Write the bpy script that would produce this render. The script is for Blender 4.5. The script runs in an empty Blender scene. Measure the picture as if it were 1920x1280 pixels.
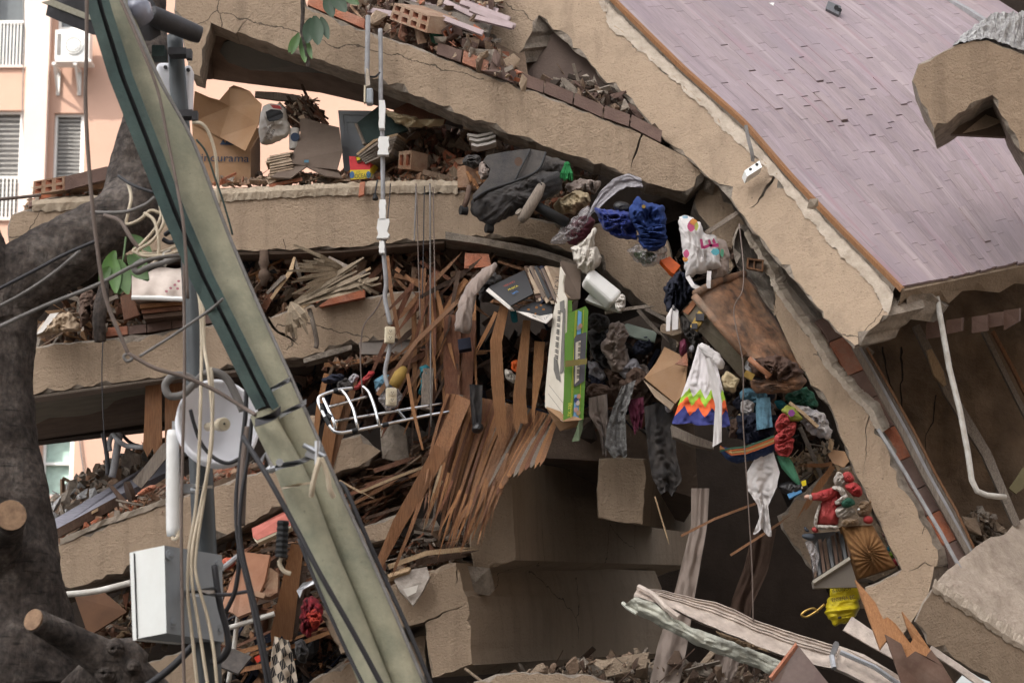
import bpy, bmesh, math, random
from mathutils import Vector, Matrix, Euler, noise
from mathutils.geometry import tessellate_polygon
R = math.radians
scene = bpy.context.scene
COL = scene.collection
# ------------------------------------------------------------------ camera, sky, sun, exposure
CAM_H, PITCH, LENS = 1.6, R(10.7), 85.0
cam_d = bpy.data.cameras.new('camera')
cam = bpy.data.objects.new('camera', cam_d)
COL.objects.link(cam)
cam_d.lens = LENS
cam_d.sensor_width = 36.0
cam_d.clip_end = 2000.0
cam.location = (0,0, CAM_H)
cam.rotation_euler = (R(90) + PITCH, 0,0)
cam_d.dof.use_dof = True
cam_d.dof.focus_distance = 17.9
cam_d.dof.aperture_fstop = 3.4
scene.camera = cam
SUN = Vector((0.83,0.70,-1.20)).normalized()          # direction the light travels
sun_el = math.asin(-SUN.z)
sun_az = math.atan2(-SUN.x, -SUN.y)
world = bpy.data.worlds.new('World')
scene.world = world
world.use_nodes = True
wn = world.node_tree
sky = wn.nodes.new('ShaderNodeTexSky')
sky.sky_type = 'NISHITA'
sky.sun_disc = False
sky.sun_elevation = sun_el
sky.sun_rotation = sun_az
sky.air_density = 1.0
sky.dust_density = 4.0
sky.ozone_density = 0.6
wn.nodes['Background'].inputs['Strength'].default_value = 0.13
haze = wn.nodes.new('ShaderNodeHueSaturation')
haze.inputs['Saturation'].default_value = 0.22                # hazy city sky
wn.links.new(sky.outputs[0], haze.inputs['Color'])
wn.links.new(haze.outputs[0], wn.nodes['Background'].inputs['Color'])
sun_d = bpy.data.lights.new('sun', 'SUN')
sun_d.energy = 2.3
sun_d.angle = R(0.5)
sun_d.color = (1.0,0.94,0.85)
sun = bpy.data.objects.new('sun', sun_d)
COL.objects.link(sun)
sun.rotation_euler = SUN.to_track_quat('-Z', 'Y').to_euler()
sun.location = (-30,-20,60)
scene.view_settings.view_transform = 'Standard'
scene.view_settings.look = 'None'
scene.view_settings.exposure = 1.6
scene.view_settings.gamma = 1.0
scene.view_settings.use_curve_mapping = False
# ------------------------------------------------------------------ survey: picture bearing + distance -> a point in the street
K = 36.0 / LENS / 1920.0
cp, sp = math.cos(PITCH), math.sin(PITCH)
def P(x, y, Y):
    a, b = (x - 960.0) * K, (640.0 - y) * K
    d = Vector((a, cp - b * sp, sp + b * cp))
    return Vector((0,0, CAM_H)) + d * (Y / d.y)
def S(Y):                                               # metres per survey unit at that distance
    return K * Y / cp
def proj(p):
    q = p - Vector((0,0, CAM_H))
    f = q.y * cp + q.z * sp
    return 960 + q.x / f / K, 640 - (-q.y * sp + q.z * cp) / f / K
rng = random.Random(7)
def U(a, b): return rng.uniform(a, b)
def jn(t, a, s=0): return a * 1.3 * (noise.noise(Vector((t * 23, s, .3))) + .5 * noise.noise(Vector((t * 71, s, 7.1))) + .2 * noise.noise(Vector((t * 190, s, 3.7))))
# ------------------------------------------------------------------ mesh builder
class MB:
    def __init__(s):
        s.v, s.f, s.m, s.uv = [], [], [], None
    def add(s, vs, fs, mi=0):
        b = len(s.v)
        s.v += [Vector(v) for v in vs]
        for f in fs:
            s.f.append([b + i for i in f]); s.m.append(mi)
        return b
    def plate(s, pts, thick, mi=0, mis=None, d=None):   # polygon of points with a thickness going away from the viewer
        pts = [Vector(p) for p in pts]
        n = Vector((0,0,0))
        for i in range(len(pts)):
            a, b = pts[i], pts[(i + 1) % len(pts)]
            n += Vector(((a.y - b.y) * (a.z + b.z),(a.z - b.z) * (a.x + b.x),(a.x - b.x) * (a.y + b.y)))
        n.normalize()
        if n.dot(pts[0] - Vector((0,0, CAM_H))) < 0: n = -n
        off = (d if d is not None else n) * thick
        k = len(pts)
        if k == 4: tris = [(0,1,2,3)]
        else:
            u = (pts[1] - pts[0]).normalized(); w = n.cross(u)
            tris = tessellate_polygon([[Vector((p.dot(u), p.dot(w), 0)) for p in pts]])
        b = s.add(pts + [p + off for p in pts], [], mi)
        for t in tris:
            s.f.append([b + i for i in t]); s.m.append(mi)
            s.f.append([b + k + i for i in reversed(t)]); s.m.append(mi if mis is None else mis)
        for i in range(k):
            j = (i + 1) % k
            s.f.append([b + j, b + i, b + k + i, b + k + j]); s.m.append(mi if mis is None else mis)
    def box(s, c, size, rot=None, mi=0):
        m = rot if rot is not None else Matrix.Identity(3)
        c = Vector(c); hx, hy, hz = [q / 2 for q in size]
        vs = [c + m @ Vector((x * hx, y * hy, z * hz)) for x in (-1,1) for y in (-1,1) for z in (-1,1)]
        s.add(vs, [(0,1,3,2),(4,6,7,5),(0,4,5,1),(2,3,7,6),(0,2,6,4),(1,5,7,3)], mi)
    def tube(s, pts, rad, n=8, mi=0, cap=True, jit=0.0):
        pts = [Vector(p) for p in pts]
        if not hasattr(rad, '__len__'): rad = [rad] * len(pts)
        t0 = (pts[1] - pts[0]).normalized()
        u = t0.orthogonal().normalized()
        rings = []
        for i, p in enumerate(pts):
            a, b = pts[max(0, i - 1)], pts[min(len(pts) - 1, i + 1)]
            t = (b - a)
            t = t.normalized() if t.length > 1e-9 else t0
            u = (u - t * u.dot(t))
            u = u.normalized() if u.length > 1e-6 else t.orthogonal().normalized()
            w = t.cross(u)
            ring = []
            for k in range(n):
                q = 2 * math.pi * k / n
                r = rad[i]
                if jit: r *= 1 + jit * noise.noise((p + u * math.cos(q) * r + w * math.sin(q) * r) * 4)
                ring.append(p + (u * math.cos(q) + w * math.sin(q)) * r)
            rings.append(ring)
        fs = []
        for i in range(len(pts) - 1):
            for k in range(n):
                k2 = (k + 1) % n
                fs.append((i * n + k, i * n + k2, (i + 1) * n + k2, (i + 1) * n + k))
        if cap:
            fs.append(tuple(reversed(range(n)))); fs.append(tuple((len(pts) - 1) * n + k for k in range(n)))
        s.add([v for r in rings for v in r], fs, mi)
    def grid(s, rows, mi=0, closed=False):              # rows of points, equal length
        n = len(rows[0]); fs = []
        for i in range(len(rows) - 1):
            for k in range(n if closed else n - 1):
                k2 = (k + 1) % n
                fs.append((i * n + k, i * n + k2, (i + 1) * n + k2, (i + 1) * n + k))
        return s.add([v for r in rows for v in r], fs, mi)
    def hull(s, pts, mi=0):
        bm = bmesh.new()
        for p in pts: bm.verts.new(p)
        r = bmesh.ops.convex_hull(bm, input=bm.verts)
        bm.verts.ensure_lookup_table()
        used = {}
        vs, fs = [], []
        for f in bm.faces:
            q = []
            for v in f.verts:
                if v not in used:
                    used[v] = len(vs); vs.append(v.co.copy())
                q.append(used[v])
            fs.append(q)
        bm.free()
        s.add(vs, fs, mi)
E = ''
VY = Vector((0,1,0))
def link(name, mb, mats, parent=None, smooth=False, origin=None):
    if not isinstance(mats, (list, tuple)): mats = [mats]
    if parent is not None: o0 = parent['_w'] if '_w' in parent else None
    if origin is None:
        if parent is not None: origin = WORLD[parent.name]
        else:
            n = len(mb.v)
            c = sum(mb.v, Vector()) / n
            origin = Vector((c.x, c.y, min(v.z for v in mb.v)))
    me = bpy.data.meshes.new(name)
    me.from_pydata([v - origin for v in mb.v], [], mb.f)
    for m in mats: me.materials.append(m)
    me.polygons.foreach_set('material_index', mb.m)
    if smooth: me.polygons.foreach_set('use_smooth', [True] * len(mb.f))
    if mb.uv is not None and len(mb.uv) == len(mb.v):
        ul = me.uv_layers.new(name='UVMap')
        for l in me.loops: ul.data[l.index].uv = mb.uv[l.vertex_index]
    bm = bmesh.new(); bm.from_mesh(me)
    bmesh.ops.recalc_face_normals(bm, faces=bm.faces)
    bm.to_mesh(me); bm.free()
    me.update()
    o = bpy.data.objects.new(name, me)
    COL.objects.link(o)
    WORLD[o.name] = origin
    if parent is None: o.location = origin
    else:
        o.parent = parent
        o.location = origin - WORLD[parent.name]
    return o
WORLD = {}
def tag(o, label=None, cat=None, group=None, kind=None):
    if label: o['label'] = label
    if cat: o['category'] = cat
    if group: o['group'] = group
    if kind: o['kind'] = kind
    return o
def thing(name, label, cat, at, group=None):
    o = bpy.data.objects.new(name, None)
    COL.objects.link(o)
    o.empty_display_size = 0.1
    o.location = at
    WORLD[o.name] = Vector(at)
    return tag(o, label, cat, group)
def solo(name, label, cat, mb, mats, group=None, smooth=False, kind=None):
    return tag(link(name, mb, mats, None, smooth), label, cat, group, kind)
# ------------------------------------------------------------------ materials
def base_mat(name):
    m = bpy.data.materials.new(name); m.use_nodes = True
    nt = m.node_tree
    return m, nt, nt.nodes['Principled BSDF'], nt.nodes.new, nt.links.new
def mat(name, c, c2=None, rough=0.8, scale=6.0, bump=0.0, bscale=60.0, grain=None, dust=0.0, metal=0.0, spec=0.3,
        alpha=1.0, trans=0.0, rnd=0.0, spots=0.0, dustc=(0.42,0.34,0.27), sheen=0.0, contrast=0.35):
    m, nt, bs, N, L = base_mat(name)
    c2 = c2 or tuple(q * 0.72 for q in c)
    tc = N('ShaderNodeTexCoord')
    geo = N('ShaderNodeNewGeometry')
    vec = geo.outputs['Position']
    if grain:
        mp = N('ShaderNodeMapping'); mp.inputs['Scale'].default_value = grain
        L(tc.outputs['Object'], mp.inputs['Vector']); vec = mp.outputs[0]
    nz = N('ShaderNodeTexNoise'); nz.inputs['Scale'].default_value = scale
    nz.inputs['Detail'].default_value = 6; nz.inputs['Roughness'].default_value = 0.62
    L(vec, nz.inputs['Vector'])
    rp = N('ShaderNodeValToRGB')
    rp.color_ramp.elements[0].position = 0.5 - contrast / 2; rp.color_ramp.elements[1].position = 0.5 + contrast / 2
    rp.color_ramp.elements[0].color = (*c2,1); rp.color_ramp.elements[1].color = (*c, 1)
    L(nz.outputs['Fac'], rp.inputs['Fac'])
    out = rp.outputs['Color']
    if rnd:
        oi = N('ShaderNodeObjectInfo')
        hs = N('ShaderNodeHueSaturation')
        mr = N('ShaderNodeMapRange'); mr.inputs['To Min'].default_value = 1 - rnd; mr.inputs['To Max'].default_value = 1 + rnd
        L(oi.outputs['Random'], mr.inputs['Value']); L(mr.outputs[0], hs.inputs['Value']); L(out, hs.inputs['Color'])
        out = hs.outputs['Color']
    if spots:
        n3 = N('ShaderNodeTexNoise'); n3.inputs['Scale'].default_value = 38; n3.inputs['Detail'].default_value = 3
        L(geo.outputs['Position'], n3.inputs['Vector'])
        r3 = N('ShaderNodeValToRGB'); r3.color_ramp.elements[0].position = 0.68; r3.color_ramp.elements[1].position = 0.74
        r3.color_ramp.elements[0].color = (0,0,0,1); r3.color_ramp.elements[1].color = (spots,) * 3 + (1,)
        L(n3.outputs['Fac'], r3.inputs['Fac'])
        mx = N('ShaderNodeMix'); mx.data_type = 'RGBA'
        L(r3.outputs['Color'], mx.inputs['Factor']); L(out, mx.inputs['A']); mx.inputs['B'].default_value = (*[q * 0.3 for q in c], 1)
        out = mx.outputs['Result']
    if dust:
        n4 = N('ShaderNodeTexNoise'); n4.inputs['Scale'].default_value = 2.6; n4.inputs['Detail'].default_value = 8
        n4.inputs['Roughness'].default_value = 0.7
        L(geo.outputs['Position'], n4.inputs['Vector'])
        r4 = N('ShaderNodeValToRGB'); r4.color_ramp.elements[0].position = 0.42; r4.color_ramp.elements[1].position = 0.68
        r4.color_ramp.elements[0].color = (0,0,0,1); r4.color_ramp.elements[1].color = (dust,) * 3 + (1,)
        L(n4.outputs['Fac'], r4.inputs['Fac'])
        mx = N('ShaderNodeMix'); mx.data_type = 'RGBA'
        L(r4.outputs['Color'], mx.inputs['Factor']); L(out, mx.inputs['A']); mx.inputs['B'].default_value = (*dustc, 1)
        out = mx.outputs['Result']
    L(out, bs.inputs['Base Color'])
    bs.inputs['Roughness'].default_value = rough
    bs.inputs['Metallic'].default_value = metal
    bs.inputs['Specular IOR Level'].default_value = spec
    bs.inputs['Alpha'].default_value = alpha
    if trans:
        bs.inputs['Transmission Weight'].default_value = trans
    if sheen: bs.inputs['Sheen Weight'].default_value = sheen
    if bump:
        n2 = N('ShaderNodeTexNoise'); n2.inputs['Scale'].default_value = bscale; n2.inputs['Detail'].default_value = 5
        n2.inputs['Roughness'].default_value = 0.7
        L(vec if grain else geo.outputs['Position'], n2.inputs['Vector'])
        bp = N('ShaderNodeBump'); bp.inputs['Strength'].default_value = bump; bp.inputs['Distance'].default_value = 0.02
        L(n2.outputs['Fac'], bp.inputs['Height']); L(bp.outputs[0], bs.inputs['Normal'])
    return m
M = {}
def stucco(name, c, c2, dirt):
    m = mat(name, c, c2,0.93,1.3,0.75,62, spots=0.8, dust=0.55, dustc=tuple(q * .80 for q in c2), contrast=.5)
    nt = m.node_tree; bs = nt.nodes['Principled BSDF']; N = nt.nodes.new; L = nt.links.new
    src = bs.inputs['Base Color'].links[0].from_socket
    geo = N('ShaderNodeNewGeometry')
    bp = bs.inputs['Normal'].links[0].from_node; bp.inputs['Distance'].default_value = .03
    nc = N('ShaderNodeTexNoise'); nc.inputs['Scale'].default_value = 11; nc.inputs['Detail'].default_value = 8; nc.inputs['Roughness'].default_value = .6; L(geo.outputs['Position'], nc.inputs['Vector'])
    b2 = N('ShaderNodeBump'); b2.inputs['Strength'].default_value = .5; b2.inputs['Distance'].default_value = .06; L(nc.outputs['Fac'], b2.inputs['Height']); L(b2.outputs[0], bp.inputs['Normal'])
    mp = N('ShaderNodeMapping'); mp.inputs['Scale'].default_value = (7,7,.55); L(geo.outputs['Position'], mp.inputs['Vector'])
    n1 = N('ShaderNodeTexNoise'); n1.inputs['Scale'].default_value = 1.0; n1.inputs['Detail'].default_value = 7; n1.inputs['Roughness'].default_value = .65; L(mp.outputs[0], n1.inputs['Vector'])
    r1 = N('ShaderNodeValToRGB'); r1.color_ramp.elements[0].position = .5; r1.color_ramp.elements[1].position = .78
    r1.color_ramp.elements[0].color = (0,0,0,1); r1.color_ramp.elements[1].color = (.6,.6,.6,1); L(n1.outputs['Fac'], r1.inputs['Fac'])
    x1 = N('ShaderNodeMix'); x1.data_type = 'RGBA'; L(r1.outputs[0], x1.inputs['Factor']); L(src, x1.inputs['A']); x1.inputs['B'].default_value = (*dirt, 1)
    nw = N('ShaderNodeTexNoise'); nw.inputs['Scale'].default_value = 4; nw.inputs['Detail'].default_value = 5; L(geo.outputs['Position'], nw.inputs['Vector'])
    av = N('ShaderNodeVectorMath'); av.operation = 'MULTIPLY_ADD'; av.inputs[1].default_value = (.22,.22,.22); L(nw.outputs['Color'], av.inputs[0]); L(geo.outputs['Position'], av.inputs[2])
    vo = N('ShaderNodeTexVoronoi'); vo.feature = 'DISTANCE_TO_EDGE'; vo.inputs['Scale'].default_value = .55; L(av.outputs[0], vo.inputs['Vector'])
    lt = N('ShaderNodeMath'); lt.operation = 'LESS_THAN'; lt.inputs[1].default_value = .0022; L(vo.outputs['Distance'], lt.inputs[0])
    nm = N('ShaderNodeTexNoise'); nm.inputs['Scale'].default_value = .7; L(geo.outputs['Position'], nm.inputs['Vector'])
    g2 = N('ShaderNodeMath'); g2.operation = 'GREATER_THAN'; g2.inputs[1].default_value = .56; L(nm.outputs['Fac'], g2.inputs[0])
    mu = N('ShaderNodeMath'); mu.operation = 'MULTIPLY'; L(lt.outputs[0], mu.inputs[0]); L(g2.outputs[0], mu.inputs[1])
    m2 = N('ShaderNodeMath'); m2.operation = 'MULTIPLY'; m2.inputs[1].default_value = .75; L(mu.outputs[0], m2.inputs[0])
    x2 = N('ShaderNodeMix'); x2.data_type = 'RGBA'; L(m2.outputs[0], x2.inputs['Factor']); L(x1.outputs['Result'], x2.inputs['A']); x2.inputs['B'].default_value = (.05,.04,.03,1)
    L(x2.outputs['Result'], bs.inputs['Base Color'])
    return m
M['stucco'] = stucco('stucco', (0.50,0.375,0.268),(0.405,0.30,0.21),(0.20,0.148,0.105))
M['stucco_pink'] = stucco('stucco_dull', (0.40,0.305,0.22),(0.33,0.25,0.18),(0.19,0.145,0.105))  # duller stucco copy; on receding block sides it stands in for shade
M['broken'] = mat('broken_concrete', (0.34,0.29,0.24),(0.15,0.125,0.10), 0.95,14,1.0,40, dust=0.5)
M['screed'] = mat('pale_screed', (0.55,0.47,0.385),(0.36,0.295,0.23), 0.95,9,.8,60)
M['aggregate'] = mat('aggregate', (0.52,0.51,0.50),(0.20,0.19,0.19), 0.95,26,1.0,60)
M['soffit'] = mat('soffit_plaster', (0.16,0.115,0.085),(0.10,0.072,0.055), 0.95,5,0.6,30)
M['green_paint'] = mat('dark_green_paint', (0.035,0.055,0.05), None, 0.7,6,0.3,30)
M['grey_paint'] = mat('grey_green_paint', (0.21,0.20,0.155), None, 0.85,5,0.3,30)
M['brick'] = mat('orange_brick', (0.45,0.15,0.075),(0.30,0.10,0.055), 0.9,14,0.7,60, rnd=0.2, dust=0.45)
M['brick_brown'] = mat('brown_brick', (0.165,0.105,0.085),(0.12,0.075,0.062), 0.9,10,0.4,60, rnd=0.12, dust=0.3, dustc=(.2,.145,.12))
M['brick_dust'] = mat('dusty_brick', (0.34,0.22,0.14),(0.22,0.11,0.065), 0.95,10,0.7,50, dust=0.5)
WD = (0.20,0.145,0.105)
def wood(name, c, c2, **k):
    kw = dict(rough=0.75, scale=5, bump=0.8, bscale=9, grain=(26,26,1.6), rnd=0.25); kw.update(k)
    return mat(name, c, c2, **kw)
M['wood'] = wood('brown_wood', (0.33,0.162,0.078),(0.19,0.085,0.04), dust=0.35, dustc=WD)
M['wood_orange'] = wood('orange_wood', (0.42,0.205,0.09),(0.29,0.13,0.055), dust=.2, dustc=WD)
M['wood_dark'] = wood('dark_wood', (0.10,0.058,0.038),(0.055,0.03,0.02), dust=0.5, dustc=WD)
M['wood_pale'] = wood('pale_wood', (0.50,0.36,0.22),(0.36,0.24,0.14))
M['wood_red'] = wood('reddish_wood', (0.25,0.105,0.056),(0.14,0.055,0.032), dust=0.4, dustc=WD)
M['wood_grey'] = wood('weathered_wood', (0.30,0.25,0.205),(0.16,0.13,0.105), dust=0.3, dustc=WD)
M['plank'] = None
M['card'] = mat('cardboard', (0.30,0.175,0.092),(0.25,0.14,0.072), 0.85,4,0.15,40, dust=0.15)
M['card_dark'] = mat('grey_brown_card', (0.155,0.115,0.09),(0.12,0.088,0.068), 0.85,4,0.15,40)
M['paper'] = mat('white_paper', (0.66,0.62,0.58),(0.52,0.48,0.43), 0.7,8,0.2,20)
M['paper_old'] = mat('old_paper', (0.42,0.33,0.24),(0.27,0.19,0.13), 0.85,12,0.3,40)
M['black_cloth'] = mat('black_cloth', (0.022,0.020,0.021),(0.013,0.012,0.013), 0.8,10,0.3,120, dust=0.12, sheen=0.1)
M['black_plastic'] = mat('black_plastic', (0.018,0.017,0.018), None, 0.45,6,0.2,30, spec=0.5)
M['black'] = mat('black_rubber', (0.02,0.02,0.021), None, 0.6,6)
M['dark_metal'] = mat('dark_metal', (0.055,0.053,0.058),(0.035,0.033,0.036), 0.6,8,0.2,30, spec=0.4)
M['post_metal'] = mat('post_paint', (0.05,0.058,0.062),(0.035,0.04,0.044), 0.5,7,0.15,20, spec=0.5)
M['chrome'] = mat('chrome', (0.72,0.72,0.73),(0.5,0.5,0.5), 0.22,12, metal=1.0)
M['steel'] = mat('galvanised_steel', (0.55,0.56,0.58),(0.36,0.36,0.37), 0.42,15, metal=0.9)
M['grey_pipe'] = mat('grey_conduit', (0.33,0.33,0.34),(0.22,0.21,0.21), 0.6,10)
M['white_pipe'] = mat('white_conduit', (0.62,0.60,0.56),(0.42,0.38,0.33), 0.55,10)
M['white'] = mat('white_paint', (0.78,0.77,0.75),(0.70,0.69,0.66), 0.55,5)
M['white_plastic'] = mat('white_plastic', (0.82,0.82,0.86),(0.76,0.76,0.80), 0.45,2.5, spec=0.45)
M['cream'] = mat('cream_plastic', (0.66,0.58,0.43),(0.56,0.48,0.35), 0.5,6)
M['cable_cream'] = mat('cream_cable', (0.60,0.51,0.38),(0.46,0.38,0.28), 0.6,9)
M['cable_dark'] = mat('dark_cable', (0.035,0.033,0.036), None, 0.55,6)
M['cable_grey'] = mat('grey_cable', (0.20,0.185,0.175),(0.13,0.12,0.11), 0.7,9)
M['cable_brown'] = mat('dusty_cable', (0.17,0.13,0.11), None, 0.75,9)
M['pole'] = mat('weathered_pole', (0.42,0.385,0.275),(0.24,0.235,0.165), 0.75,3.4,0.35,22, dust=0.8, dustc=(0.155,0.165,0.12), spots=.5, contrast=0.5)
M['trough'] = mat('green_trough', (0.03,0.058,0.052),(0.016,0.032,0.03), 0.65,5,0.25,40, dust=0.25, dustc=(0.13,0.16,0.13))
M['box_white'] = mat('cabinet_paint', (0.78,0.79,0.76),(0.72,0.73,0.70), 0.5,3, dust=0.15)
M['box_grey'] = mat('cabinet_grey', (0.33,0.355,0.38),(0.28,0.30,0.325), 0.5,5,0.1,30)
def bark():
    m, nt, bs, N, L = base_mat('bark')
    tc = N('ShaderNodeTexCoord')
    nz = N('ShaderNodeTexNoise'); nz.inputs['Scale'].default_value = 3.5; nz.inputs['Detail'].default_value = 9; nz.inputs['Roughness'].default_value = 0.68
    L(tc.outputs['Object'], nz.inputs['Vector'])
    rp = N('ShaderNodeValToRGB')
    e = rp.color_ramp.elements
    e[0].position = 0.33; e[0].color = (0.055,0.044,0.039,1)
    e[1].position = 0.72; e[1].color = (0.36,0.315,0.285,1)
    k = e.new(0.52); k.color = (0.14,0.115,0.102,1)
    L(nz.outputs['Fac'], rp.inputs['Fac']); L(rp.outputs[0], bs.inputs['Base Color'])
    mp = N('ShaderNodeMapping'); mp.inputs['Scale'].default_value = (12,12,3.5)
    L(tc.outputs['Object'], mp.inputs['Vector'])
    n2 = N('ShaderNodeTexNoise'); n2.inputs['Scale'].default_value = 3; n2.inputs['Detail'].default_value = 7; n2.inputs['Roughness'].default_value = 0.7
    L(mp.outputs[0], n2.inputs['Vector'])
    bp = N('ShaderNodeBump'); bp.inputs['Strength'].default_value = 1.0; bp.inputs['Distance'].default_value = 0.09
    L(n2.outputs['Fac'], bp.inputs['Height']); L(bp.outputs[0], bs.inputs['Normal'])
    m3 = N('ShaderNodeMapping'); m3.inputs['Scale'].default_value = (2.2,2.2,15); L(tc.outputs['Object'], m3.inputs['Vector'])
    n3 = N('ShaderNodeTexNoise'); n3.inputs['Scale'].default_value = 2.2; n3.inputs['Detail'].default_value = 6; L(m3.outputs[0], n3.inputs['Vector'])
    r3 = N('ShaderNodeValToRGB'); r3.color_ramp.elements[0].position = .60; r3.color_ramp.elements[1].position = .68
    r3.color_ramp.elements[0].color = (0,0,0,1); r3.color_ramp.elements[1].color = (.7,.7,.7,1); L(n3.outputs['Fac'], r3.inputs['Fac'])
    x3 = N('ShaderNodeMix'); x3.data_type = 'RGBA'; L(r3.outputs[0], x3.inputs['Factor']); L(rp.outputs[0], x3.inputs['A']); x3.inputs['B'].default_value = (.03,.025,.022,1)
    n4 = N('ShaderNodeTexNoise'); n4.inputs['Scale'].default_value = 26; n4.inputs['Detail'].default_value = 4; L(tc.outputs['Object'], n4.inputs['Vector'])
    x4 = N('ShaderNodeMix'); x4.data_type = 'RGBA'; x4.blend_type = 'MULTIPLY'; x4.inputs['Factor'].default_value = .75; L(x3.outputs['Result'], x4.inputs['A'])
    r4 = N('ShaderNodeValToRGB'); r4.color_ramp.elements[0].position = .35; r4.color_ramp.elements[1].position = .65; r4.color_ramp.elements[0].color = (.45,.45,.45,1); r4.color_ramp.elements[1].color = (1.25,1.2,1.15,1)
    L(n4.outputs['Fac'], r4.inputs['Fac']); L(r4.outputs[0], x4.inputs['B']); L(x4.outputs['Result'], bs.inputs['Base Color'])
    bs.inputs['Roughness'].default_value = 0.9; bs.inputs['Specular IOR Level'].default_value = 0.25
    return m
M['bark'] = bark()
M['cutwood'] = mat('cut_wood', (0.36,0.23,0.14),(0.16,0.095,0.06), 0.85,16,0.4,40)
M['leaf'] = mat('leaf', (0.075,0.16,0.03),(0.045,0.10,0.02), 0.5,8, rnd=0.3, spec=0.4)
M['leaf_dark'] = mat('dark_leaf', (0.02,0.05,0.018),(0.014,0.035,0.012), 0.5,8, spec=0.4)
def flat(name, c, rough=0.7, v=0.75, **k):
    return mat(name, c, tuple(q * v for q in c), rough, k.pop('scale', 9), k.pop('bump', 0.2), k.pop('bscale', 50), **k)
M['red'] = flat('red_cloth', (0.36,0.028,0.03), dust=0.15)
M['red_bright'] = flat('red_plastic', (0.62,0.05,0.025), 0.45)
M['orange'] = flat('orange_plastic', (0.75,0.13,0.02), 0.45)
M['blue_cloth'] = flat('blue_cloth', (0.014,0.03,0.19), 0.85, sheen=0.15)
M['blue_cloth2'] = flat('blue_denim', (0.02,0.045,0.17), 0.9)
M['teal'] = flat('teal_cloth', (0.02,0.17,0.21))
M['denim_pale'] = flat('light_blue_cloth', (0.13,0.27,0.36), 0.85,0.5, scale=26)
M['navy'] = flat('navy_cloth', (0.018,0.02,0.035), 0.85)
M['grey_cloth'] = flat('grey_cloth', (0.36,0.34,0.36), 0.85)
M['white_cloth'] = flat('white_cloth', (0.60,0.565,0.55), 0.85,0.85)
M['beige_cloth'] = flat('beige_cloth', (0.48,0.38,0.24), 0.9)
M['taupe_cloth'] = flat('taupe_cloth', (0.30,0.235,0.20), 0.9, sheen=0.2)
M['brown_cloth'] = flat('brown_cloth', (0.12,0.075,0.055), 0.9)
M['fur'] = flat('white_plush', (0.62,0.54,0.46), 0.95,0.7, bump=1.0, bscale=90, sheen=0.4)
M['plush_brown'] = flat('brown_plush', (0.27,0.15,0.055), 0.95,0.65, bump=1.0, bscale=90, sheen=0.3)
M['skin_plush'] = flat('pink_plush', (0.55,0.34,0.26), 0.9)
M['green_box'] = flat('green_print', (0.125,0.275,0.045), 0.45,0.9)
M['green_dark'] = flat('dark_green', (0.012,0.075,0.045), 0.6)
M['tassel'] = flat('green_yarn', (0.02,0.17,0.05), 0.9)
M['yellow'] = flat('yellow_plastic', (0.66,0.52,0.02), 0.4,0.8)
M['sponge'] = flat('pink_foam', (0.50,0.16,0.125), 0.9)
M['ink'] = flat('black_ink', (0.02,0.02,0.022), 0.6)
M['ink_blue'] = flat('blue_ink', (0.02,0.035,0.07), 0.6)
M['clear_bag'] = mat('clear_bag', (0.62,0.58,0.58), None, 0.25,8,0.5,14, alpha=0.42, spec=0.6)
M['white_bag'] = mat('white_bag', (0.58,0.54,0.48),(0.48,0.43,0.37), 0.5,6,0.3,16)
M['brass'] = mat('brass', (0.50,0.33,0.10),(0.25,0.16,0.05), 0.4,20, metal=0.9)
M['glass_dark'] = mat('window_glass', (0.05,0.055,0.06), None, 0.12,3, spec=0.6)
M['earth'] = mat('earth_wall', (0.19,0.135,0.092),(0.09,0.064,0.044), 0.95,3.5,1.0,16, dust=0.45, dustc=(0.28,0.21,0.15))
M['interior'] = mat('shaded_plaster', (0.05,0.036,0.028),(0.03,0.022,0.017), 0.95,3,0.4,30)  # plaster colour darkened; shade of the deep rooms is put into it
M['rubble_dust'] = mat('rubble_dust', (0.24,0.165,0.115),(0.14,0.095,0.065), 0.95,20,0.8,50)
# ------------------------------------------------------------------ SETTING
g = MB(); g.add([(-300,-200,0),(300,-200,0),(300,500,0),(-300,500,0)], [(0,1,2,3)])
tag(link('ground', g, mat('dusty_street', (0.085,0.078,0.07),(0.06,0.055,0.05), 0.95,3,0.5,40), origin=Vector((0,0,0))), kind='structure')
def box_mb(x0, x1, y0, y1, z0, z1, mi=0, mb=None):
    b = mb or MB()
    b.box(((x0 + x1) / 2, (y0 + y1) / 2, (z0 + z1) / 2),(x1 - x0, y1 - y0, z1 - z0), None, mi)
    return b
nb = thing('shade_tower', 'unseen tall tower added to keep the sun off the collapse', 'building', (-43,-14,0))  # out of view, added to cast the shade over the wreck
link('wall', box_mb(-47,-40,-25,-4,0,76), mat('render_pale', (0.70,0.63,0.55)), nb)
for fl in range(22):
    for k in range(4):
        wm = MB(); box_mb(-40.1,-39.9,-23 + k * 5,-21 + k * 5,1.2 + fl * 3.2,2.7 + fl * 3.2,0, wm)
        link('window', wm, M['glass_dark'], nb)
ob_ = thing('front_sky_blocker', 'unseen long block added behind the camera to cut low sky light', 'building', (2,-17,0))  # out of view, added so less low sky light reaches the cave
link('wall', box_mb(-16,26,-24,-15,0,21), mat('render_brown', (0.22,0.185,0.15)), ob_)
link('roof', box_mb(-16.3,26.3,-24.3,-14.7,21.003,21.3), mat('roof_brown', (0.16,0.12,0.10)), ob_)
sh_ = thing('side_sky_blocker', 'unseen block added on the right to cut low sky light', 'building', (17,10,0))  # out of view, added and raised to dim light from the right
link('wall', box_mb(11,22,-8,17,0,15), mat('render_tan', (0.30,0.24,0.19)), sh_)
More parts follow.
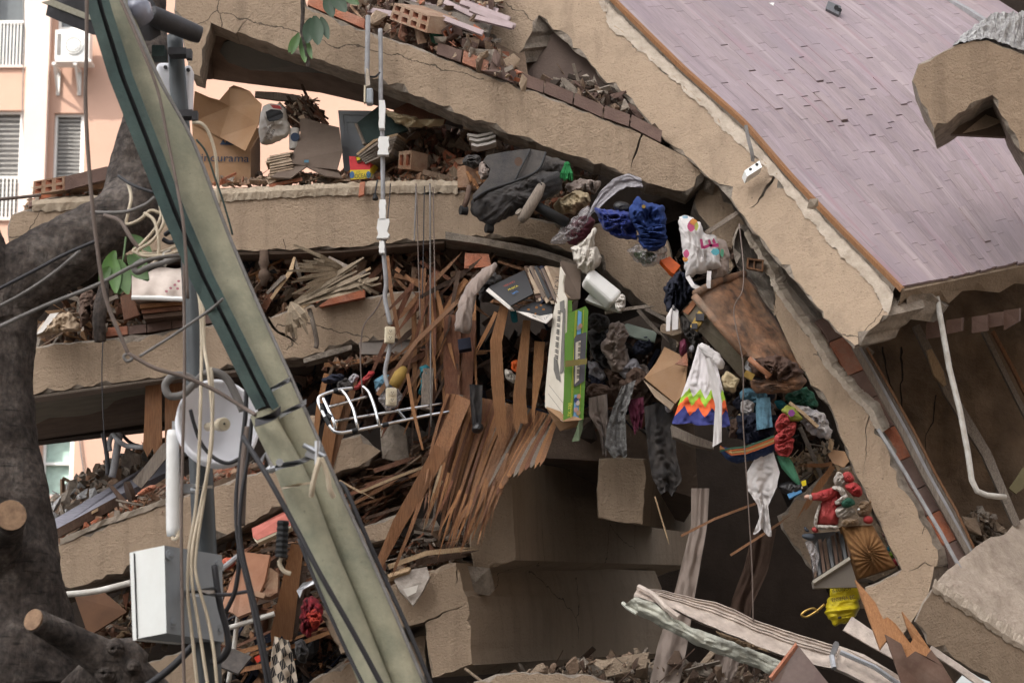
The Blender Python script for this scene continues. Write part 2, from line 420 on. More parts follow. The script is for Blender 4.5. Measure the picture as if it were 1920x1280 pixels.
# ------------------------------------------------------------------ pink block behind, in the sun
YB = 50.0
pink = mat('pink_render', (0.50,0.315,0.24),(0.455,0.285,0.215), 0.9,0.7,0.25,14)
pale = mat('pale_pilaster', (0.66,0.52,0.45),(0.62,0.48,0.415), 0.9,1.2,0.2,14)
pb = thing('pink_apartment_building', 'sunlit pink apartment building standing behind the collapsed house', 'building', (P(300,640, YB).x, YB, 0))
def rect(x0, y0, x1, y1, Y, dep, mi=0, mb=None):
    a = P(x0, y1, Y); b = P(x1, y0, Y)
    return box_mb(a.x, b.x, Y, Y + dep, a.z, b.z, mi, mb)
fac = MB(); pil = MB()
x_l, x_r = P(-700,600, YB).x, P(1500,600, YB).x
def wx(x): return P(x, 300, YB).x
def wz(y): return P(100, y, YB).z
ztop = wz(-900)
def column(x0, x1, holes):
    z = 0.0
    for (yb, yt) in holes:
        zb, zt = wz(yb), wz(yt)
        if zb > z: box_mb(wx(x0), wx(x1), YB, YB + 0.4, z, zb, 0, fac)
        z = zt
    box_mb(wx(x0), wx(x1), YB, YB + 0.4, z, ztop, 0, fac)
OPEN1 = [(930,700),(410,207),(124,-120)]
OPEN2 = [(930,810),(405,212),(118,24 - 60)]
column(-700,-24, [])
column(-24,42, OPEN1)
column(42,99, [])
column(99,157, OPEN2)
column(157,420, [])
for k in range(8):
    xx = 420 + k * 130
    column(xx, xx + 60, [(930,700)])
    column(xx + 60, xx + 130, [])
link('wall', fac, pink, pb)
box_mb(wx(46), wx(88), YB - 0.22, YB - 0.002,0, ztop, 0, pil)
link('pilaster', pil, pale, pb)
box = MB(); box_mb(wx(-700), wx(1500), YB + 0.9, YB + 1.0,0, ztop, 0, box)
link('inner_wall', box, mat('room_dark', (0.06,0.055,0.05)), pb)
roofb = MB(); box_mb(wx(-700), wx(1500), YB, YB + 12, ztop + 0.003, ztop + 0.3,0, roofb); link('roof', roofb, pale, pb)
curtain = mat('curtain', (0.62,0.60,0.52),(0.5,0.48,0.42), 0.9,8)
gray_scr = mat('insect_screen', (0.22,0.21,0.20),(0.17,0.165,0.16), 0.6,20)
glassm = mat('pane', (0.10,0.11,0.115), None, 0.15,3, spec=0.6)
mint = mat('mint_blind', (0.42,0.56,0.50), None, 0.8,6)
def window(x0, x1, yb, yt, pm, bars, curt):
    f = MB()
    X0, X1, Z0, Z1 = wx(x0), wx(x1), wz(yb), wz(yt)
    t = 0.055
    box_mb(X0, X0 + t, YB + 0.1, YB + 0.2, Z0, Z1,0, f); box_mb(X1 - t * 1.8, X1, YB + 0.1, YB + 0.2, Z0, Z1,0, f)
    box_mb(X0 + t, X1 - t * 1.8, YB + 0.1, YB + 0.2, Z1 - t, Z1,0, f); box_mb(X0 + t, X1 - t * 1.8, YB + 0.1, YB + 0.2, Z0, Z0 + t, 0, f)
    zm = Z0 + (Z1 - Z0) * bars[0]
    box_mb(X0 + t, X1 - t * 1.8, YB + 0.1, YB + 0.2, zm, zm + 0.05,0, f)
    fr = link('window', f, M['white'], pb)
    p = MB(); box_mb(X0 + t, X1 - 1.8 * t, YB + 0.22, YB + 0.235, Z0 + t, Z1 - t, 0, p)
    link('pane', p, pm, fr)
    b = MB()
    n = bars[1]
    if n:
        for k in range(n):
            xx = X0 + t + (X1 - X0 - 3 * t) * (k + 0.5) / n
            box_mb(xx - 0.012, xx + 0.012, YB + 0.03, YB + 0.055, Z0, zm if bars[2] else Z1,0, b)
        link('window_bar', b, M['white'], fr)
    b = MB()
    if bars[3]:
        for k in range(bars[3]):
            zz = Z0 + (Z1 - Z0) * (k + 0.5) / bars[3]
            box_mb(X0 + t, X1 - 1.8 * t, YB + 0.13, YB + 0.15, zz - 0.012, zz + 0.012,0, b)
        link('slat_blind', b, mat('blind_slat', (0.36,0.35,0.33)), fr)
    if curt:
        c = MB()
        rows = []
        for j in range(2):
            rows.append([Vector((X0 + (X1 - X0) * q / 40, YB + 0.5 + 0.05 * math.sin(q * 1.1),(Z0 if j else Z1))) for q in range(41)])
        c.grid(rows); link('curtain', c, curtain, fr)
window(-24,42,410,207, gray_scr, (0.38,7, True, 22), False)
window(-24,42,124,-120, glassm, (0.34,8, True, 0), True)
window(99,157,405,212, gray_scr, (0.0,0, False, 26), False)
window(99,157,118,-36, glassm, (0.42,0, False, 0), True)
window(-24,42,930,700, mint, (0.5,0, False, 0), False)
window(99,157,930,810, mint, (0.5,0, False, 0), False)
for k in range(8):
    xx = 420 + k * 130
    window(xx, xx + 60,930,700, gray_scr, (0.3,0, False, 0), False)
for (x0, x1, y) in ((-24,42,410),(-24,42,124),(99,157,405)):
    sill = MB(); box_mb(wx(x0), wx(x1), YB - 0.06, YB + 0.1, wz(y) - 0.05, wz(y) - 0.002,0, sill); link('sill', sill, pale, pb)
w = MB(); w.tube([P(42 + 3 * math.sin(k * 0.9) + k * .6,-30 + k * 45, YB - 0.05) for k in range(10)], 0.018,6)
link('facade_cable', w, M['cable_grey'], pb)
w = MB(); w.tube([P(146,800, YB - .05), P(152,850, YB - .05), P(164,930, YB - .05)], 0.018,6)
link('facade_cable', w, M['cable_grey'], pb)
ac = thing('air_conditioner', 'white outdoor air conditioning unit on brackets on the pink wall', 'air conditioner', P(140,130, YB - .4))
a0, a1 = P(100,114, YB - .75), P(166,54, YB - .75)
body = MB(); box_mb(a0.x, a1.x, YB - .62, YB - .22, P(0,112, YB - .6).z, P(0,57, YB - .6).z, 0, body); link('housing', body, M['white'], ac)
fp = MB(); box_mb(a0.x + .04, a0.x + .12, YB - .632, YB - .617, P(0,104, YB - .6).z, P(0,64, YB - .6).z, 0, fp); link('side_grille', fp, M['cable_grey'], ac)
fc = P(138,85, YB - .64); rr = 16.5 * S(YB)
fm = MB(); fm.tube([(fc.x, YB - .628, fc.z),(fc.x, YB - .615, fc.z)], rr, 40); link('fan_shade_disc', fm, mat('fan_shadow', (0.12,0.115,0.105)), ac)  # flat dark disc painted for the shade inside the fan opening
gr = MB()
for k in range(26):
    q = k / 26 * 2 * math.pi
    gr.tube([Vector((fc.x + math.cos(q) * rr * .12, YB - .65, fc.z + math.sin(q) * rr * .12)), Vector((fc.x + math.cos(q + .25) * rr, YB - .64, fc.z + math.sin(q + .25) * rr))], .008,4)
for r_ in (1.0,.7,.42):
    gr.tube([Vector((fc.x + math.cos(q / 30 * 2 * math.pi) * rr * r_, YB - .645, fc.z + math.sin(q / 30 * 2 * math.pi) * rr * r_)) for q in range(31)], .016,4)
gr.tube([(fc.x, YB - .66, fc.z),(fc.x, YB - .63, fc.z)], rr * .16,16)
link('fan_grille', gr, M['white'], ac)
for x in (101,141):
    b = MB(); q = P(x, 117, YB - .6)
    box_mb(q.x - .035, q.x + .035, YB - .62, YB - .002, q.z - .06, q.z, 0, b)
    b.tube([(q.x, YB - .56, q.z - .05),(q.x, YB - .06, q.z - .52)], .03,4)
    box_mb(q.x - .035, q.x + .035, YB - .06, YB - .002, q.z - .56, q.z - .06,0, b)
    link('bracket', b, M['white'], ac)
tr = MB(); box_mb(a0.x + .02, a1.x + .05, YB - .64, YB - .2, P(0,117, YB - .6).z + .005, P(0,113, YB - .6).z, 0, tr); link('base_tray', tr, M['white'], ac)
# ------------------------------------------------------------------ broken concrete slabs
def densify(out, seg):
    res = []
    n = len(out)
    for i in range(n):
        a, b = out[i], out[(i + 1) % n]
        d = math.hypot(b[0] - a[0], b[1] - a[1])
        k = max(1, int(d / seg))
        for j in range(k):
            t = j / k
            fl = a[2] if len(a) > 2 else 1
            fe = fl if j == 0 else (min(fl, b[2] if len(b) > 2 else 1))
            res.append((a[0] + (b[0] - a[0]) * t, a[1] + (b[1] - a[1]) * t, fe, j == 0))
    return res
def crack(pts, w0=5.0):
    """outline points of a jagged notch from pts[0] (on the outline) to pts[-1] and back"""
    n = len(pts); L1, L2 = [], []
    dn = []
    for i in range(n - 1):
        a, b = pts[i], pts[i + 1]
        k = max(1, int(math.hypot(b[0] - a[0], b[1] - a[1]) / 9))
        for j in range(k): dn.append((a[0] + (b[0] - a[0]) * j / k + (U(-2,2) if i + j else 0), a[1] + (b[1] - a[1]) * j / k + (U(-2,2) if i + j else 0)))
    m = len(dn)
    for i, p in enumerate(dn):
        a = dn[max(0, i - 1)]; b = dn[min(m - 1, i + 1)]
        tx, ty = b[0] - a[0], b[1] - a[1]; l = math.hypot(tx, ty) or 1
        w = w0 * (1 - i / m) ** .7 * U(.6,1.2) * .5
        L1.append((p[0] - ty / l * w, p[1] + tx / l * w, 0)); L2.append((p[0] + ty / l * w, p[1] - tx / l * w, 0))
    return L1, L2, (pts[-1][0], pts[-1][1], 0)
def with_cracks(out, cracks):
    """insert each crack in the outline edge nearest to its first point"""
    out = [tuple(p) if len(p) > 2 else (p[0], p[1], 1) for p in out]
    for pts, w in cracks:
        best, bi = 1e9,0
        for i in range(len(out)):
            a, b = out[i], out[(i + 1) % len(out)]
            dx, dy = b[0] - a[0], b[1] - a[1]; l2 = dx * dx + dy * dy or 1
            t = max(0.02, min(.98, ((pts[0][0] - a[0]) * dx + (pts[0][1] - a[1]) * dy) / l2))
            d = math.hypot(a[0] + t * dx - pts[0][0], a[1] + t * dy - pts[0][1])
            if d < best: best, bi, bt = d, i, t
        a, b = out[bi], out[(bi + 1) % len(out)]
        p0 = (a[0] + (b[0] - a[0]) * bt, a[1] + (b[1] - a[1]) * bt)
        L1, L2, tip = crack([p0] + list(pts[1:]), w)
        dx, dy = b[0] - a[0], b[1] - a[1]
        s1 = (L1[0][0] - p0[0]) * dx + (L1[0][1] - p0[1]) * dy
        if s1 > 0: L1, L2 = L2, L1
        out = out[:bi + 1] + L1 + [tip] + L2[::-1] + out[bi + 1:]
    return out
def slab_mb(outline, Yf, back, cracks=(), rough=2.0, seg=13, inset=3.5, chip=0.03, mi_front=0, mi_side=1):
    if not callable(Yf):
        yv = Yf; Yf = lambda x, y: yv
    out = with_cracks(outline, cracks)
    d = densify(out, seg)
    area = sum(d[i][0] * d[(i + 1) % len(d)][1] - d[(i + 1) % len(d)][0] * d[i][1] for i in range(len(d)))
    if area < 0: d = d[::-1]
    n = len(d)
    A, B = [], []
    for i in range(n):
        a, p, b = d[i - 1], d[i], d[(i + 1) % n]
        tx, ty = b[0] - a[0], b[1] - a[1]; l = math.hypot(tx, ty) or 1
        nx, ny = -ty / l, tx / l                        # inward for this winding
        f = p[2]
        j1, j2 = (U(-1,1) * rough * f, U(-1,1) * rough * f)
        q = noise.noise(Vector((p[0] * .03, p[1] * .03,3.1))) * rough * 1.2 * f
        x, y = p[0] + nx * q + j1 * .5, p[1] + ny * q + j2 * .5
        ins = inset * f * (U(.25,1.3) + 3.2 * max(0, noise.noise(Vector((p[0] * .045, p[1] * .045,9.7))) - .18) / .4)
        A.append((x + nx * ins, y + ny * ins)); B.append((x, y))
    mb = MB()
    va = [P(x, y, Yf(x, y)) for x, y in A]
    vb = [P(x, y, Yf(x, y) + chip * U(.5,1.3) * (1 if d[i][2] else .4)) for i, (x, y) in enumerate(B)]
    off = Vector(back)
    vc = [P(x, y, Yf(x, y)) + off for x, y in B]
    mb.add(va + vb + vc, [])
    for t in tessellate_polygon([[Vector((x, y, 0)) for x, y in A]]):
        mb.f.append(list(t)); mb.m.append(mi_front)
        mb.f.append([2 * n + i for i in reversed(t)]); mb.m.append(mi_side)
    for i in range(n):
        j = (i + 1) % n
        mb.f.append([i, j, n + j, n + i]); mb.m.append(mi_side)
        mb.f.append([n + i, n + j, 2 * n + j, 2 * n + i]); mb.m.append(mi_side)
    return mb
def beam(label, outline, Yf, back=(0,.45,0), cracks=(), mats=None, cat='concrete beam', name='concrete_beam', **k):
    k['rough'] = k.get('rough', 2) * 1.35
    mb = slab_mb(outline, Yf, back, cracks, **k)
    c = sum(mb.v, Vector()) / len(mb.v)
    t = thing(name, label, cat, (c.x, c.y, min(v.z for v in mb.v)))
    link('beam_face' if name == 'concrete_beam' else 'slab_face', mb, mats or [M['stucco'], M['broken']], t)
    return t
def quadsheet(near, far, thick, mi=0, mb=None, up=True):
    """sheet between two polylines of points, thick metres upward"""
    mb = mb or MB()
    k = len(near)
    z = Vector((0,0, thick))
    mb.grid([near, far], mi); mb.grid([[p + z for p in near], [p + z for p in far]], mi)
    mb.grid([near, [p + z for p in near]], mi); mb.grid([far, [p + z for p in far]], mi)
    return mb
B1 = [(330,-45),(560,-45),(575,13),(683,57),(780,89),(865,121),(1019,178),(1180,240),(1308,306),(1322,322),(1318,340),(1290,367),
      (1163,327),(1127,312),(992,265),(901,232),(780,183),(686,144),(592,113),(444,64),(397,44),(376,146),(359,141),(328,20)]
b1 = beam('sloping beige beam at the top left with a dark green soffit and a row of brown bricks on it', B1,17.8, (0,.28,0),
          cracks=[([(1204,252),(1196,275),(1188,300),(1184,318)], 6),([(440,66),(460,40),(480,20)], 1.6)])
near = [P(*q, 18.085) for q in ((378,150),(398,47),(444,67),(592,116),(686,147),(800,195),(920,243))]
far = [P(*q) for q in ((376,148,19.6),(400,149,19.6),(470,158,19.4),(600,174,19.2),(700,197,19.0),(810,225,19.0),(930,262,19))]
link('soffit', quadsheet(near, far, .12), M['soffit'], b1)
gp = MB()
pts = [(444,72),(420,80),(412,98),(428,118),(470,132),(520,135),(600,137),(660,148),(690,153),(640,136),(592,120),(520,94)]
def on_soffit(x, y):
    best = None
    def at(L, x):
        for i in range(len(L) - 1):
            if L[i][0] <= x <= L[i + 1][0]:
                t = (x - L[i][0]) / (L[i + 1][0] - L[i][0]); return L[i][1] + t * (L[i + 1][1] - L[i][1]), L[i][2] + t * (L[i + 1][2] - L[i][2])
        return L[-1][1], L[-1][2]
    n_ = at([(398,47,18.08),(444,67,18.08),(592,116,18.08),(686,147,18.08),(800,195,18.08)], x)
    f_ = at([(376,148,19.6),(400,149,19.6),(470,158,19.4),(600,174,19.2),(700,197,19.0),(810,225,19)], x)
    t = (y - n_[0]) / (f_[0] - n_[0])
    return n_[1] + t * (f_[1] - n_[1])
gp.plate([P(x, y, on_soffit(x, y) - .04) for x, y in pts], .012)
link('green_paint_patch', gp, M['green_paint'], b1)
top = [(575,10),(625,31),(683,54),(780,86),(817,102),(865,118),(915,138),(967,158),(1019,175),(1074,197),(1130,221),(1180,238),(1240,268)]
kinds = ['brick', 'brick', None, None, 'brick_brown', 'brick', 'brick_brown', 'brick_brown', 'brick_brown', 'brick_brown', 'brick_brown', 'brick_brown']
for i in range(len(top) - 1):
    if not kinds[i]: continue
    (x0, y0),(x1, y1) = top[i], top[i + 1]
    m = MB(); h = 23 if i > 3 else 18
    dy = U(-.02,.02)
    m.plate([P(x0 + 1.5, y0 - 1,17.8 + dy), P(x1 - 1.5, y1 - 1,17.8 + dy), P(x1 - 1.5 + 3, y1 - h, 17.82 + dy), P(x0 + 1.5 + 3, y0 - h, 17.82 + dy)], .14, d=VY)
    link('brick', m, M[kinds[i]], b1)
B2 = [(15,425),(20,402),(60,392),(200,383),(300,376),(397,372),(680,358),(860,356),(905,360),(985,405),(1080,430),(1112,455),(1108,485),(1060,472),(1000,450),(880,444),(833,450),(719,459),(641,467),(440,472),(200,478),(20,480)]
b2 = beam('long level beige beam across the left under the cardboard boxes', B2,18.0, (0,.3,0), inset=2.5)
EDGE2 = [(60,393),(200,384),(300,377),(397,373),(480,369),(560,365),(640,361),(720,358),(800,356),(862,357)]
em = MB()
rows = [[], [], [], []]
for i in range(len(EDGE2) - 1):
    for j in range(16):
        t = j / 16
        x = EDGE2[i][0] + t * (EDGE2[i + 1][0] - EDGE2[i][0]); y = EDGE2[i][1] + t * (EDGE2[i + 1][1] - EDGE2[i][1])
        rows[0].append(P(x, y + 5 + jn(x * .0045,3), 17.985 + jn(x * .0045,.01,2)))
        rows[1].append(P(x, y - 9 + jn(x * .0045,1,4), 17.968 + jn(x * .0045,.004,9)))
        rows[2].append(P(x, y - 18 + jn(x * .0045,3,5), 17.975 + jn(x * .0045,.005,6)))
        rows[3].append(P(x, y - 19 + jn(x * .0045,1,8), 18.6))
em.grid(rows); link('screed_edge', em, mat('cream_screed', (0.60,0.50,0.38),(0.42,0.33,0.24), 0.95,9,.8,45), b2, smooth=False)
near = [P(*q, 18.31) for q in ((20,478),(300,472),(640,464),(860,444),(1100,480))]
far = [P(*q) for q in ((60,505,22.5),(310,500,22.5),(660,492,22.5),(880,478,22.5),(1100,500,22.5))]
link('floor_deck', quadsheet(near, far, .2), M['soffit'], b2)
near = [P(x, y, 18.012) for x, y in ((437,473),(641,468),(720,460),(833,451))]
far = [P(x, y + 5,18.02) for x, y in ((437,473),(641,468),(720,460),(833,451))]
lp = MB(); lp.plate(near + far[::-1], .25, d=VY); link('formwork_lip', lp, M['soffit'], b2)
strip = MB()
cl = [(835,441),(900,452),(960,462),(1010,472),(1060,490),(1100,505)]
strip.plate([P(x, y - 7 + U(-2,2), 17.9) for x, y in cl] + [P(x, y + 7 + U(-2,2), 17.9) for x, y in cl[::-1]], .3, d=VY)
link('broken_edge', strip, M['broken'], b2)
D1 = [(985,412),(1075,432),(1130,418),(1200,400),(1246,440),(1266,500),(1270,560),(1282,640),(1270,655),(1249,598),(1199,565),(1168,540),(1134,509),(1112,470),(1060,470),(1015,452),(985,430)]
d1 = beam('short beige slab piece under the blue clothes', D1,18.02, (0,.35,0), name='concrete_slab', cat='concrete slab', rough=3)
D0 = [(1312,340),(1340,330),(1366,372),(1400,420),(1375,440),(1380,500),(1360,520),(1330,430),(1300,390)]
beam('small beige slab piece wedged behind the printed shopping bag', D0, lambda x, y: 17.95, (0,.35,0), name='concrete_slab', cat='concrete slab', rough=3)
def Yd(x, y): return 17.62 - .75 * (y - 420) / 640.0
D2 = [(1386,420),(1404,440),(1446,510),(1461,548),(1490,590),(1524,634),(1580,716),(1633,770),(1650,806),(1699,920),(1762,1028),(1757,1062),(1742,1110),(1712,1166),(1690,1200),(1640,1170),(1616,1130),(1622,1101),(1690,1068),(1677,1047),(1629,942),(1594,872),
      (1554,760),(1536,745),(1499,688),(1452,591),(1396,520),(1378,497),(1372,450)]
d2 = beam('long beige slab slanting down beside the leather trunk to the plush dolls', D2, Yd, (.22,.26,.06), name='concrete_slab', cat='concrete slab',
          cracks=[([(1452,592),(1453,560),(1450,526)], 4.5),([(1633,770),(1622,800),(1625,850),(1618,900)], 2.2),([(1757,1062),(1735,1055),(1720,1066),(1700,1070)], 3)], rough=2.2)
ed = [(1400,432),(1446,508),(1461,546),(1524,630),(1560,690),(1600,735),(1633,768),(1655,812)]
m = MB(); rows = [[], [], [], []]
for i in range(len(ed) - 1):
    for j in range(18):
        t = j / 18; x = ed[i][0] + t * (ed[i + 1][0] - ed[i][0]); y = ed[i][1] + t * (ed[i + 1][1] - ed[i][1])
        q = y * .0035
        rows[0].append(P(x - 6 + jn(q, 4), y + 5 + jn(q, 3,2), Yd(x, y) - .012))
        rows[1].append(P(x + 2 + jn(q, 2,3), y - 1 + jn(q, 2,4), Yd(x, y) - .02 + jn(q, .006,5)))
        rows[2].append(P(x + 11 + jn(q, 4,6), y - 6 + jn(q, 3,7), Yd(x, y) + .02 + jn(q, .012,8)))
        rows[3].append(P(x + 22, y - 16, Yd(x, y) + .25))
m.grid(rows); link('chipped_edge', m, M['screed'], d2)
bl = [(1530,600),(1556,640),(1590,705),(1618,752),(1650,808),(1682,866),(1712,920),(1738,966),(1770,1022),(1796,1066)]
for i in range(len(bl) - 1):
    (x0, y0),(x1, y1) = bl[i], bl[i + 1]
    m = MB(); tx, ty = (x1 - x0) * .02, (y1 - y0) * .02
    wv = 34 if i < 5 else 30
    m.plate([P(x0 + tx, y0 + ty, Yd(x0, y0) + .06), P(x1 - tx, y1 - ty, Yd(x1, y1) + .06), P(x1 - tx + wv, y1 - ty - 14, Yd(x1, y1) + .16), P(x0 + tx + wv, y0 + ty - 14, Yd(x0, y0) + .16)], .12)
    link('brick', m, M['brick' if i in (1,4,7) else 'brick_brown'], d2)
B3 = [(40,652),(60,650),(187,635),(277,627),(405,607),(507,595),(541,580),(682,558),(736,548),(830,545),(835,640),(789,652),(742,642),(658,645),(568,672),(537,677),(442,691),(330,704),(187,723),(64,741),(40,743)]
b3 = beam('level beige beam behind the satellite dish with a jagged crack', B3,18.05, (0,.3,0), cracks=[([(500,597),(520,622),(545,632),(562,648)], 9)])
near = [P(x, y, 18.36) for x, y in ((40,741),(187,721),(330,702),(450,690),(660,660),(830,650))]
far = [P(x, y, Y) for x, y, Y in ((55,828,22),(180,810,22),(300,792,22),(450,775,22),(660,750,22),(860,730,22))]
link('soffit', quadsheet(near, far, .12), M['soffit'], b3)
pt = MB()
ps = [(62,746),(187,727),(276,717),(274,738),(232,746),(214,752),(200,766),(170,776),(140,781),(92,783),(66,796)]
pt.plate([P(x, y, 18.36 + (y - (748 - .14 * (x - 40))) / 82 * 3.64 - .05) for x, y in ps], .012)
link('green_paint_patch', pt, M['grey_paint'], b3)
lp = MB(); nr = ((60,742),(187,724),(330,705),(450,692))
lp.plate([P(x, y, 18.06) for x, y in nr] + [P(x, y + 5,18.07) for x, y in nr[::-1]], .2, d=VY); link('formwork_lip', lp, M['wood_grey'], b3)
tb = [(193,632),(240,628),(275,624),(322,617),(365,611),(405,605)]
for i in range(len(tb) - 1):
    m = MB(); (x0, y0),(x1, y1) = tb[i], tb[i + 1]
    m.plate([P(x0 + 1, y0 - 1,18.07), P(x1 - 1, y1 - 1,18.07), P(x1 - 1, y1 - 17,18.08), P(x0 + 1, y0 - 17,18.08)], .12, d=VY)
    link('brick', m, M['brick' if i == 0 else 'brick_brown'], b3)
m = MB(); rb = [(568,672),(620,655),(660,646),(659,655),(640,661),(570,680)]
m.plate([P(x, y, 18.03) for x, y in rb], .2, d=VY); link('broken_edge', m, M['broken'], b3)
B4 = [(105,1024),(113,1018),(190,985),(273,956),(380,918),(480,885),(530,868),(590,845),(635,822),(678,811),(711,846),(690,874),(640,884),(585,915),(540,945),(480,980),(398,1014),(330,1040),(242,1069),(180,1092),(133,1104),(112,1098)]
b4 = beam('sloping beige beam behind the steel post above the meter cabinet', B4,17.95, (0,.35,0), rough=2.6)
m = MB(); rows = [[], [], []]
e4 = [(113,1016),(190,983),(273,954),(330,934)]
for i in range(3):
    for j in range(6):
        t = j / 6; x = e4[i][0] + t * (e4[i + 1][0] - e4[i][0]); y = e4[i][1] + t * (e4[i + 1][1] - e4[i][1])
        rows[0].append(P(x, y + 4 + U(-2,2), 17.94)); rows[1].append(P(x, y - 7 + U(-2,2), 17.92 + U(0,.02))); rows[2].append(P(x, y - 8,18.4))
m.grid(rows); link('screed_edge', m, M['screed'], b4)
near = [P(x, y, 18.31) for x, y in ((112,1098),(242,1066),(398,1010),(540,942),(690,872))]
far = [P(x, y, 21.5) for x, y in ((130,1130),(260,1100),(420,1045),(560,985),(710,920))]
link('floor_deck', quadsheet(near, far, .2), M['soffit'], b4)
B5 = [(560,1070),(620,1030),(678,991),(744,960),(775,948),(762,976),(725,1012),(690,1016),(640,1052),(590,1100)]
beam('small beige beam piece under the long curved wood strip', B5,17.9, (0,.35,0), rough=3)
B6 = [(600,1150),(660,1115),(717,1104),(803,1069),(854,1053),(868,1092),(878,1131),(884,1190),(887,1245),(811,1272),(803,1230),(797,1167),(744,1178),(640,1225)]
def Y6(x, y): return 17.5
b6 = beam('big beige corner block at the bottom with a crack across it', B6, Y6, (1.7,4.4,.35), rough=2.4, inset=2.5,
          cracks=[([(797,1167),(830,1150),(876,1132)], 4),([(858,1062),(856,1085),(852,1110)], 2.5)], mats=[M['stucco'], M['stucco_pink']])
B7 = [(560,1290),(600,1262),(700,1225),(800,1190),(800,1330),(560,1330)]
beam('low beige beam end at the bottom beside the leaning pole', B7,17.7, (0,.4,0), rough=3)
B8 = [(887,1276),(930,1264),(967,1259),(1092,1264),(1150,1275),(1180,1340),(880,1340)]
beam('broken beige slab lying along the bottom edge of the heap', B8,17.0, (0,.5,0), rough=3, name='concrete_slab', cat='concrete slab')
B9 = [(160,1290),(300,1235),(395,1190),(540,1130),(640,1085),(700,1060),(705,1090),(640,1130),(560,1180),(430,1240),(400,1330),(160,1330)]
beam('low sloping beige beam behind the meter cabinet and the knotted branch', B9,18.05, (0,.35,0), rough=3)
B10 = [(640,1210),(720,1190),(800,1165),(800,1185),(700,1240),(640,1262)]
def prism(name, label, cat, end, Yend, vec, mats):
    mb = slab_mb(end, Yend, vec, rough=1.6, inset=2.2)
    c = sum(mb.v, Vector()) / len(mb.v)
    t = thing(name, label, cat, (c.x, c.y, min(v.z for v in mb.v)))
    link('beam_face', mb, mats, t); return t
va = P(1292,990,22.9) - P(966,960,17.75)
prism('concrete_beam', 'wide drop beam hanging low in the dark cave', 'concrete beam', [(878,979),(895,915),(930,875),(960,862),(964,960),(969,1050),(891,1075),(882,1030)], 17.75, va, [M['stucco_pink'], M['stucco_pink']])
vb = P(1300,945,21.6) - P(1210,920,17.8)
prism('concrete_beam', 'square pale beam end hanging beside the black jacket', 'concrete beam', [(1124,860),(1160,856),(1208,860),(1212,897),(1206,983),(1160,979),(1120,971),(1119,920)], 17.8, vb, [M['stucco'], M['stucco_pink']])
DS = [(1459,968),(1490,935),(1518,910),(1560,880),(1600,872),(1640,960),(1694,1068),(1640,1092),(1560,1082),(1524,1070),(1500,1045),(1486,1020),(1468,992)]
beam('rounded pale slab end behind the plush dolls', DS, 17.35, (.25,.35,0), name='concrete_slab', cat='concrete slab', rough=3)
def Yg(x, y): return 16.3 + (x - 1749) / 400.0
G = [(1748,1102),(1790,1122),(1920,1212),(2050,1300),(2050,1400),(1930,1330),(1849,1270),(1790,1236),(1740,1206),(1714,1164),(1730,1130)]
gb = beam('big pale concrete block at the bottom right corner', G, Yg, (.15,.5,-.02), name='concrete_slab', cat='concrete slab', mats=[M['stucco_pink'], M['broken']], rough=2.5)
topo = [(1748,1102),(1780,1065),(1807,1045),(1850,1010),(1882,1006),(1900,985),(1935,965),(2050,950),(2050,1302),(1920,1214),(1790,1124)]
nx, ny = 22,16
def Yt(x, y):
    e = 1102 + (x - 1748) * .655
    return Yg(x, y) + max(0, (e - y)) * .0042
rows = []
poly = topo
def inside(x, y, pl):
    c = False; n = len(pl)
    for i in range(n):
        a, b = pl[i], pl[i - 1]
        if (a[1] > y) != (b[1] > y) and x < (b[0] - a[0]) * (y - a[1]) / (b[1] - a[1]) + a[0]: c = not c
    return c
for j in range(ny + 1):
    row = []
    for i in range(nx + 1):
        x = 1748 + (2050 - 1748) * i / nx
        ef = 1102 + (x - 1748) * .655
        xs = [1748,1780,1807,1850,1882,1900,1935,2050]; ys = [1102,1065,1045,1010,1006,985,965,950]
        for q in range(7):
            if xs[q] <= x <= xs[q + 1]: eb = ys[q] + (ys[q + 1] - ys[q]) * (x - xs[q]) / (xs[q + 1] - xs[q])
        t = j / ny
        y = ef + (eb - ef) * t + (U(-3,3) if j in (0, ny) else 0)
        row.append(P(x, y, Yt(x, y) + .05 * noise.noise(Vector((x * .02, y * .02,0))) + .03 * noise.noise(Vector((x * .07, y * .07,5)))))
    rows.append(row)
m = MB(); m.grid(rows)
m.grid([rows[-1], [p + Vector((0,.1,-.8)) for p in rows[-1]]])
link('rough_top', m, [mat('rough_top', (0.50,0.42,0.345),(0.36,0.29,0.235), 0.95,9,1.0,22)], gb, smooth=True)
m = MB(); rr_ = [[], [], []]
for i in range(121):
    q = i / 110
    x = 1748 + 300 * i / 120; y = 1102 + (x - 1748) * .655
    rr_[0].append(P(x, y + 7 + jn(q, 5), Yg(x, y) - .01)); rr_[1].append(P(x, y - 3 + jn(q, 3,2), Yg(x, y) - .02 + jn(q, .005,5))); rr_[2].append(P(x + 5, y - 18 + jn(q, 5,3), Yt(x, y - 18) - .015))
m.grid(rr_); link('chipped_edge', m, M['screed'], gb)
F = [(1711,151),(1723,120),(1755,104),(1793,83),(1822,75),(1850,74),(1880,86),(1920,100),(2020,130),(2020,420),(1965,370),(1916,297),(1894,256),(1859,179),(1751,247),(1738,219),(1722,180)]
def Yf_(x, y): return 16.35 + (x - 1711) * .0012
fc_ = beam('beige stucco chunk with a notch at the right edge above the parquet', F, Yf_, (.12,.55,.02), name='concrete_slab', cat='concrete slab', inset=2.5)
cr = MB(); rws = [[], [], [], [], [], []]
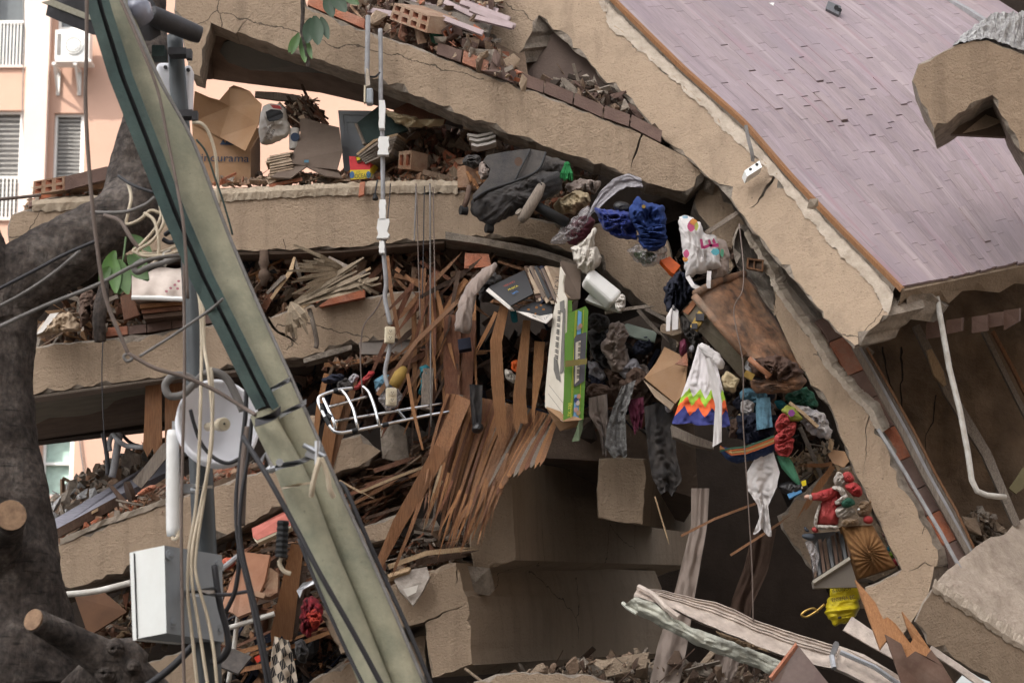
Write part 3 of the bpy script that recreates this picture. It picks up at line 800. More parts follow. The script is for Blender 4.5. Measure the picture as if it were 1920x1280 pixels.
for i in range(91):
    t = i / 90; x = 1788 + t * 240
    yb = 84 - 12 * math.sin(min(1, t * 1.6) * math.pi) + max(0, t - .25) * 55
    yt = 84 - 62 * math.sin(min(.5, t * 1.2) * math.pi) + max(0, t - .6) * 20
    rws[0].append(P(x, yb + jn(t * 1.1,3), Yf_(x, 0) - .01))
    for k, q in enumerate((.2,.4,.6,.8,1)): rws[k + 1].append(P(x + jn(t * 1.1,4, k), yb + (yt - yb) * q + jn(t * 1.1,4, k + 9), Yf_(x, 0) + .15 * q + jn(t * 1.1,.03, k + 20)))
cr.grid(rws); cr.grid([rws[-1], [p + Vector((.1,.45,-.2)) for p in rws[-1]]]); link('broken_top', cr, M['aggregate'], fc_)
sf = MB(); sf.plate([P(1753,250,16.75), P(1860,186,16.85), P(1893,257,16.9)], .05, d=VY); link('recess_face', sf, M['soffit'], fc_)
sf = MB(); sf.plate([P(1805,250,16.72), P(1848,215,16.8), P(1880,228,16.82), P(1850,240,16.78)], .012, d=VY); link('plaster_patch', sf, M['stucco_pink'], fc_)
# ------------------------------------------------------------------ the great curved slab with the parquet
Lc = [(1080,-72,18.95),(1161,9,18.6),(1281,127,18.15),(1395,227,17.7),(1482,328,17.35),(1570,420,17.0),(1692,541,16.55)]
Rc = [(1430,-95,20.6),(1560,0,20.15),(1640,62,19.75),(1690,105,19.5),(1745,158,19.2),(1830,245,18.7),(1905,345,18.2),(1990,480,17.6)]
def resample(pts3, n):
    d = [0]
    for i in range(1, len(pts3)): d.append(d[-1] + (pts3[i] - pts3[i - 1]).length)
    r = []
    j = 0
    for k in range(n + 1):
        q = d[-1] * k / n
        while j < len(d) - 2 and d[j + 1] < q: j += 1
        t = (q - d[j]) / (d[j + 1] - d[j])
        r.append(pts3[j].lerp(pts3[j + 1], t))
    return r
def smooth_line(p, it=6):
    p = p[:]
    for _ in range(it):
        p = [p[0]] + [(p[i - 1] + p[i] * 2 + p[i + 1]) / 4 for i in range(1, len(p) - 1)] + [p[-1]]
    return p
NL = 120
LL = smooth_line(resample([P(*q) for q in Lc], NL)); RR = smooth_line(resample([P(*q) for q in Rc], NL), 30)
def SF(t, v):
    q = max(0, min(1, t)) * NL; i = min(NL - 1, int(q)); f = q - i
    l, r = LL[i].lerp(LL[i + 1], f), RR[i].lerp(RR[i + 1], f)
    return l + (r - l) * v
def SN(t, v):
    e = .01
    n = (SF(t + e, v) - SF(t - e, v)).cross(SF(t, v + e) - SF(t, v - e)).normalized()
    return n if n.z > 0 else -n
def Yb(x, y): return 18.56 - 2.0 * ((x - 1161) + (y - 9)) / 1062.0
BB = [(932,-40),(1100,-62),(1125,-15),(1150,44),(1211,95),(1281,157),(1330,203),(1373,249),(1420,290),(1456,324),(1513,394),(1587,477),(1644,534),(1657,570),(1668,590),(1640,612),(1622,630),(1611,648),(1602,651),(1560,612),(1517,560),(1482,516),(1445,478),(1412,437),(1385,398),(1360,363),(1347,350),(1320,328),(1294,302),(1237,254),(1198,210),(1180,191),(1150,164),(1137,158),(1100,114),(1063,84),(1036,57),(1014,32),(1000,60),(985,90),(965,120),(930,88),(907,64),(920,20)]
vback = (RR[60] - LL[60]).normalized() * .38
pf = beam('great curved beige beam carrying the lilac parquet floor', BB, Yb, vback, inset=4, rough=2.4, seg=11,
          cracks=[([(1456,324),(1440,350),(1428,365),(1420,382),(1402,391)], 8)])
pf['category'] = 'fallen floor'; pf.name = 'parquet_floor'; WORLD['parquet_floor'] = WORLD['concrete_beam'] if False else Vector(pf.location)
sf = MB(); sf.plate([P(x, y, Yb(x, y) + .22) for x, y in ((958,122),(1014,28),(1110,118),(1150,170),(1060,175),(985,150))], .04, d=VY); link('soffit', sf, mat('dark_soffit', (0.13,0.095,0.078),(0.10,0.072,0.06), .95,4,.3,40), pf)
te = [(1100,-62),(1125,-15),(1150,44),(1211,95),(1281,157),(1330,203),(1373,249),(1420,290),(1456,324),(1513,394),(1587,477),(1644,534),(1668,585)]
def polyat(pl, t):
    d = [0]
    for i in range(1, len(pl)): d.append(d[-1] + math.hypot(pl[i][0] - pl[i - 1][0], pl[i][1] - pl[i - 1][1]))
    q = t * d[-1]
    for i in range(len(pl) - 1):
        if d[i + 1] >= q:
            f = (q - d[i]) / (d[i + 1] - d[i]); return pl[i][0] + f * (pl[i + 1][0] - pl[i][0]), pl[i][1] + f * (pl[i + 1][1] - pl[i][1])
    return pl[-1]
m = MB(); rows = [[], [], [], [], []]; rows2 = [[], [], []]
for i in range(421):
    t = i / 420; q = t * 2.2
    x, y = polyat(te, t)
    e = SF(t * .985,0.0); nn = SN(min(.98, max(.02, t)), .01)
    a = P(x - 6 + jn(q, 5), y + 5 + jn(q, 4,2), Yb(x, y) - .012)
    top_ = e - nn * .035
    b = P(x + jn(q, 1,3), y + jn(q, 1,4), Yb(x, y)).lerp(top_, .12) + nn * jn(q, .004,5)
    rows[0].append(a); rows[1].append(b)
    rows[2].append(b.lerp(top_, .45) + nn * jn(q, .005,6)); rows[3].append(b.lerp(top_, .72) + nn * jn(q, .006,7))
    gapd = .05 + .035 * noise.noise(Vector((t * 14,0,0)))
    rows[4].append(b.lerp(top_, .78) - nn * gapd)
    rows2[0].append(rows[4][-1]); rows2[1].append(top_ - nn * gapd); rows2[2].append(top_)
m.grid(rows); link('screed_edge', m, M['screed'], pf, smooth=True)
m = MB(); m.grid(rows2); link('edge_groove', m, M['broken'], pf)
m = MB(); r0 = [SF(i / 60,-.004) - SN(max(.02, min(.98, i / 60)), 0) * .03 for i in range(61)]; r1 = [SF(i / 60,-.004) + SN(max(.02, min(.98, i / 60)), 0) * .004 for i in range(61)]
r2 = [SF(i / 60,.012) + SN(max(.02, min(.98, i / 60)), 0) * .004 for i in range(61)]
m.grid([r0, r1, r2]); link('edge_strip', m, M['wood_orange'], pf)
rc_ = MB(); rc_.plate([P(x, y, 19.0 + (60 - y) * .006) for x, y in ((590,-70),(960,-70),(990,140),(1190,242),(1180,252),(1019,190),(865,132),(683,66),(590,22))], .3, d=VY)
solo('rubble_core', 'packed dusty rubble core behind the brick row on the top left beam', 'rubble', rc_, M['rubble_dust'])
VM = 1.85
NT, NV = 40,22
up_, dn_ = [], []
for i in range(NT + 1):
    t = i / NT
    up_.append([SF(t, VM * j / NV) - SN(max(.02, min(.98, t)), VM * j / NV) * .024 for j in range(NV + 1)])
    dn_.append([SF(t, VM * j / NV) - SN(max(.02, min(.98, t)), VM * j / NV) * (.20 + .03 * U(-1,1)) for j in range(NV + 1)])
for j in range(NV + 1):
    dn_[-1][j] = dn_[-1][j] + Vector((0,0, U(-.05,.05)))
m = MB(); m.grid(up_, 0); m.grid(dn_, 1)
m.grid([up_[-1], [a.lerp(b, .5) + Vector((U(-.02,.02), U(-.03,.0), 0)) for a, b in zip(up_[-1], dn_[-1])], dn_[-1]], 0)
m.grid([up_[0], dn_[0]], 0); m.grid([[r[-1] for r in up_], [r[-1] for r in dn_]], 0)
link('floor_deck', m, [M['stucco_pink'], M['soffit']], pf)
def plank_mat():
    m, nt, bs, N, L = base_mat('parquet_board')
    tc = N('ShaderNodeTexCoord'); oi = N('ShaderNodeObjectInfo'); geo = N('ShaderNodeNewGeometry')
    uv = N('ShaderNodeUVMap')
    ad = N('ShaderNodeVectorMath'); ad.operation = 'ADD'
    rv = N('ShaderNodeCombineXYZ'); sc0 = N('ShaderNodeMath'); sc0.operation = 'MULTIPLY'; sc0.inputs[1].default_value = 37
    L(oi.outputs['Random'], sc0.inputs[0]); L(sc0.outputs[0], rv.inputs[0]); L(sc0.outputs[0], rv.inputs[1])
    L(uv.outputs[0], ad.inputs[0]); L(rv.outputs[0], ad.inputs[1])
    mp = N('ShaderNodeMapping'); mp.inputs['Scale'].default_value = (60,9,1)
    L(ad.outputs[0], mp.inputs['Vector'])
    nz = N('ShaderNodeTexNoise'); nz.inputs['Scale'].default_value = 3; nz.inputs['Detail'].default_value = 7; nz.inputs['Roughness'].default_value = .6
    L(mp.outputs[0], nz.inputs['Vector'])
    rp = N('ShaderNodeValToRGB'); e = rp.color_ramp.elements
    e[0].position = .3; e[0].color = (0.215,0.163,0.17,1); e[1].position = .75; e[1].color = (0.345,0.27,0.28,1)
    L(nz.outputs['Fac'], rp.inputs['Fac'])
    hs = N('ShaderNodeHueSaturation'); r1 = N('ShaderNodeMapRange'); r1.inputs['To Min'].default_value = .84; r1.inputs['To Max'].default_value = 1.11
    L(oi.outputs['Random'], r1.inputs['Value']); L(r1.outputs[0], hs.inputs['Value']); L(rp.outputs[0], hs.inputs['Color'])
    ml = N('ShaderNodeMath'); ml.operation = 'MULTIPLY_ADD'; ml.inputs[1].default_value = 7.31; ml.inputs[2].default_value = 0
    fr = N('ShaderNodeMath'); fr.operation = 'FRACT'
    L(oi.outputs['Random'], ml.inputs[0]); L(ml.outputs[0], fr.inputs[0])
    r2 = N('ShaderNodeMapRange'); r2.inputs['To Min'].default_value = .475; r2.inputs['To Max'].default_value = .515
    L(fr.outputs[0], r2.inputs['Value']); L(r2.outputs[0], hs.inputs['Hue'])
    n2 = N('ShaderNodeTexNoise'); n2.inputs['Scale'].default_value = 1.1; n2.inputs['Detail'].default_value = 9; n2.inputs['Roughness'].default_value = .65
    L(geo.outputs['Position'], n2.inputs['Vector'])
    r3 = N('ShaderNodeValToRGB'); r3.color_ramp.elements[0].position = .4; r3.color_ramp.elements[1].position = .7
    r3.color_ramp.elements[0].color = (0,0,0,1); r3.color_ramp.elements[1].color = (.55,.55,.55,1)
    L(n2.outputs['Fac'], r3.inputs['Fac'])
    mx = N('ShaderNodeMix'); mx.data_type = 'RGBA'; L(r3.outputs[0], mx.inputs['Factor']); L(hs.outputs[0], mx.inputs['A']); mx.inputs['B'].default_value = (.365,.292,.305,1)
    n5 = N('ShaderNodeTexNoise'); n5.inputs['Scale'].default_value = .8; n5.inputs['Detail'].default_value = 6
    L(geo.outputs['Position'], n5.inputs['Vector'])
    r5 = N('ShaderNodeValToRGB'); r5.color_ramp.elements[0].position = .54; r5.color_ramp.elements[1].position = .62
    r5.color_ramp.elements[0].color = (0,0,0,1); r5.color_ramp.elements[1].color = (.4,.4,.4,1)
    L(n5.outputs['Fac'], r5.inputs['Fac'])
    m2 = N('ShaderNodeMix'); m2.data_type = 'RGBA'; L(r5.outputs[0], m2.inputs['Factor']); L(mx.outputs['Result'], m2.inputs['A']); m2.inputs['B'].default_value = (.235,.188,.212,1)
    mq = N('ShaderNodeMapping'); mq.inputs['Scale'].default_value = (11,1.1,1); L(uv.outputs[0], mq.inputs['Vector'])
    out = m2.outputs['Result']
    for zs, lo_, hi_, cc, am in ((0,.58,.66, (.45,.37,.37,1), .55),(5,.60,.67, (.30,.17,.195,1), .6),(9,.57,.7, (.20,.155,.17,1), .5)):
        n6 = N('ShaderNodeTexNoise'); n6.noise_dimensions = '4D'; n6.inputs['W'].default_value = zs; n6.inputs['Scale'].default_value = 1.6; n6.inputs['Detail'].default_value = 4
        L(mq.outputs[0], n6.inputs['Vector'])
        r6 = N('ShaderNodeValToRGB'); r6.color_ramp.elements[0].position = lo_; r6.color_ramp.elements[1].position = hi_
        r6.color_ramp.elements[0].color = (0,0,0,1); r6.color_ramp.elements[1].color = (am, am, am, 1); L(n6.outputs['Fac'], r6.inputs['Fac'])
        m6 = N('ShaderNodeMix'); m6.data_type = 'RGBA'; L(r6.outputs[0], m6.inputs['Factor']); L(out, m6.inputs['A']); m6.inputs['B'].default_value = cc; out = m6.outputs['Result']
    L(out, bs.inputs['Base Color'])
    bs.inputs['Roughness'].default_value = .5; bs.inputs['Specular IOR Level'].default_value = .35
    bp = N('ShaderNodeBump'); bp.inputs['Strength'].default_value = .15; bp.inputs['Distance'].default_value = .01
    L(nz.outputs['Fac'], bp.inputs['Height']); L(bp.outputs[0], bs.inputs['Normal'])
    return m
M['plank'] = plank_mat()
gapm = flat('board_gap', (0.03,0.02,0.02))
ROWV = .034
boards = []
nrow = int(VM / ROWV)
PL = .085
for r_ in range(nrow):
    v0, v1 = r_ * ROWV + .012, (r_ + 1) * ROWV + .014
    t = -U(0, PL)
    k = 0
    while t < .995:
        ln = PL * U(.9,1.1)
        t0, t1 = max(0, t), min(.998 - (U(0,.006) if t + ln > .99 else 0), t + ln)
        if t1 - t0 > .004: boards.append((v0, v1, t0, t1, r_, k))
        t += ln; k += 1
def board_geo(mb, v0, v1, t0, t1, gap, lift, uv):
    gv = ROWV * .010; gt = gap
    n = 3 if t1 - t0 > .05 else 2
    nn = SN(max(.02, min(.98, (t0 + t1) / 2)),(v0 + v1) / 2)
    vs = []
    for i in range(n):
        t_ = t0 + gt * .5 + (t1 - t0 - gt) * i / (n - 1)
        h = lift
        vs += [SF(t_, v0 + gv) + nn * h, SF(t_, v1 - gv) + nn * h, SF(t_, v0 + gv) + nn * (h - .02), SF(t_, v1 - gv) + nn * (h - .02)]
        uv += [(v0, t_),(v1, t_),(v0, t_),(v1, t_)]
    fs = []
    for i in range(n - 1):
        a, b = i * 4, i * 4 + 4
        fs += [(a, a + 1, b + 1, b),(a, b, b + 2, a + 2),(a + 1, a + 3, b + 3, b + 1)]
    fs += [(0,2,3,1),((n - 1) * 4, (n - 1) * 4 + 1, (n - 1) * 4 + 3, (n - 1) * 4 + 2)]
    mb.add(vs, fs)
slots = []
cand = []
for b in boards:
    c = SF((b[2] + b[3]) / 2, (b[0] + b[1]) / 2)
    x, y = proj(c)
    vis = -10 < x < 1935 and -10 < y < 640 and not inside(x, y, F)
    e0, e1 = proj(SF(b[2], b[0])), proj(SF(b[3], b[1]))
    cand.append((0 if vis else 1,-math.hypot(e0[0] - e1[0], e0[1] - e1[1]), b, x, y))
cand.sort(key=lambda q: (q[0], q[1]))
rest = MB(); ruv = []
open_j = [(1420,150),(1418,164),(1421,182),(1421,197),(1415,218),(1407,228),(1470,180),(1512,204),(1555,211),(1577,206),(1576,216),(1537,124),(1566,136),(1532,147),(1560,158),(1634,241),(1632,254),(1661,251),(1683,240),(1693,266),(1716,256),(1752,275),(1630,270),(1680,177),(1678,190)]
used_j = set()
nb_ = 0
for vis, _, b, x, y in cand:
    (v0, v1, t0, t1, r_, k) = b
    lift = U(-.0012,.0012)
    gap = U(.0002,.0009)
    ex, ey = proj(SF(t1, (v0 + v1) / 2))
    for i, (jx, jy) in enumerate(open_j):
        if i not in used_j and abs(ex - jx) < 8 and abs(ey - jy) < 34:
            gap = .0052; used_j.add(i); break
    if rng.random() < .006: gap = .005
    if rng.random() < .008: lift = .010
    if vis == 0 and nb_ < 300:
        m = MB(); m.uv = []
        board_geo(m, v0, v1, t0, t1, gap, lift, m.uv)
        c = sum(m.v, Vector()) / len(m.v)
        link('floor_board', m, M['plank'], pf, origin=c); nb_ += 1
    else:
        board_geo(rest, v0, v1, t0, t1, gap, lift, ruv)
rest.uv = ruv
def restmat():
    m = M['plank'].copy(); m.name = 'parquet_field'
    nt = m.node_tree
    oi = [n for n in nt.nodes if n.type == 'OBJECT_INFO'][0]
    g = nt.nodes.new('ShaderNodeNewGeometry')
    for l in list(nt.links):
        if l.from_node == oi and l.from_socket.name == 'Random':
            nt.links.new(g.outputs['Random Per Island'], l.to_socket)
    return m
o = link('floor_board_field', rest, restmat(), pf); o['kind'] = 'stuff'
m = MB(); m.tube([P(1770,-5,21.0), P(1815,20,20.75), P(1862,50,20.5)], .03,4);
link('metal_strip', m, M['grey_pipe'], pf)
for i, (x, y) in enumerate(((1752,600),(1790,596),(1838,590),(1868,584),(1898,578))):
    m = MB(); m.plate([P(x - 16, y + 4,17.0 + i * .08), P(x + 13, y, 17.0 + i * .08), P(x + 12, y + 22 + U(0,12), 17.05 + i * .08), P(x - 16, y + 30 + U(0,12), 17.05 + i * .08)], .14, d=Vector((.3,.9,.2)))
    link('brick', m, M['brick_brown'], pf)
m = MB(); m.plate([P(1700,552,16.66), P(1745,550,16.78), P(1772,574,16.95), P(1750,604,16.95), P(1722,600,16.8), P(1700,598,16.7)], .2, d=Vector((.3,.9,.2)))
link('broken_lip', m, M['broken'], pf)
# ------------------------------------------------------------------ the inside of the wreck: back walls, right hand room
def back_wall(name, label, poly, Y, m, thick=.25, cat='wall', amp=.05):
    if not callable(Y):
        yv = Y; Y = lambda x, y: yv
    mb = MB();
    xs = [p[0] for p in poly]; ys = [p[1] for p in poly]
    d = densify(poly, 40)
    mb.plate([P(x, y, Y(x, y)) for x, y, *_ in d], thick, d=VY)
    return solo(name, label, cat, mb, m)
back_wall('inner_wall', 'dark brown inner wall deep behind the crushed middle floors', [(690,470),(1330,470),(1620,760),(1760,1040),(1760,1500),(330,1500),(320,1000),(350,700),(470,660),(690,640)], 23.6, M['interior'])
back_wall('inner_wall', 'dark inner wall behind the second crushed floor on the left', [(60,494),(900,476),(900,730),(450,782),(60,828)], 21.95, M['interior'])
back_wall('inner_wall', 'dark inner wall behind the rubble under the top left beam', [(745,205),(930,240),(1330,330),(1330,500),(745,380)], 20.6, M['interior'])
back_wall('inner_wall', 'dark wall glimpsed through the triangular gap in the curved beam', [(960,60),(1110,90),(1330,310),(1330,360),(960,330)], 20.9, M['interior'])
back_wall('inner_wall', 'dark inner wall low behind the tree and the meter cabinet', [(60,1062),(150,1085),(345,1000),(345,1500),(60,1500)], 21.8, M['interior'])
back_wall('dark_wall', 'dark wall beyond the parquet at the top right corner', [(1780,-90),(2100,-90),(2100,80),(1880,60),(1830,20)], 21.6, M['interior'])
nd = [P(*q) for q in ((1104,470,18.4),(1200,440,18.4),(1300,400,18.4),(1374,452,18.0),(1400,520,17.9),(1452,591,17.8),(1536,745,17.65),(1594,872,17.5),(1629,942,17.4),(1690,1068,17.25))]
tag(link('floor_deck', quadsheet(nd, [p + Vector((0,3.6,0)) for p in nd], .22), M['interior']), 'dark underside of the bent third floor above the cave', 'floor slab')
back_wall('crushed_layer', 'dark crushed layer between the curved beam and the right slab', [(1300,310),(1360,350),(1450,470),(1560,590),(1640,660),(1600,680),(1500,590),(1420,500),(1340,420)], 18.25, M['broken'], .1, 'rubble')
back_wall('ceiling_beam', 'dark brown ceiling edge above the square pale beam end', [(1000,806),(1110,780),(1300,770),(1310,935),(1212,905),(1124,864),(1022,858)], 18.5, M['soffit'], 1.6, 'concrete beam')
ew = MB(); rows = []
for j in range(31):
    row = []
    for i in range(29):
        x, y = 1560 + 500 * i / 28,520 + 620 * j / 30
        q = noise.noise(Vector((x * .012, y * .006,1))) * .12 + noise.noise(Vector((x * .04, y * .02,4))) * .05
        row.append(P(x, y, 19.6 - .9 * (y - 520) / 620 + q))
    rows.append(row)
ew.grid(rows)
ew.grid([rows[0], [p + Vector((0,.3,0)) for p in rows[0]]])
ct = solo('earth_wall', 'rough earth coloured wall of the open room under the parquet', 'wall', ew, M['earth'], smooth=True)
def wall_crack(pts, w, parent):
    mb = MB(); L1, L2, tip = crack(pts, w)
    q = L1 + [tip] + L2[::-1]
    mb.plate([P(x, y, 19.6 - .9 * (y - 520) / 620 - .13) for x, y, _ in q], .02)
    link('crack_line', mb, flat('crack_shade', (0.02,0.015,0.012)), parent)  # dark strips laid on the wall; the shade of cracks is painted
def timber(label, pts, w, mt, group=None, depth=.05, name='timber', cat='timber'):
    mb = MB()
    for i in range(len(pts) - 1): pass
    n = len(pts)
    L, Rr = [], []
    for i, p in enumerate(pts):
        a = pts[max(0, i - 1)]; b = pts[min(n - 1, i + 1)]
        tx, ty = b[0] - a[0], b[1] - a[1]; l = math.hypot(tx, ty) or 1
        ww = (w[i] if hasattr(w, '__len__') else w) / 2
        L.append(P(p[0] - ty / l * ww, p[1] + tx / l * ww, p[2])); Rr.append(P(p[0] + ty / l * ww, p[1] - tx / l * ww, p[2]))
    dv = Vector((0, depth, 0))
    mb.grid([L, Rr]); mb.grid([[p + dv for p in L], [p + dv for p in Rr]])
    mb.grid([L, [p + dv for p in L]]); mb.grid([Rr, [p + dv for p in Rr]])
    mb.add([L[0], Rr[0], Rr[0] + dv, L[0] + dv, L[-1], Rr[-1], Rr[-1] + dv, L[-1] + dv], [(0,1,2,3),(4,5,6,7)])
    return solo(name, label, cat, mb, mt, group)
def Ys(x, y): return Yd(x, y) + .12
tk = thing('window_track', 'long bent aluminium window track along the bricks of the right slab', 'window track', P(1700,850,17.1))
for k, (off, w, mt, dz) in enumerate(((0,9, 'wood_grey', 0),(10,6, 'grey_pipe', .03),(18,5, 'wood_grey', .06),(25,4, 'wood', .05))):
    pts = [(1598 + off, 650 + off * .1),(1640 + off, 725),(1690 + off, 815),(1728 + off, 890),(1765 + off, 955),(1815 + off * .7,1045)]
    m = MB()
    q = [P(x, y, 17.12 + dz - .0004 * (y - 650)) for x, y in pts]; q2 = [P(x + w, y - w * .45,17.12 + dz - .0004 * (y - 650)) for x, y in pts]
    m.plate(q + q2[::-1], .05, d=VY); link('rail', m, M[mt], tk)
m = MB(); m.tube([P(1646,804,16.95), P(1700,890,16.9), P(1765,1000,16.8), P(1800,1065,16.75)], .014,6); link('rod', m, M['grey_pipe'], tk)
timber('weathered timber post slanting across the dark room behind the bent pipe', [(1718,610,18.3),(1780,735,18.1),(1850,850,17.9),(1908,985,17.6)], [14,20,18,14], M['wood_grey'])
timber('thin timber lath leaning at the far right of the dark room', [(1845,620,18.6),(1880,690,18.5),(1930,790,18.3)], 9, M['wood_grey'])
timber('second thin lath at the far right edge of the dark room', [(1862,620,18.7),(1900,690,18.6),(1935,760,18.5)], 6, M['wood'])
timber('broken pale lath hanging on the slanting timber post', [(1742,655,18.1),(1760,700,18.05),(1772,722,18)], [10,20,6], M['wood_pale'])
m = MB(); m.tube([P(*q) for q in ((1756,556,16.9),(1764,600,16.9),(1780,690,16.9),(1800,770,16.9),(1815,850,16.9),(1822,900,16.9),(1832,920,16.9),(1850,928,16.92),(1886,932,16.95))], .021,8)
solo('conduit_pipe', 'white bent conduit pipe hanging from the parquet edge', 'pipe', m, M['white_pipe'], smooth=True)
# ------------------------------------------------------------------ rubble
CH = []
for k in range(14):
    r2 = random.Random(100 + k)
    pts = [Vector((r2.uniform(-1,1), r2.uniform(-.8,.8), r2.uniform(-.7,.7))) for _ in range(9)]
    t = MB(); t.hull(pts); CH.append((t.v, t.f))
def chip_in(mb, c, size, mi, stretch=None, ang=None):
    vs, fs = rng.choice(CH)
    e = Euler((U(0,6.3), U(0,6.3), U(0,6.3))).to_matrix()
    mb.add([c + e @ Vector((v.x * size, v.y * size * .8, v.z * size * .6)) for v in vs], fs, mi)
def stick_in(mb, c, ln, w, mi, ang, spread):
    a = ang + rng.gauss(0, spread)
    d = Vector((math.cos(a), rng.gauss(0,.35), math.sin(a))).normalized()
    u = d.orthogonal().normalized(); q = U(0,6.3); v = d.cross(u)
    u, v = u * math.cos(q) + v * math.sin(q), v * math.cos(q) - u * math.sin(q)
    mt = Matrix((d, u, v)).transposed()
    mb.box(c, (ln, w, w * U(.2,.5)), mt, mi)
def pick_in(poly):
    xs = [p[0] for p in poly]; ys = [p[1] for p in poly]
    while True:
        x, y = U(min(xs), max(xs)), U(min(ys), max(ys))
        if inside(x, y, poly): return x, y
def heap(label, poly, Y0, Y1, n, size, mats, sticks=.4, ang=0.2, spread=.5, slen=(.1,.5), name='rubble', slope=0):
    mb = MB(); ms = [M[q] for q in mats]
    cy = sum(p[1] for p in poly) / len(poly)
    for _ in range(int(n * 2.8)):
        x, y = pick_in(poly)
        Yq = U(Y0, Y1) + slope * (cy - y) / 100
        c = P(x, y, Yq); mi = rng.randrange(len(ms))
        if rng.random() < sticks * .5: stick_in(mb, c, slen[0] * .6 + (slen[1] - slen[0]) * rng.random() ** 2,.008 + .04 * rng.random() ** 2, mi, ang, spread * 1.3)
        else: chip_in(mb, c, size * 1.15 * rng.random() ** 3.2 + .010, mi)
    return tag(link(name, mb, ms), label, 'rubble', None, 'stuff')
WOODS = ['wood', 'wood_red', 'wood_dark', 'wood_orange', 'wood_grey']
DUST = ['rubble_dust', 'brick_dust', 'broken', 'rubble_dust', 'wood_red']
heap('brown rubble of bricks and splinters heaped under the top left beam', [(700,345),(720,300),(745,265),(790,235),(900,262),(1000,300),(1120,335),(1080,400),(960,385),(860,345)], 18.15,19.6,1500,.10, ['rubble_dust', 'brick_dust', 'wood_red', 'earth', 'brick', 'rubble_dust', 'earth'], .14,-.25,.6, (.08,.35), slope=.5)
heap('small rubble lying along the top of the level left beam', [(370,345),(420,335),(640,325),(860,330),(860,345),(640,342)], 18.05,18.7,420,.05, ['rubble_dust', 'brick_dust', 'broken', 'paper_old', 'brick'], .3,0,.4, (.05,.3))
heap('splintered wood and plaster crushed between the beams behind the steel post', [(60,645),(70,605),(180,560),(320,530),(430,560),(430,600),(300,612),(190,620),(100,640)], 18.2,19.4,600,.09, ['rubble_dust', 'wood', 'wood_dark', 'broken', 'card', 'wood_red'], .4,.2,.6)
heap('crushed layer of lath and rubble under the level left beam', [(470,485),(720,474),(860,460),(1060,500),(1060,560),(900,520),(740,535),(600,560),(480,590),(440,560)], 18.2,19.6,2000,.085, ['wood_red', 'earth', 'wood_dark', 'brick_dust', 'rubble_dust', 'wood_red'], .45,.1,.6, (.06,.35))
heap('crushed belongings in the dark middle of the collapse', [(560,700),(820,665),(1040,620),(1230,640),(1310,740),(1200,850),(1050,790),(830,800),(640,790),(560,760)], 18.4,20.2,900,.13, ['wood_dark', 'black_cloth', 'brown_cloth', 'wood_red', 'navy', 'brown_cloth', 'wood_dark', 'interior'], .3,.6,.9, (.1,.5))
heap('layered broken laths under the chrome rack', [(640,905),(740,850),(830,815),(830,860),(800,900),(720,960),(690,1010),(620,1010),(640,950)], 18.0,19.0,520,.06, ['wood_dark', 'wood_red', 'wood_dark', 'wood', 'rubble_dust'], .8,.35,.22, (.15,.8))
heap('layered splinters and brick chips behind the leaning pole', [(400,1050),(470,1000),(545,960),(600,960),(640,1060),(560,1070),(430,1140),(400,1100)], 18.0,18.8,650,.07, ['wood_red', 'brick_dust', 'wood_orange', 'wood_dark', 'rubble_dust'], .55,.35,.3, (.1,.5))
heap('layered laths and slate chips above the big corner block', [(700,1085),(780,1010),(880,985),(890,1035),(860,1052),(740,1098),(700,1105)], 17.9,18.8,420,.07, ['wood_dark', 'wood_grey', 'rubble_dust', 'broken', 'wood_red'], .6,.2,.25, (.1,.6))
heap('grey plaster rubble by the tilted plank on the far left', [(92,975),(110,930),(180,885),(260,850),(330,825),(340,866),(270,882),(160,945)], 19.2,20.6,800,.10, ['broken', 'aggregate', 'wood_grey', 'brick_dust', 'broken', 'rubble_dust'], .15,.35,.4, (.1,.4), slope=1.2)
heap('rubble under the sloping beam beside the meter cabinet', [(160,1195),(200,1150),(262,1100),(330,1090),(330,1180),(240,1215),(180,1230)], 18.1,19,420,.09, ['rubble_dust', 'broken', 'wood_pale', 'brick_dust', 'wood_red'], .4,.5,.4)
heap('chunks of plaster at the foot of the cave', [(890,1290),(960,1262),(1100,1240),(1200,1230),(1330,1250),(1500,1275),(1520,1330),(890,1330)], 17.2,18.8,800,.075, ['stucco_pink', 'broken', 'rubble_dust', 'wood_dark'], .15,.2,.5)
heap('dark jumble of rags and splinters at the bottom behind the leaning pole', [(400,1180),(480,1130),(560,1100),(640,1110),(700,1150),(720,1190),(640,1290),(400,1290)], 17.9,19.0,700,.11, ['wood_dark', 'black_cloth', 'navy', 'rubble_dust', 'wood_red', 'broken', 'wood'], .5,.5,.5, (.1,.7))
heap('bricks and mortar rubble heaped on top of the top left beam', [(590,-40),(940,-40),(912,60),(960,120),(985,160),(900,130),(860,112),(780,80),(700,45),(590,5)], 17.95,18.8,650,.09, ['rubble_dust', 'broken', 'brick', 'brick_dust', 'stucco', 'brick_brown'], .12,-.3,.4, (.1,.4), slope=.5)
heap('dark rubble in the triangular gap of the curved beam', [(985,168),(1040,158),(1100,150),(1150,180),(1210,225),(1290,305),(1250,300),(1190,242),(1080,200)], 18.0,19.4,520,.10, ['broken', 'rubble_dust', 'wood_dark', 'interior', 'brick_brown'], .3,-.5,.4)
heap('dark rubble wedged behind the leather trunk', [(1265,480),(1320,420),(1380,440),(1400,530),(1500,700),(1560,790),(1610,900),(1570,900),(1500,840),(1400,820),(1290,700)], 17.9,19.2,620,.11, ['wood_dark', 'black_cloth', 'interior', 'rubble_dust', 'brown_cloth', 'wood_dark'], .2,-.9,.5, (.08,.3))
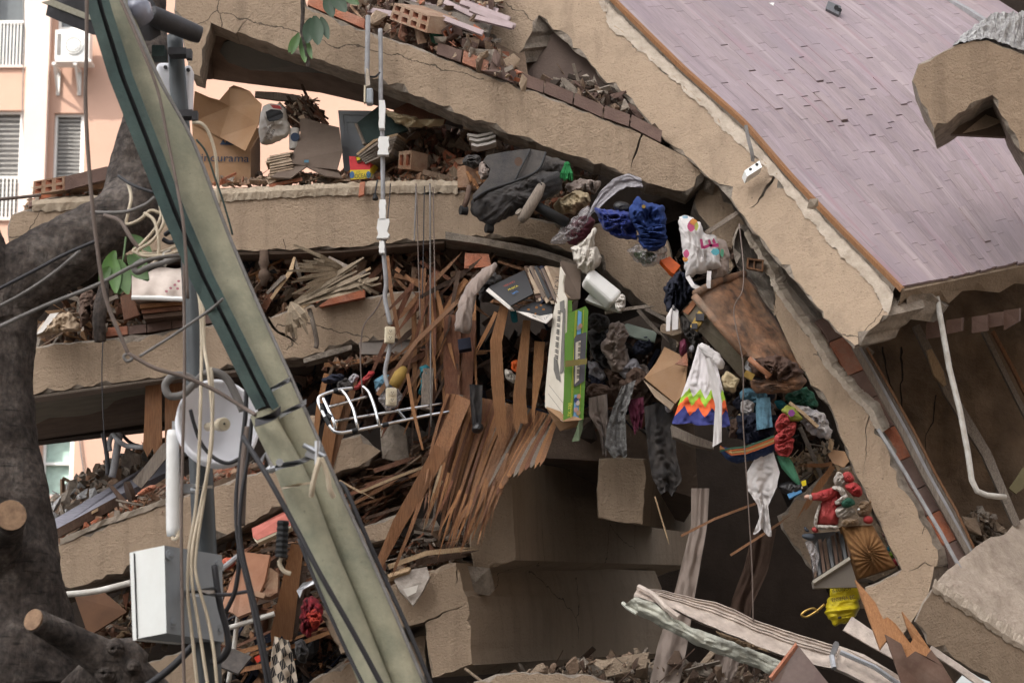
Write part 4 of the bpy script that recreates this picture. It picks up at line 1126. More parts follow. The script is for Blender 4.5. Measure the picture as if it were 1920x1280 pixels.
heap('brick rubble at the broken left end of the level beam', [(40,392),(62,376),(120,350),(200,340),(205,384),(100,390)], 18.1,18.6,220,.07, ['broken', 'rubble_dust', 'brick_dust', 'brick'], .1)
heap('clods of earth at the foot of the dark room', [(1790,1030),(1800,980),(1840,960),(1880,990),(1890,1010),(1830,1040)], 17.5,18.2,300,.07, ['earth', 'broken', 'earth'], .0)
heap('grit and plaster dust spread along the shelf of the third beam', [(600,690),(640,676),(760,660),(830,655),(830,668),(700,680)], 17.85,18.2,160,.04, ['brick_dust', 'rubble_dust', 'wood_red'], .4,0,.4, (.05,.2))
heap('ragged debris falling from the slab behind the dolls', [(1480,860),(1560,830),(1600,890),(1560,900),(1500,900)], 17.5,18.2,140,.06, ['wood_dark', 'wood_pale', 'paper_old', 'broken'], .6,.8,.5, (.05,.3))
heap('dusty cables and splinters under the second beam behind the pole', [(455,480),(520,478),(520,560),(480,570),(455,540)], 18.2,18.9,160,.06, ['wood_dark', 'black', 'rubble_dust', 'navy', 'wood_orange'], .5,.5,.8)
back_wall('rubble_core', 'packed brick dust under the tilted panel on the sloping beam', [(104,1004),(228,946),(330,884),(345,940),(270,962),(110,1024)], 18.62, M['brick_dust'], .2, 'rubble')
heap('brick crumbs along the top of the sloping beam under the tilted panel', [(112,1014),(228,950),(330,905),(400,885),(480,870),(480,886),(380,918),(270,957),(113,1020)], 17.98,18.5,420,.05, ['brick_dust', 'rubble_dust', 'brick', 'broken', 'wood_red'], .3,.4,.4, (.05,.3))
def chunk(label, x, y, Y, sx, sy, m, name='concrete_chunk', cat='concrete chunk', group=None, seed=None):
    r2 = random.Random(seed or int(x * 7 + y))
    k = S(Y)
    pts = [P(x, y, Y) + Vector((r2.uniform(-1,1) * sx * k, r2.uniform(-.6,.6) * (sx + sy) / 2 * k, r2.uniform(-1,1) * sy * k)) for _ in range(14)]
    mb = MB(); mb.hull(pts)
    return solo(name, label, cat, mb, M[m], group)
CHUNKS = [
 ('cracked round mortar lump on the brick row beside the curved beam', 910,108,17.85,24,22, 'broken'),('second mortar lump right of the cracked one on the brick row', 938,118,17.85,16,16, 'rubble_dust'),
 ('grey brown broken brick below the red pieces on the top left beam', 883,82,17.9,18,15, 'brick_brown'),('red broken brick piece leaning on the curved beam corner', 898,62,17.85,12,18, 'brick'),
 ('orange broken brick piece standing above the grey rubble', 850,46,17.95,12,16, 'brick'),('flat beige mortar piece on the beam beside the green bowl', 825,74,17.8,18,8, 'broken'),
 ('pale mortar lump beside the magazines under the top beam', 878,238,18.2,13,11, 'stucco'),('square grey concrete lump on the left beam end', 190,618,18.05,15,14, 'broken'),
 ('dark concrete lump under the hollow brick at the far left', 66,380,18.0,14,12, 'brick_brown'),('wide mortar slab under the hollow brick at the far left', 120,372,18.1,44,16, 'broken'),
 ('pale rock lump on the grey rubble behind the tilted plank', 248,858,18.8,20,20, 'broken'),('dark rock lump at the near end of the tilted plank rubble', 125,932,18.4,12,14, 'broken'),
 ('big flat plaster chunk lying at the foot of the cave', 1170,1246,17.4,46,24, 'stucco_pink'),('smaller plaster chunk left of the long curtain', 1140,1256,17.5,30,16, 'broken'),('dark plaster chunk right of the long curtain foot', 1330,1262,17.4,26,20, 'broken'),
 ('grey stone caught on the corner of the leather trunk', 1408,680,16.95,12,19, 'aggregate'),('round concrete lump under the white paper slip', 1256,625,17.7,24,20, 'stucco'),
 ('dark broken concrete lump left of the chrome rack leg', 742,830,18.05,40,45, 'broken'),('rough concrete lump under the torn veneer panel', 800,985,18.1,34,22, 'broken'),
 ('rough dark end of the cracked corner block', 898,1096,17.75,30,36, 'broken'),('clod of earth at the base of the dark room', 1818,985,17.4,22,20, 'earth'),
 ('broken concrete end of the top left beam at the crossing', 1330,338,17.9,14,30, 'broken'),('white plaster flake on the curved beam edge', 1524,382,16.98,11,12, 'screed'),
 ('crumbled lump beside the satellite dish cable under the rag', 590,790,18,14,12, 'stucco'),
]
for c in CHUNKS: chunk(*c)
def hollow_brick(label, quad, dep, cols, rws_, m='brick_dust', face='brick', dv=None):
    """quad: end face corners tl,tr,br,bl as picture points + distance; cells become real holes"""
    t = thing('hollow_brick', label, 'brick', P(*quad[3]))
    q = [P(*p) for p in quad]
    n = (q[1] - q[0]).cross(q[3] - q[0]).normalized()
    if n.y < 0: n = -n
    dv_ = Vector(dv) if dv is not None else n
    def at(u, v): return q[0].lerp(q[1], u).lerp(q[3].lerp(q[2], u), v)
    mb = MB(); wu, wv = .22 / cols, .22 / rws_
    us = [0]; vs = [0]
    for c in range(cols): us += [(c + .2) / cols, (c + .8) / cols]
    us.append(1)
    for c in range(rws_): vs += [(c + .2) / rws_, (c + .8) / rws_]
    vs.append(1)
    inner = MB()
    for i in range(len(us) - 1):
        for j in range(len(vs) - 1):
            a = [at(us[i], vs[j]), at(us[i + 1], vs[j]), at(us[i + 1], vs[j + 1]), at(us[i], vs[j + 1])]
            if i % 2 == 1 and j % 2 == 1:
                b = [p + dv_ * dep * .8 for p in a]
                inner.add(a + b, [(0,1,5,4),(1,2,6,5),(2,3,7,6),(3,0,4,7),(4,5,6,7)])
            else: mb.add(a, [(0,1,2,3)])
    b = [p + dv_ * dep for p in q]
    mb.add(q + b, [(0,1,5,4),(1,2,6,5),(2,3,7,6),(3,0,4,7),(4,5,6,7)])
    link('brick_shell', mb, M[m], t); link('cell', inner, M[face], t)
    return t
hollow_brick('long hollow clay brick block on top of the top left beam', [(740,6,17.95),(806,30,17.8),(800,62,17.8),(730,36,17.95)], .26,4,2, dv=(.8,.55,.1))
hollow_brick('hollow clay brick with open cells on the far left beam end', [(63,340,18.0),(120,330,17.95),(121,356,17.95),(61,366,18.0)], .34,3,2, m='brick_dust', dv=(.93,.32,.12))
hollow_brick('hollow brick half buried right of the red yellow box', [(748,284,18.05),(772,282,18.05),(770,318,18.05),(746,316,18.05)], .2,2,1, dv=(.6,.75,.05))
hollow_brick('small hollow brick fallen among the rubble at the curved beam corner', [(826,58,17.85),(848,42,17.85),(854,64,17.9),(836,76,17.9)], .12,2,1, m='brick_brown', dv=(.5,.8,.1))
m = MB(); m.plate([P(122,331,17.93), P(200,312,17.95), P(201,336,17.95), P(122,357,17.93)], .2, d=Vector((.05,1,.1))); solo('brick', 'smooth brown brick lying beside the hollow one at the far left', 'brick', m, M['brick_brown'])
m = MB(); m.plate([P(872,474,17.95), P(916,476,17.95), P(922,500,17.92), P(870,503,17.92)], .12, d=VY); solo('brick', 'orange flat brick stuck under the level beam left of the records', 'brick', m, M['brick'])
m = MB(); m.plate([P(585,556,18.0), P(684,540,18.0), P(684,557,17.98), P(600,575,17.98)], .12, d=VY); solo('brick', 'long reddish brick under the dry palm leaves', 'brick', m, M['brick'])
m = MB(); m.plate([P(857,312,17.9), P(872,310,17.9), P(882,350,17.88), P(858,352,17.88)], .2, d=Vector((.5,.9,0))); solo('brick', 'pale broken brick standing left of the black suitcase', 'brick', m, M['brick_dust'])
m = MB(); m.plate([P(675,342,17.93), P(684,340,17.93), P(682,364,17.9), P(672,368,17.9)], .03); solo('brick_piece', 'thin orange brick sliver on the edge of the level beam', 'brick', m, M['brick'])
for i in range(6):
    x, y = 876 + i * 6,322 + (i % 3) * 7
    m = MB(); m.tube([P(x, y, 17.86), P(x + 8 + i, y + 20,17.84)], .012,5)
    solo('wood_chip', 'short orange wood chips beside the black suitcase', 'wood chip', m, M['wood_orange'], 'wood chips beside the black suitcase')
m = MB(); rows = [[P(x, y, Y) for x, y, Y in r] for r in (((690,-30,19.0),(800,-25,19.0),(940,-20,19.0)),((770,8,18.2),(860,20,18.2),(925,30,18.25)),((812,34,17.98),(850,44,17.98),(915,62,18.0)))]
m.grid(rows); m.grid([[p - Vector((0,-.02,.05)) for p in r] for r in rows]);
fp_ = solo('floor_piece', 'fallen lilac parquet piece on top of the top left rubble', 'floor piece', m, M['wood_grey'])
for i in range(16):
    x, y = U(690,900), U(-10,30)
    x2 = x + U(60,110); y2 = y + U(14,36)
    if y2 > (x2 - 700) * .3 + 8: y2 = (x2 - 700) * .3 + 6
    mm = MB(); yy = 18.6 - (y2 + 10) * .012 + U(-.03,.03)
    mm.plate([P(x, y, yy + .12), P(x2, y2, yy), P(x2 - 4, y2 + 8, yy - .02), P(x - 4, y + 8, yy + .1)], .02)
    solo('floor_board', 'loose lilac grey floorboards on top of the top left rubble', 'floorboard', mm, mat_lb if 'mat_lb' in globals() else globals().setdefault('mat_lb', mat('lilac_board', (0.42,0.33,0.33),(0.30,0.23,0.23), .7,5,.3,12, rnd=.2)), 'loose floorboards on the top left rubble')
# ------------------------------------------------------------------ splintered wood: hanging strips and laths
def ribbon(pts, w, thick=.012, ragged=0, tw=0.0, mb=None, mi=0):
    mb = mb or MB()
    n = len(pts); L, Q = [], []
    for i, p in enumerate(pts):
        a = pts[max(0, i - 1)]; b = pts[min(n - 1, i + 1)]
        tx, ty = b[0] - a[0], b[1] - a[1]; l = math.hypot(tx, ty) or 1
        ww = (w[i] if hasattr(w, '__len__') else w) / 2
        d = tw * ww * S(p[2]) * math.sin(i * .7)
        L.append(P(p[0] - ty / l * ww, p[1] + tx / l * ww, p[2] - d)); Q.append(P(p[0] + ty / l * ww, p[1] - tx / l * ww, p[2] + d))
    b0 = len(mb.v)
    if ragged:
        k = ragged; e0, e1 = L[-1], Q[-1]
        dr = (L[-1] - L[-2]).normalized() if n > 1 else Vector((0,0,-1))
        tips = []
        for j in range(k):
            t = (j + .5) / k
            tips.append(e0.lerp(e1, (j) / k)); tips.append(e0.lerp(e1, t) + dr * U(.01,.16));
        tips.append(e1)
    off = Vector((0, thick, 0))
    mb.grid([L, Q], mi); mb.grid([[p + off for p in L], [p + off for p in Q]], mi)
    mb.grid([L, [p + off for p in L]], mi); mb.grid([Q, [p + off for p in Q]], mi)
    if ragged:
        for j in range(k):
            a, t, b = tips[2 * j], tips[2 * j + 1], tips[2 * j + 2]
            mb.add([a, t, b, a + off, t + off, b + off], [(0,1,2),(5,4,3),(0,1,4,3),(1,2,5,4)], mi)
    return mb
def splinter(label, pts, w, m, group=None, ragged=2, thick=.012, name='wood_strip', cat='wood strip', tw=.4):
    return solo(name, label, cat, ribbon(pts, w, thick, ragged, tw), M[m], group)
vp = thing('veneer_panel', 'large torn sheet of brown veneer fanning down in the middle with a frayed lower edge', 'veneer panel', P(900,980,17.4))
bots = [(0, (798,930)),(.15, (816,955)),(.3, (838,980)),(.5, (868,985)),(.62, (892,985)),(.72, (915,955)),(.8, (935,918)),(.88, (958,886)),(1.0, (1022,858))]
def lerpt(T, s):
    for i in range(len(T) - 1):
        if T[i][0] <= s <= T[i + 1][0]:
            f = (s - T[i][0]) / (T[i + 1][0] - T[i][0]); return tuple(a + f * (b - a) for a, b in zip(T[i][1], T[i + 1][1]))
    return T[-1][1]
sh_ = []
for j in range(9):
    row = []
    for i in range(41):
        s = i / 40; tx, ty = 838 + 210 * s, 738 + 44 * s ** 1.5; bx, by = lerpt(bots, s)
        t = j / 8 * (.72 + .1 * noise.noise(Vector((s * 25,0,1))) + .16 * s)
        row.append(P(tx + (bx - tx) * t, ty + (by - ty) * t, 17.6 + .09 * math.sin(s * 5.2) - .35 * t * t + .02 * math.sin(s * 26)))
    sh_.append(row)
m = MB(); m.grid(sh_); m.grid([[p + Vector((0,.012,0)) for p in r] for r in sh_]); link('veneer_sheet', m, M['wood'], vp)
NS = 56
for i in range(NS):
    s = (i + .5) / NS
    tx, ty = 838 + 210 * s, 738 + 44 * s ** 1.5
    bx, by = lerpt(bots, s)
    if s < .78: by += U(-46,30); bx += U(-4,2)
    bw = 9.0 if s < .8 else 14
    yq = 17.55 + .09 * math.sin(s * 5.2) + U(-.006,.006)
    pts = [(tx + (bx - tx) * t - 5 * math.sin(t * math.pi) * (1 - s), ty + (by - ty) * t, yq - .35 * t * t) for t in (0,.2,.4,.6,.8,1)]
    link('veneer_strip', ribbon(pts, [5.2,5.3,5.4, bw * .62, bw * .62, bw * (.35 if s < .78 else .62)], .008,2 if s < .78 else 1,.1), [M['wood'], M['wood_orange'], M['wood_red'], M['wood'], M['wood_grey']][rng.choice((0,0,0,1,1,2,3,4))], vp)
for i in range(26):
    s = U(.02,.8); bx, by = lerpt(bots, s)
    q = U(30,90)
    link('frayed_strip', ribbon([(bx + 22 + U(-6,6), by - q, 17.26),(bx + 8, by - q * .3,17.2),(bx - U(2,12), by + U(10,42), 17.18)], [5,4,2], .005,1,.3), M[rng.choice(('wood', 'wood_orange', 'wood_red', 'wood_pale'))], vp)
EX = [
 ('broad straight orange wood strip hanging left of the records pile', [(948,565,17.4),(930,640,17.35),(933,720,17.33),(940,802,17.32)], [16,22,24,20], 'wood_orange'),
 ('broad orange wood strip hanging just left of the keyboard box', [(988,600,17.45),(980,680,17.4),(974,740,17.38),(976,792,17.36)], [14,20,24,28], 'wood_orange'),
 ('narrower orange strip between the two broad ones and the keyboard box', [(1012,640,17.5),(1008,700,17.45),(1000,770,17.4)], [20,18,6], 'wood_orange'),
 ('short orange strip forking left from the broad hanging one', [(930,585,17.38),(918,610,17.36),(905,635,17.35)], 7, 'wood_orange'),
 ('long curved brown board sweeping down to the lower beam', [(870,745,17.5),(828,840,17.3),(795,900,17.25),(748,980,17.2),(706,1068,17.2)], [30,30,28,24,14], 'wood'),
 ('thin strip running beside the long curved board', [(806,890,17.3),(770,990,17.2),(742,1060,17.2)], [8,7,5], 'wood'),
 ('dark brown board hanging behind the frayed veneer on its left', [(850,590,17.75),(846,680,17.7),(850,760,17.65),(856,858,17.6)], [34,30,28,20], 'wood_red'),
 ('dark reddish board hanging beside the grey brown shawl', [(880,600,17.8),(876,690,17.75),(870,780,17.7),(866,850,17.65)], [26,24,22,14], 'wood_red'),
 ('long thin rod leaning from the shelf up to the brown shawl', [(708,740,17.5),(780,640,17.55),(852,570,17.6)], 8, 'wood'),
 ('bent splinter crossing in front of the lower outlet plate', [(764,700,17.3),(775,770,17.28),(792,840,17.26)], [6,7,4], 'wood_orange'),
 ('long thin orange splinter hanging behind the upper outlet', [(726,480,17.9),(733,545,17.85),(746,620,17.8)], 7, 'wood'),
 ('thick broken board standing left of the chrome rack', [(636,740,17.95),(620,800,17.9),(608,872,17.9)], [26,24,24], 'wood_orange'),
 ('tall plank leaning behind the chrome rack on its left', [(662,712,18.0),(640,790,17.95),(600,900,17.9)], [18,24,30], 'wood'),
 ('narrow plank standing at the left tip of the chrome rack', [(612,700,17.9),(598,760,17.88),(590,830,17.86)], 10, 'wood_orange'),
 ('flat orange shelf board lying level under the third beam', [(608,684,17.9),(700,674,17.9),(820,664,17.9),(905,660,17.95)], 8, 'wood_orange'),
 ('left upright brown door board under the third beam', [(288,715,18.2),(287,780,18.2),(286,840,18.2)], [30,32,36], 'wood'),
 ('right upright brown door board beside the steel post', [(326,712,18.25),(325,780,18.25),(324,838,18.25)], [34,32,30], 'wood'),
 ('tall orange plank rising from the zigzag cloth at the bottom left', [(558,1020,17.7),(545,1090,17.65),(528,1190,17.6)], [24,32,42], 'wood_orange'),
 ('second plank edge behind the tall orange plank', [(572,1060,17.8),(560,1130,17.75),(548,1185,17.7)], [10,16,20], 'wood_dark'),
 ('pale thin lath across the layered laths', [(676,922,17.85),(740,895,17.85),(780,880,17.85)], 5, 'wood_pale'),
 ('short pale lath end meeting the thin one', [(636,900,17.86),(676,922,17.85)], 4, 'wood_pale'),
 ('long brown lath among the layered laths above the lower beam', [(560,1000,17.9),(660,945,17.9),(735,905,17.9)], 6, 'wood'),
 ('flat pale board lying above the big corner block', [(728,1062,17.65),(800,1036,17.65),(862,1030,17.65)], 9, 'wood_pale'),
 ('flat dark board just below the pale board above the corner block', [(780,1054,17.7),(830,1046,17.7),(864,1040,17.7)], 12, 'wood_dark'),
 ('long thin brown stick across the dark cave left of the white rag', [(1277,1004,17.1),(1340,972,17.1),(1412,945,17.15)], 4.5, 'wood'),
 ('lower thin stick across the dark cave under the white rag', [(1370,1040,17.1),(1420,1008,17.1),(1462,980,17.15)], 4.5, 'wood'),
 ('small thin twig hanging right of the square beam end', [(1228,930,17.4),(1240,970,17.4),(1250,1003,17.4)], 2.5, 'wood_pale'),
 ('wooden stick poking out behind the printed shopping bag', [(1324,436,17.1),(1350,420,17.2),(1374,404,17.35)], 8, 'wood_grey'),
 ('thin grey lath from the white paper roll to the right', [(1134,586,17.5),(1180,578,17.5),(1212,574,17.5)], 6, 'wood_grey'),
 ('grey lath falling right from the beam corner to the round lump', [(1196,580,17.6),(1215,602,17.6),(1232,620,17.6)], 7, 'wood_grey'),
 ('pale lath behind the grey lath near the round lump', [(1210,578,17.7),(1232,590,17.7),(1250,600,17.7)], 7, 'wood_grey'),
 ('grey splintered timber on the grey rubble left of the white antenna', [(256,908,18.1),(280,880,18.1),(312,840,18.1)], 22, 'wood_grey'),
 ('thin long pale batten between the doll and the green umbrella', [(1500,800,17.55),(1525,855,17.5),(1545,905,17.5)], 8, 'wood_grey'),
 ('orange stick leaning left above the red coated doll', [(1562,874,17.3),(1540,905,17.25),(1512,948,17.2)], [10,13,10], 'wood_orange'),
 ('short orange stick above the doll head', [(1560,868,17.3),(1545,872,17.3),(1524,872,17.3)], 7, 'wood_orange'),
 ('short pale stick beside the doll hat', [(1566,866,17.3),(1572,880,17.28),(1576,890,17.26)], 6, 'wood_pale'),
]
for l, p, w, m in EX: splinter(l, p, w, m, thick=.02)
for i in range(46):
    x = 770 + U(0,130); y = 500 + U(0,140)
    a = U(-.5,.25) if i % 3 else U(-1.2,-.4)
    ln = U(90,240) * (1 if i % 3 else .6)
    pts = [(x + math.sin(a) * ln * t * (1 if a > 0 else 1), y + math.cos(a) * ln * t, 17.95 - .25 * t + U(-.03,.03)) for t in (0,.5,1)]
    splinter('narrow splintered strip in the hanging bundle left of the records', pts, [U(4,11), U(4,11), U(2,6)], rng.choice(('wood', 'wood_red', 'wood_red', 'wood_dark', 'wood_orange')), 'narrow wood strips hanging in the middle bundle', 1)
for i in range(34):
    x, y = pick_in([(760,480),(1060,505),(1060,560),(860,600),(760,580)])
    a = U(-.9,.9); ln = U(40,120)
    splinter('short broken lath in the crushed layer above the hanging strips', [(x - math.cos(a) * ln / 2, y - math.sin(a) * ln / 2, U(17.85,18.3)),(x, y + U(-3,3), U(17.85,18.2)),(x + math.cos(a) * ln / 2, y + math.sin(a) * ln / 2, U(17.85,18.3))], [U(4,10), U(5,11), U(2,8)], rng.choice(('wood', 'wood_red', 'wood_dark', 'wood_red', 'wood')), 'broken laths in the crushed layer', 1)
for i in range(22):
    x, y = U(600,860), U(830,960)
    if not inside(x, y, [(640,905),(740,850),(850,800),(850,860),(720,965),(620,1010)]): continue
    ln = U(60,130)
    splinter('dark lath stacked in the layered pile under the chrome rack', [(x - ln / 2, y + ln * .16,17.95),(x, y, 17.93),(x + ln / 2, y - ln * .17,17.95)], U(4,9), rng.choice(('wood_dark', 'wood_red', 'wood', 'wood_dark')), 'dark laths stacked under the chrome rack', 1)
for i in range(20):
    x, y = U(420,640), U(960,1290)
    if not inside(x, y, [(400,1060),(560,950),(660,1100),(720,1180),(640,1290),(420,1290)]): continue
    a = U(-.7,-.1); ln = U(50,150)
    splinter('dark splinter in the jumble at the bottom behind the leaning pole', [(x - math.cos(a) * ln / 2, y - math.sin(a) * ln / 2,17.8),(x, y, 17.78),(x + math.cos(a) * ln / 2, y + math.sin(a) * ln / 2,17.8)], U(4,10), rng.choice(('wood_dark', 'wood_red', 'wood', 'wood_orange')), 'splinters in the bottom jumble', 1)
# ------------------------------------------------------------------ foreground: tree
def catmull(pts, k=5):
    r = []
    n = len(pts)
    for i in range(n - 1):
        p0, p1, p2, p3 = pts[max(0, i - 1)], pts[i], pts[i + 1], pts[min(n - 1, i + 2)]
        for j in range(k):
            t = j / k
            r.append(tuple(.5 * (2 * b + (c - a) * t + (2 * a - 5 * b + 4 * c - d) * t * t + (3 * b - a - 3 * c + d) * t ** 3) for a, b, c, d in zip(p0, p1, p2, p3)))
    r.append(tuple(pts[-1])); return r
def ctb(pts, k, r, n=8):
    m = MB(); m.tube([P(*q) for q in catmull(pts, k)], r, n); return m
def limb(pts, mb, n=26, k=7, rough=.10, fl=True):
    n = int(n * 1.6); k = int(k * 1.6)
    """pts: (x, y, Y, r in picture units)"""
    q = catmull(pts, k)
    ps = [P(a, b, c) for a, b, c, _ in q]; rs = [d * S(c) for a, b, c, d in q]
    b0 = len(mb.v); f0 = len(mb.f)
    mb.tube(ps, rs, n)
    for i in range(b0, len(mb.v)):
        v = mb.v[i]
        ring = (i - b0) // n
        if ring >= len(ps): continue
        c = ps[ring]
        d = (v - c)
        if d.length < 1e-6: continue
        q_ = noise.noise(v * 3.2) * rough + noise.noise(Vector((v.x * 9, v.y * 9, v.z * 4))) * rough * .5 - abs(noise.noise(Vector((v.x * 16, v.y * 16, v.z * 5)))) * rough * .6 + noise.noise(Vector((v.x * 7, v.y * 7, v.z * 24))) * rough * .22
        mb.v[i] = c + d * (1 + q_)
tree = thing('tree', 'thick grey tree trunk with a forking limb and sawn branches at the left edge', 'tree', (P(10,1280,14.6).x, 14.6,0))
WORLD_T = WORLD['tree']
tm = MB()
base = P(20,1290,14.6)
gp_ = [(25,1290,14.6,128),(18,1150,14.6,110),(5,1000,14.6,98),(-8,850,14.6,82),(-14,740,14.6,74),(-8,640,14.6,72),(8,565,14.6,66)]
limb(gp_, tm, 34,9)
ps = [Vector((base.x + .1, base.y, 0)), Vector((base.x + .03, base.y, 1.1)), base]
tm.tube(ps, [1.0,.66,128 * S(14.6)], 34)
limb([(-30,640,14.62,40),(0,585,14.6,60),(50,522,14.6,72),(110,480,14.6,66),(180,438,14.6,62),(240,395,14.65,66),(262,330,14.7,60),(268,270,14.7,54),(275,200,14.75,46),(283,130,14.75,38),(285,60,14.8,30),(288,0,14.8,25),(292,-80,14.8,22)], tm, 34,9,.13)
limb([(-10,600,14.55,62),(-28,520,14.5,58),(-48,440,14.5,50),(-70,340,14.5,44),(-90,200,14.5,40)], tm, 26,8)
link('trunk', tm, M['bark'], tree, smooth=True)
def stub(pts, cutdir=None):
    b = MB(); limb(pts, b, 22,7,.09)
    o = link('branch', b, M['bark'], tree, smooth=True)
    e = pts[-1]; e2 = pts[-2]
    c = P(*e[:3]); d = (c - P(*e2[:3])).normalized()
    m = MB(); m.tube([c - d * .02, c + d * .012], [e[3] * S(e[2]) * .93] * 2,20)
    c_ = link('cut_end', m, M['cutwood'], o)
    return o
stub([(-20,1080,14.4,46),(0,1020,14.25,40),(14,980,14.0,33),(20,966,13.85,31)])
stub([(275,1330,14.2,62),(235,1268,14.1,48),(190,1232,14.0,36),(130,1196,13.85,27),(84,1172,13.7,23),(64,1162,13.62,22)])
kb = MB(); limb([(150,1330,14.3,60),(205,1262,14.15,52),(240,1232,14.1,42),(262,1210,14.1,24)], kb, 22,6,.16); o = link('branch', kb, M['bark'], tree, smooth=True)
for (x, y, r0) in ((213,1216,17),(196,1262,18),(248,1250,12)):
    m = MB()
    c = P(x, y, 13.93)
    for q in range(4):
        rr_ = r0 * S(14) * (1 - q * .22)
        ring = [c + Vector((math.cos(a / 16 * 6.283) * rr_ * U(.9,1.1), -.02 * q + .03, math.sin(a / 16 * 6.283) * rr_ * U(.9,1.1))) for a in range(17)]
        m.tube(ring, .012,6)
    link('knot', m, M['bark'], o, smooth=True)
sh = thing('leafy_shoot', 'green leafy shoot growing from the tree limb beside the rolled mattress', 'plant', P(225,540,14.2))
m = MB(); m.tube([P(236,445,14.2), P(232,480,14.15), P(222,520,14.12)], .007,6); link('stem', m, M['leaf'], sh)
def leaf(parent, x, y, Y, ang, ln, wd, m, curl=.25):
    mb = MB(); k = S(Y); rows = []
    ca, sa = math.cos(ang), math.sin(ang)
    for i in range(8):
        t = i / 7; w = wd * math.sin(math.pi * min(1, t * .93 + .04)) ** .75 * (1 - .15 * t)
        row = []
        for s in (-1,-.5,0,.5,1):
            dx = ca * ln * t - sa * w * s; dy = sa * ln * t + ca * w * s
            row.append(P(x + dx, y + dy, Y - curl * k * ln * t * t - abs(s) * .2 * w * k))
        rows.append(row)
    mb.grid(rows); link('leaf', mb, M[m], parent, smooth=True)
for a in ((216,470,2.0,60,13),(212,478,1.5,72,14),(222,486,1.3,68,16),(240,478,.9,62,15),(252,462,1.15,55,12),(232,500,1.75,52,17),(240,498,.55,46,13),(206,500,2.2,34,11),(246,440,.7,50,10)):
    leaf(sh, a[0], a[1], 14.1 + U(-.05,.05), a[2], a[3], a[4], 'leaf')
vine = thing('hanging_vine', 'dark stem with dangling leaves hanging down the top left beam', 'plant', P(572,110,17.5))
m = MB(); m.tube([P(*q) for q in ((566,-30,17.5),(568,20,17.5),(566,60,17.52),(575,95,17.5),(578,125,17.52))], .016,7); link('stem', m, M['bark'], vine)
for a in ((590,30,1.45,55,15, 'leaf_dark'),(584,34,1.75,48,14, 'leaf_dark'),(602,32,1.25,44,9, 'leaf_dark'),(560,62,1.9,42,8, 'leaf'),(566,68,1.45,50,9, 'leaf'),(574,72,1.3,40,6, 'leaf'),(556,66,2.0,36,7, 'leaf'),(610,-5,1.2,40,12, 'leaf_dark'),(622,-12,.9,44,14, 'leaf_dark'),(640,-14,.6,40,10, 'leaf')):
    leaf(vine, a[0], a[1], 17.5 + U(-.03,.03), a[2], a[3], a[4], a[5])
# ------------------------------------------------------------------ leaning pole with conduits and green channels
def px_tube(pts, n=20, k=4, jit=0):
    m = MB(); q = catmull(pts, k)
    m.tube([P(a, b, c) for a, b, c, _ in q], [d * S(c) for a, b, c, d in q], n)
    return m
lp_ = thing('leaning_pole', 'leaning weathered green and cream pole with conduits strapped to it', 'pole', P(740,1290,12.4))
link('main_tube', px_tube([(196,-60,13.1,27),(212,0,13.05,27),(268,144,13,30),(328,269,12.95,34),(392,430,12.9,31),(455,575,12.8,30),(520,722,12.7,29),(562,822,12.65,29),(628,972,12.6,29),(700,1132,12.5,30),(751,1255,12.45,31),(790,1345,12.4,31)], 26), M['pole'], lp_, smooth=True)
link('side_tube', px_tube([(492,775,12.56,23),(502,800,12.55,23.5),(537,868,12.52,26),(562,928,12.5,28),(596,1022,12.45,28.5),(643,1132,12.4,28),(693,1255,12.35,28),(725,1335,12.3,28)], 26), M['pole'], lp_, smooth=True)
tr_ = [(165,-20),(175,20),(213,144),(262,269),(314,403),(365,520),(418,625),(461,712),(488,765)]
for dx, w, dz in ((1,9.5,0),(29,6.5,-.02)):
    m = MB(); A_, B_ = [], []
    for (x, y) in tr_:
        f = min(1, max(0, (y - 100) / 700)); ww = w - f * (2 if dx == 0 else 0)
        d = dx * (1.0 if y > 120 else .95)
        A_.append((x + d - ww, y + 4)); B_.append((x + d + ww, y - 4))
    Yc = lambda y: 12.78 - y / 780 * .3 + dz
    rows = []
    for (a, b) in zip(A_, B_):
        rows.append([P(a[0], a[1], Yc(a[1]) + .06), P(a[0], a[1], Yc(a[1])), P(b[0], b[1], Yc(b[1])), P(b[0], b[1], Yc(b[1]) + .06)])
    m.grid(rows); link('cable_channel', m, M['trough'], lp_)
m = MB(); m.tube([P(x + 17, y, 12.86 - y / 780 * .3) for x, y in tr_], .024,8); link('black_cable', m, M['black'], lp_)
def strap(pts, r, mt, name='strap'):
    m = MB(); q = catmull([p for p in pts], 5); m.tube([P(*p) for p in q], r, 6); link(name, m, M[mt], lp_)
def band(pts, w, mt, name='steel_band'):
    m = MB(); q = catmull(pts, 5)
    m.plate([P(a, b - w / 2, c) for a, b, c in q] + [P(a, b + w / 2, c) for a, b, c in q[::-1]], .012, d=VY); link(name, m, M[mt], lp_)
band([(500,735,12.55),(516,726,12.44),(535,715,12.42),(548,708,12.55)], 9, 'steel')
band([(524,780,12.5),(545,768,12.36),(562,760,12.38),(574,752,12.5)], 9, 'steel')
band([(478,792,12.45),(500,785,12.3),(518,776,12.32),(526,768,12.4)], 15, 'dark_metal')
band([(508,882,12.42),(530,872,12.24),(560,866,12.2),(590,852,12.25),(606,842,12.4)], 10, 'steel')
band([(528,915,12.4),(550,910,12.2),(585,904,12.2)], 4, 'cable_cream')
m = MB(); c = P(525,868,12.2); m.tube([c, c + Vector((0,-.035,0))], 7 * S(12.2), 8); link('bolt', m, M['steel'], lp_)
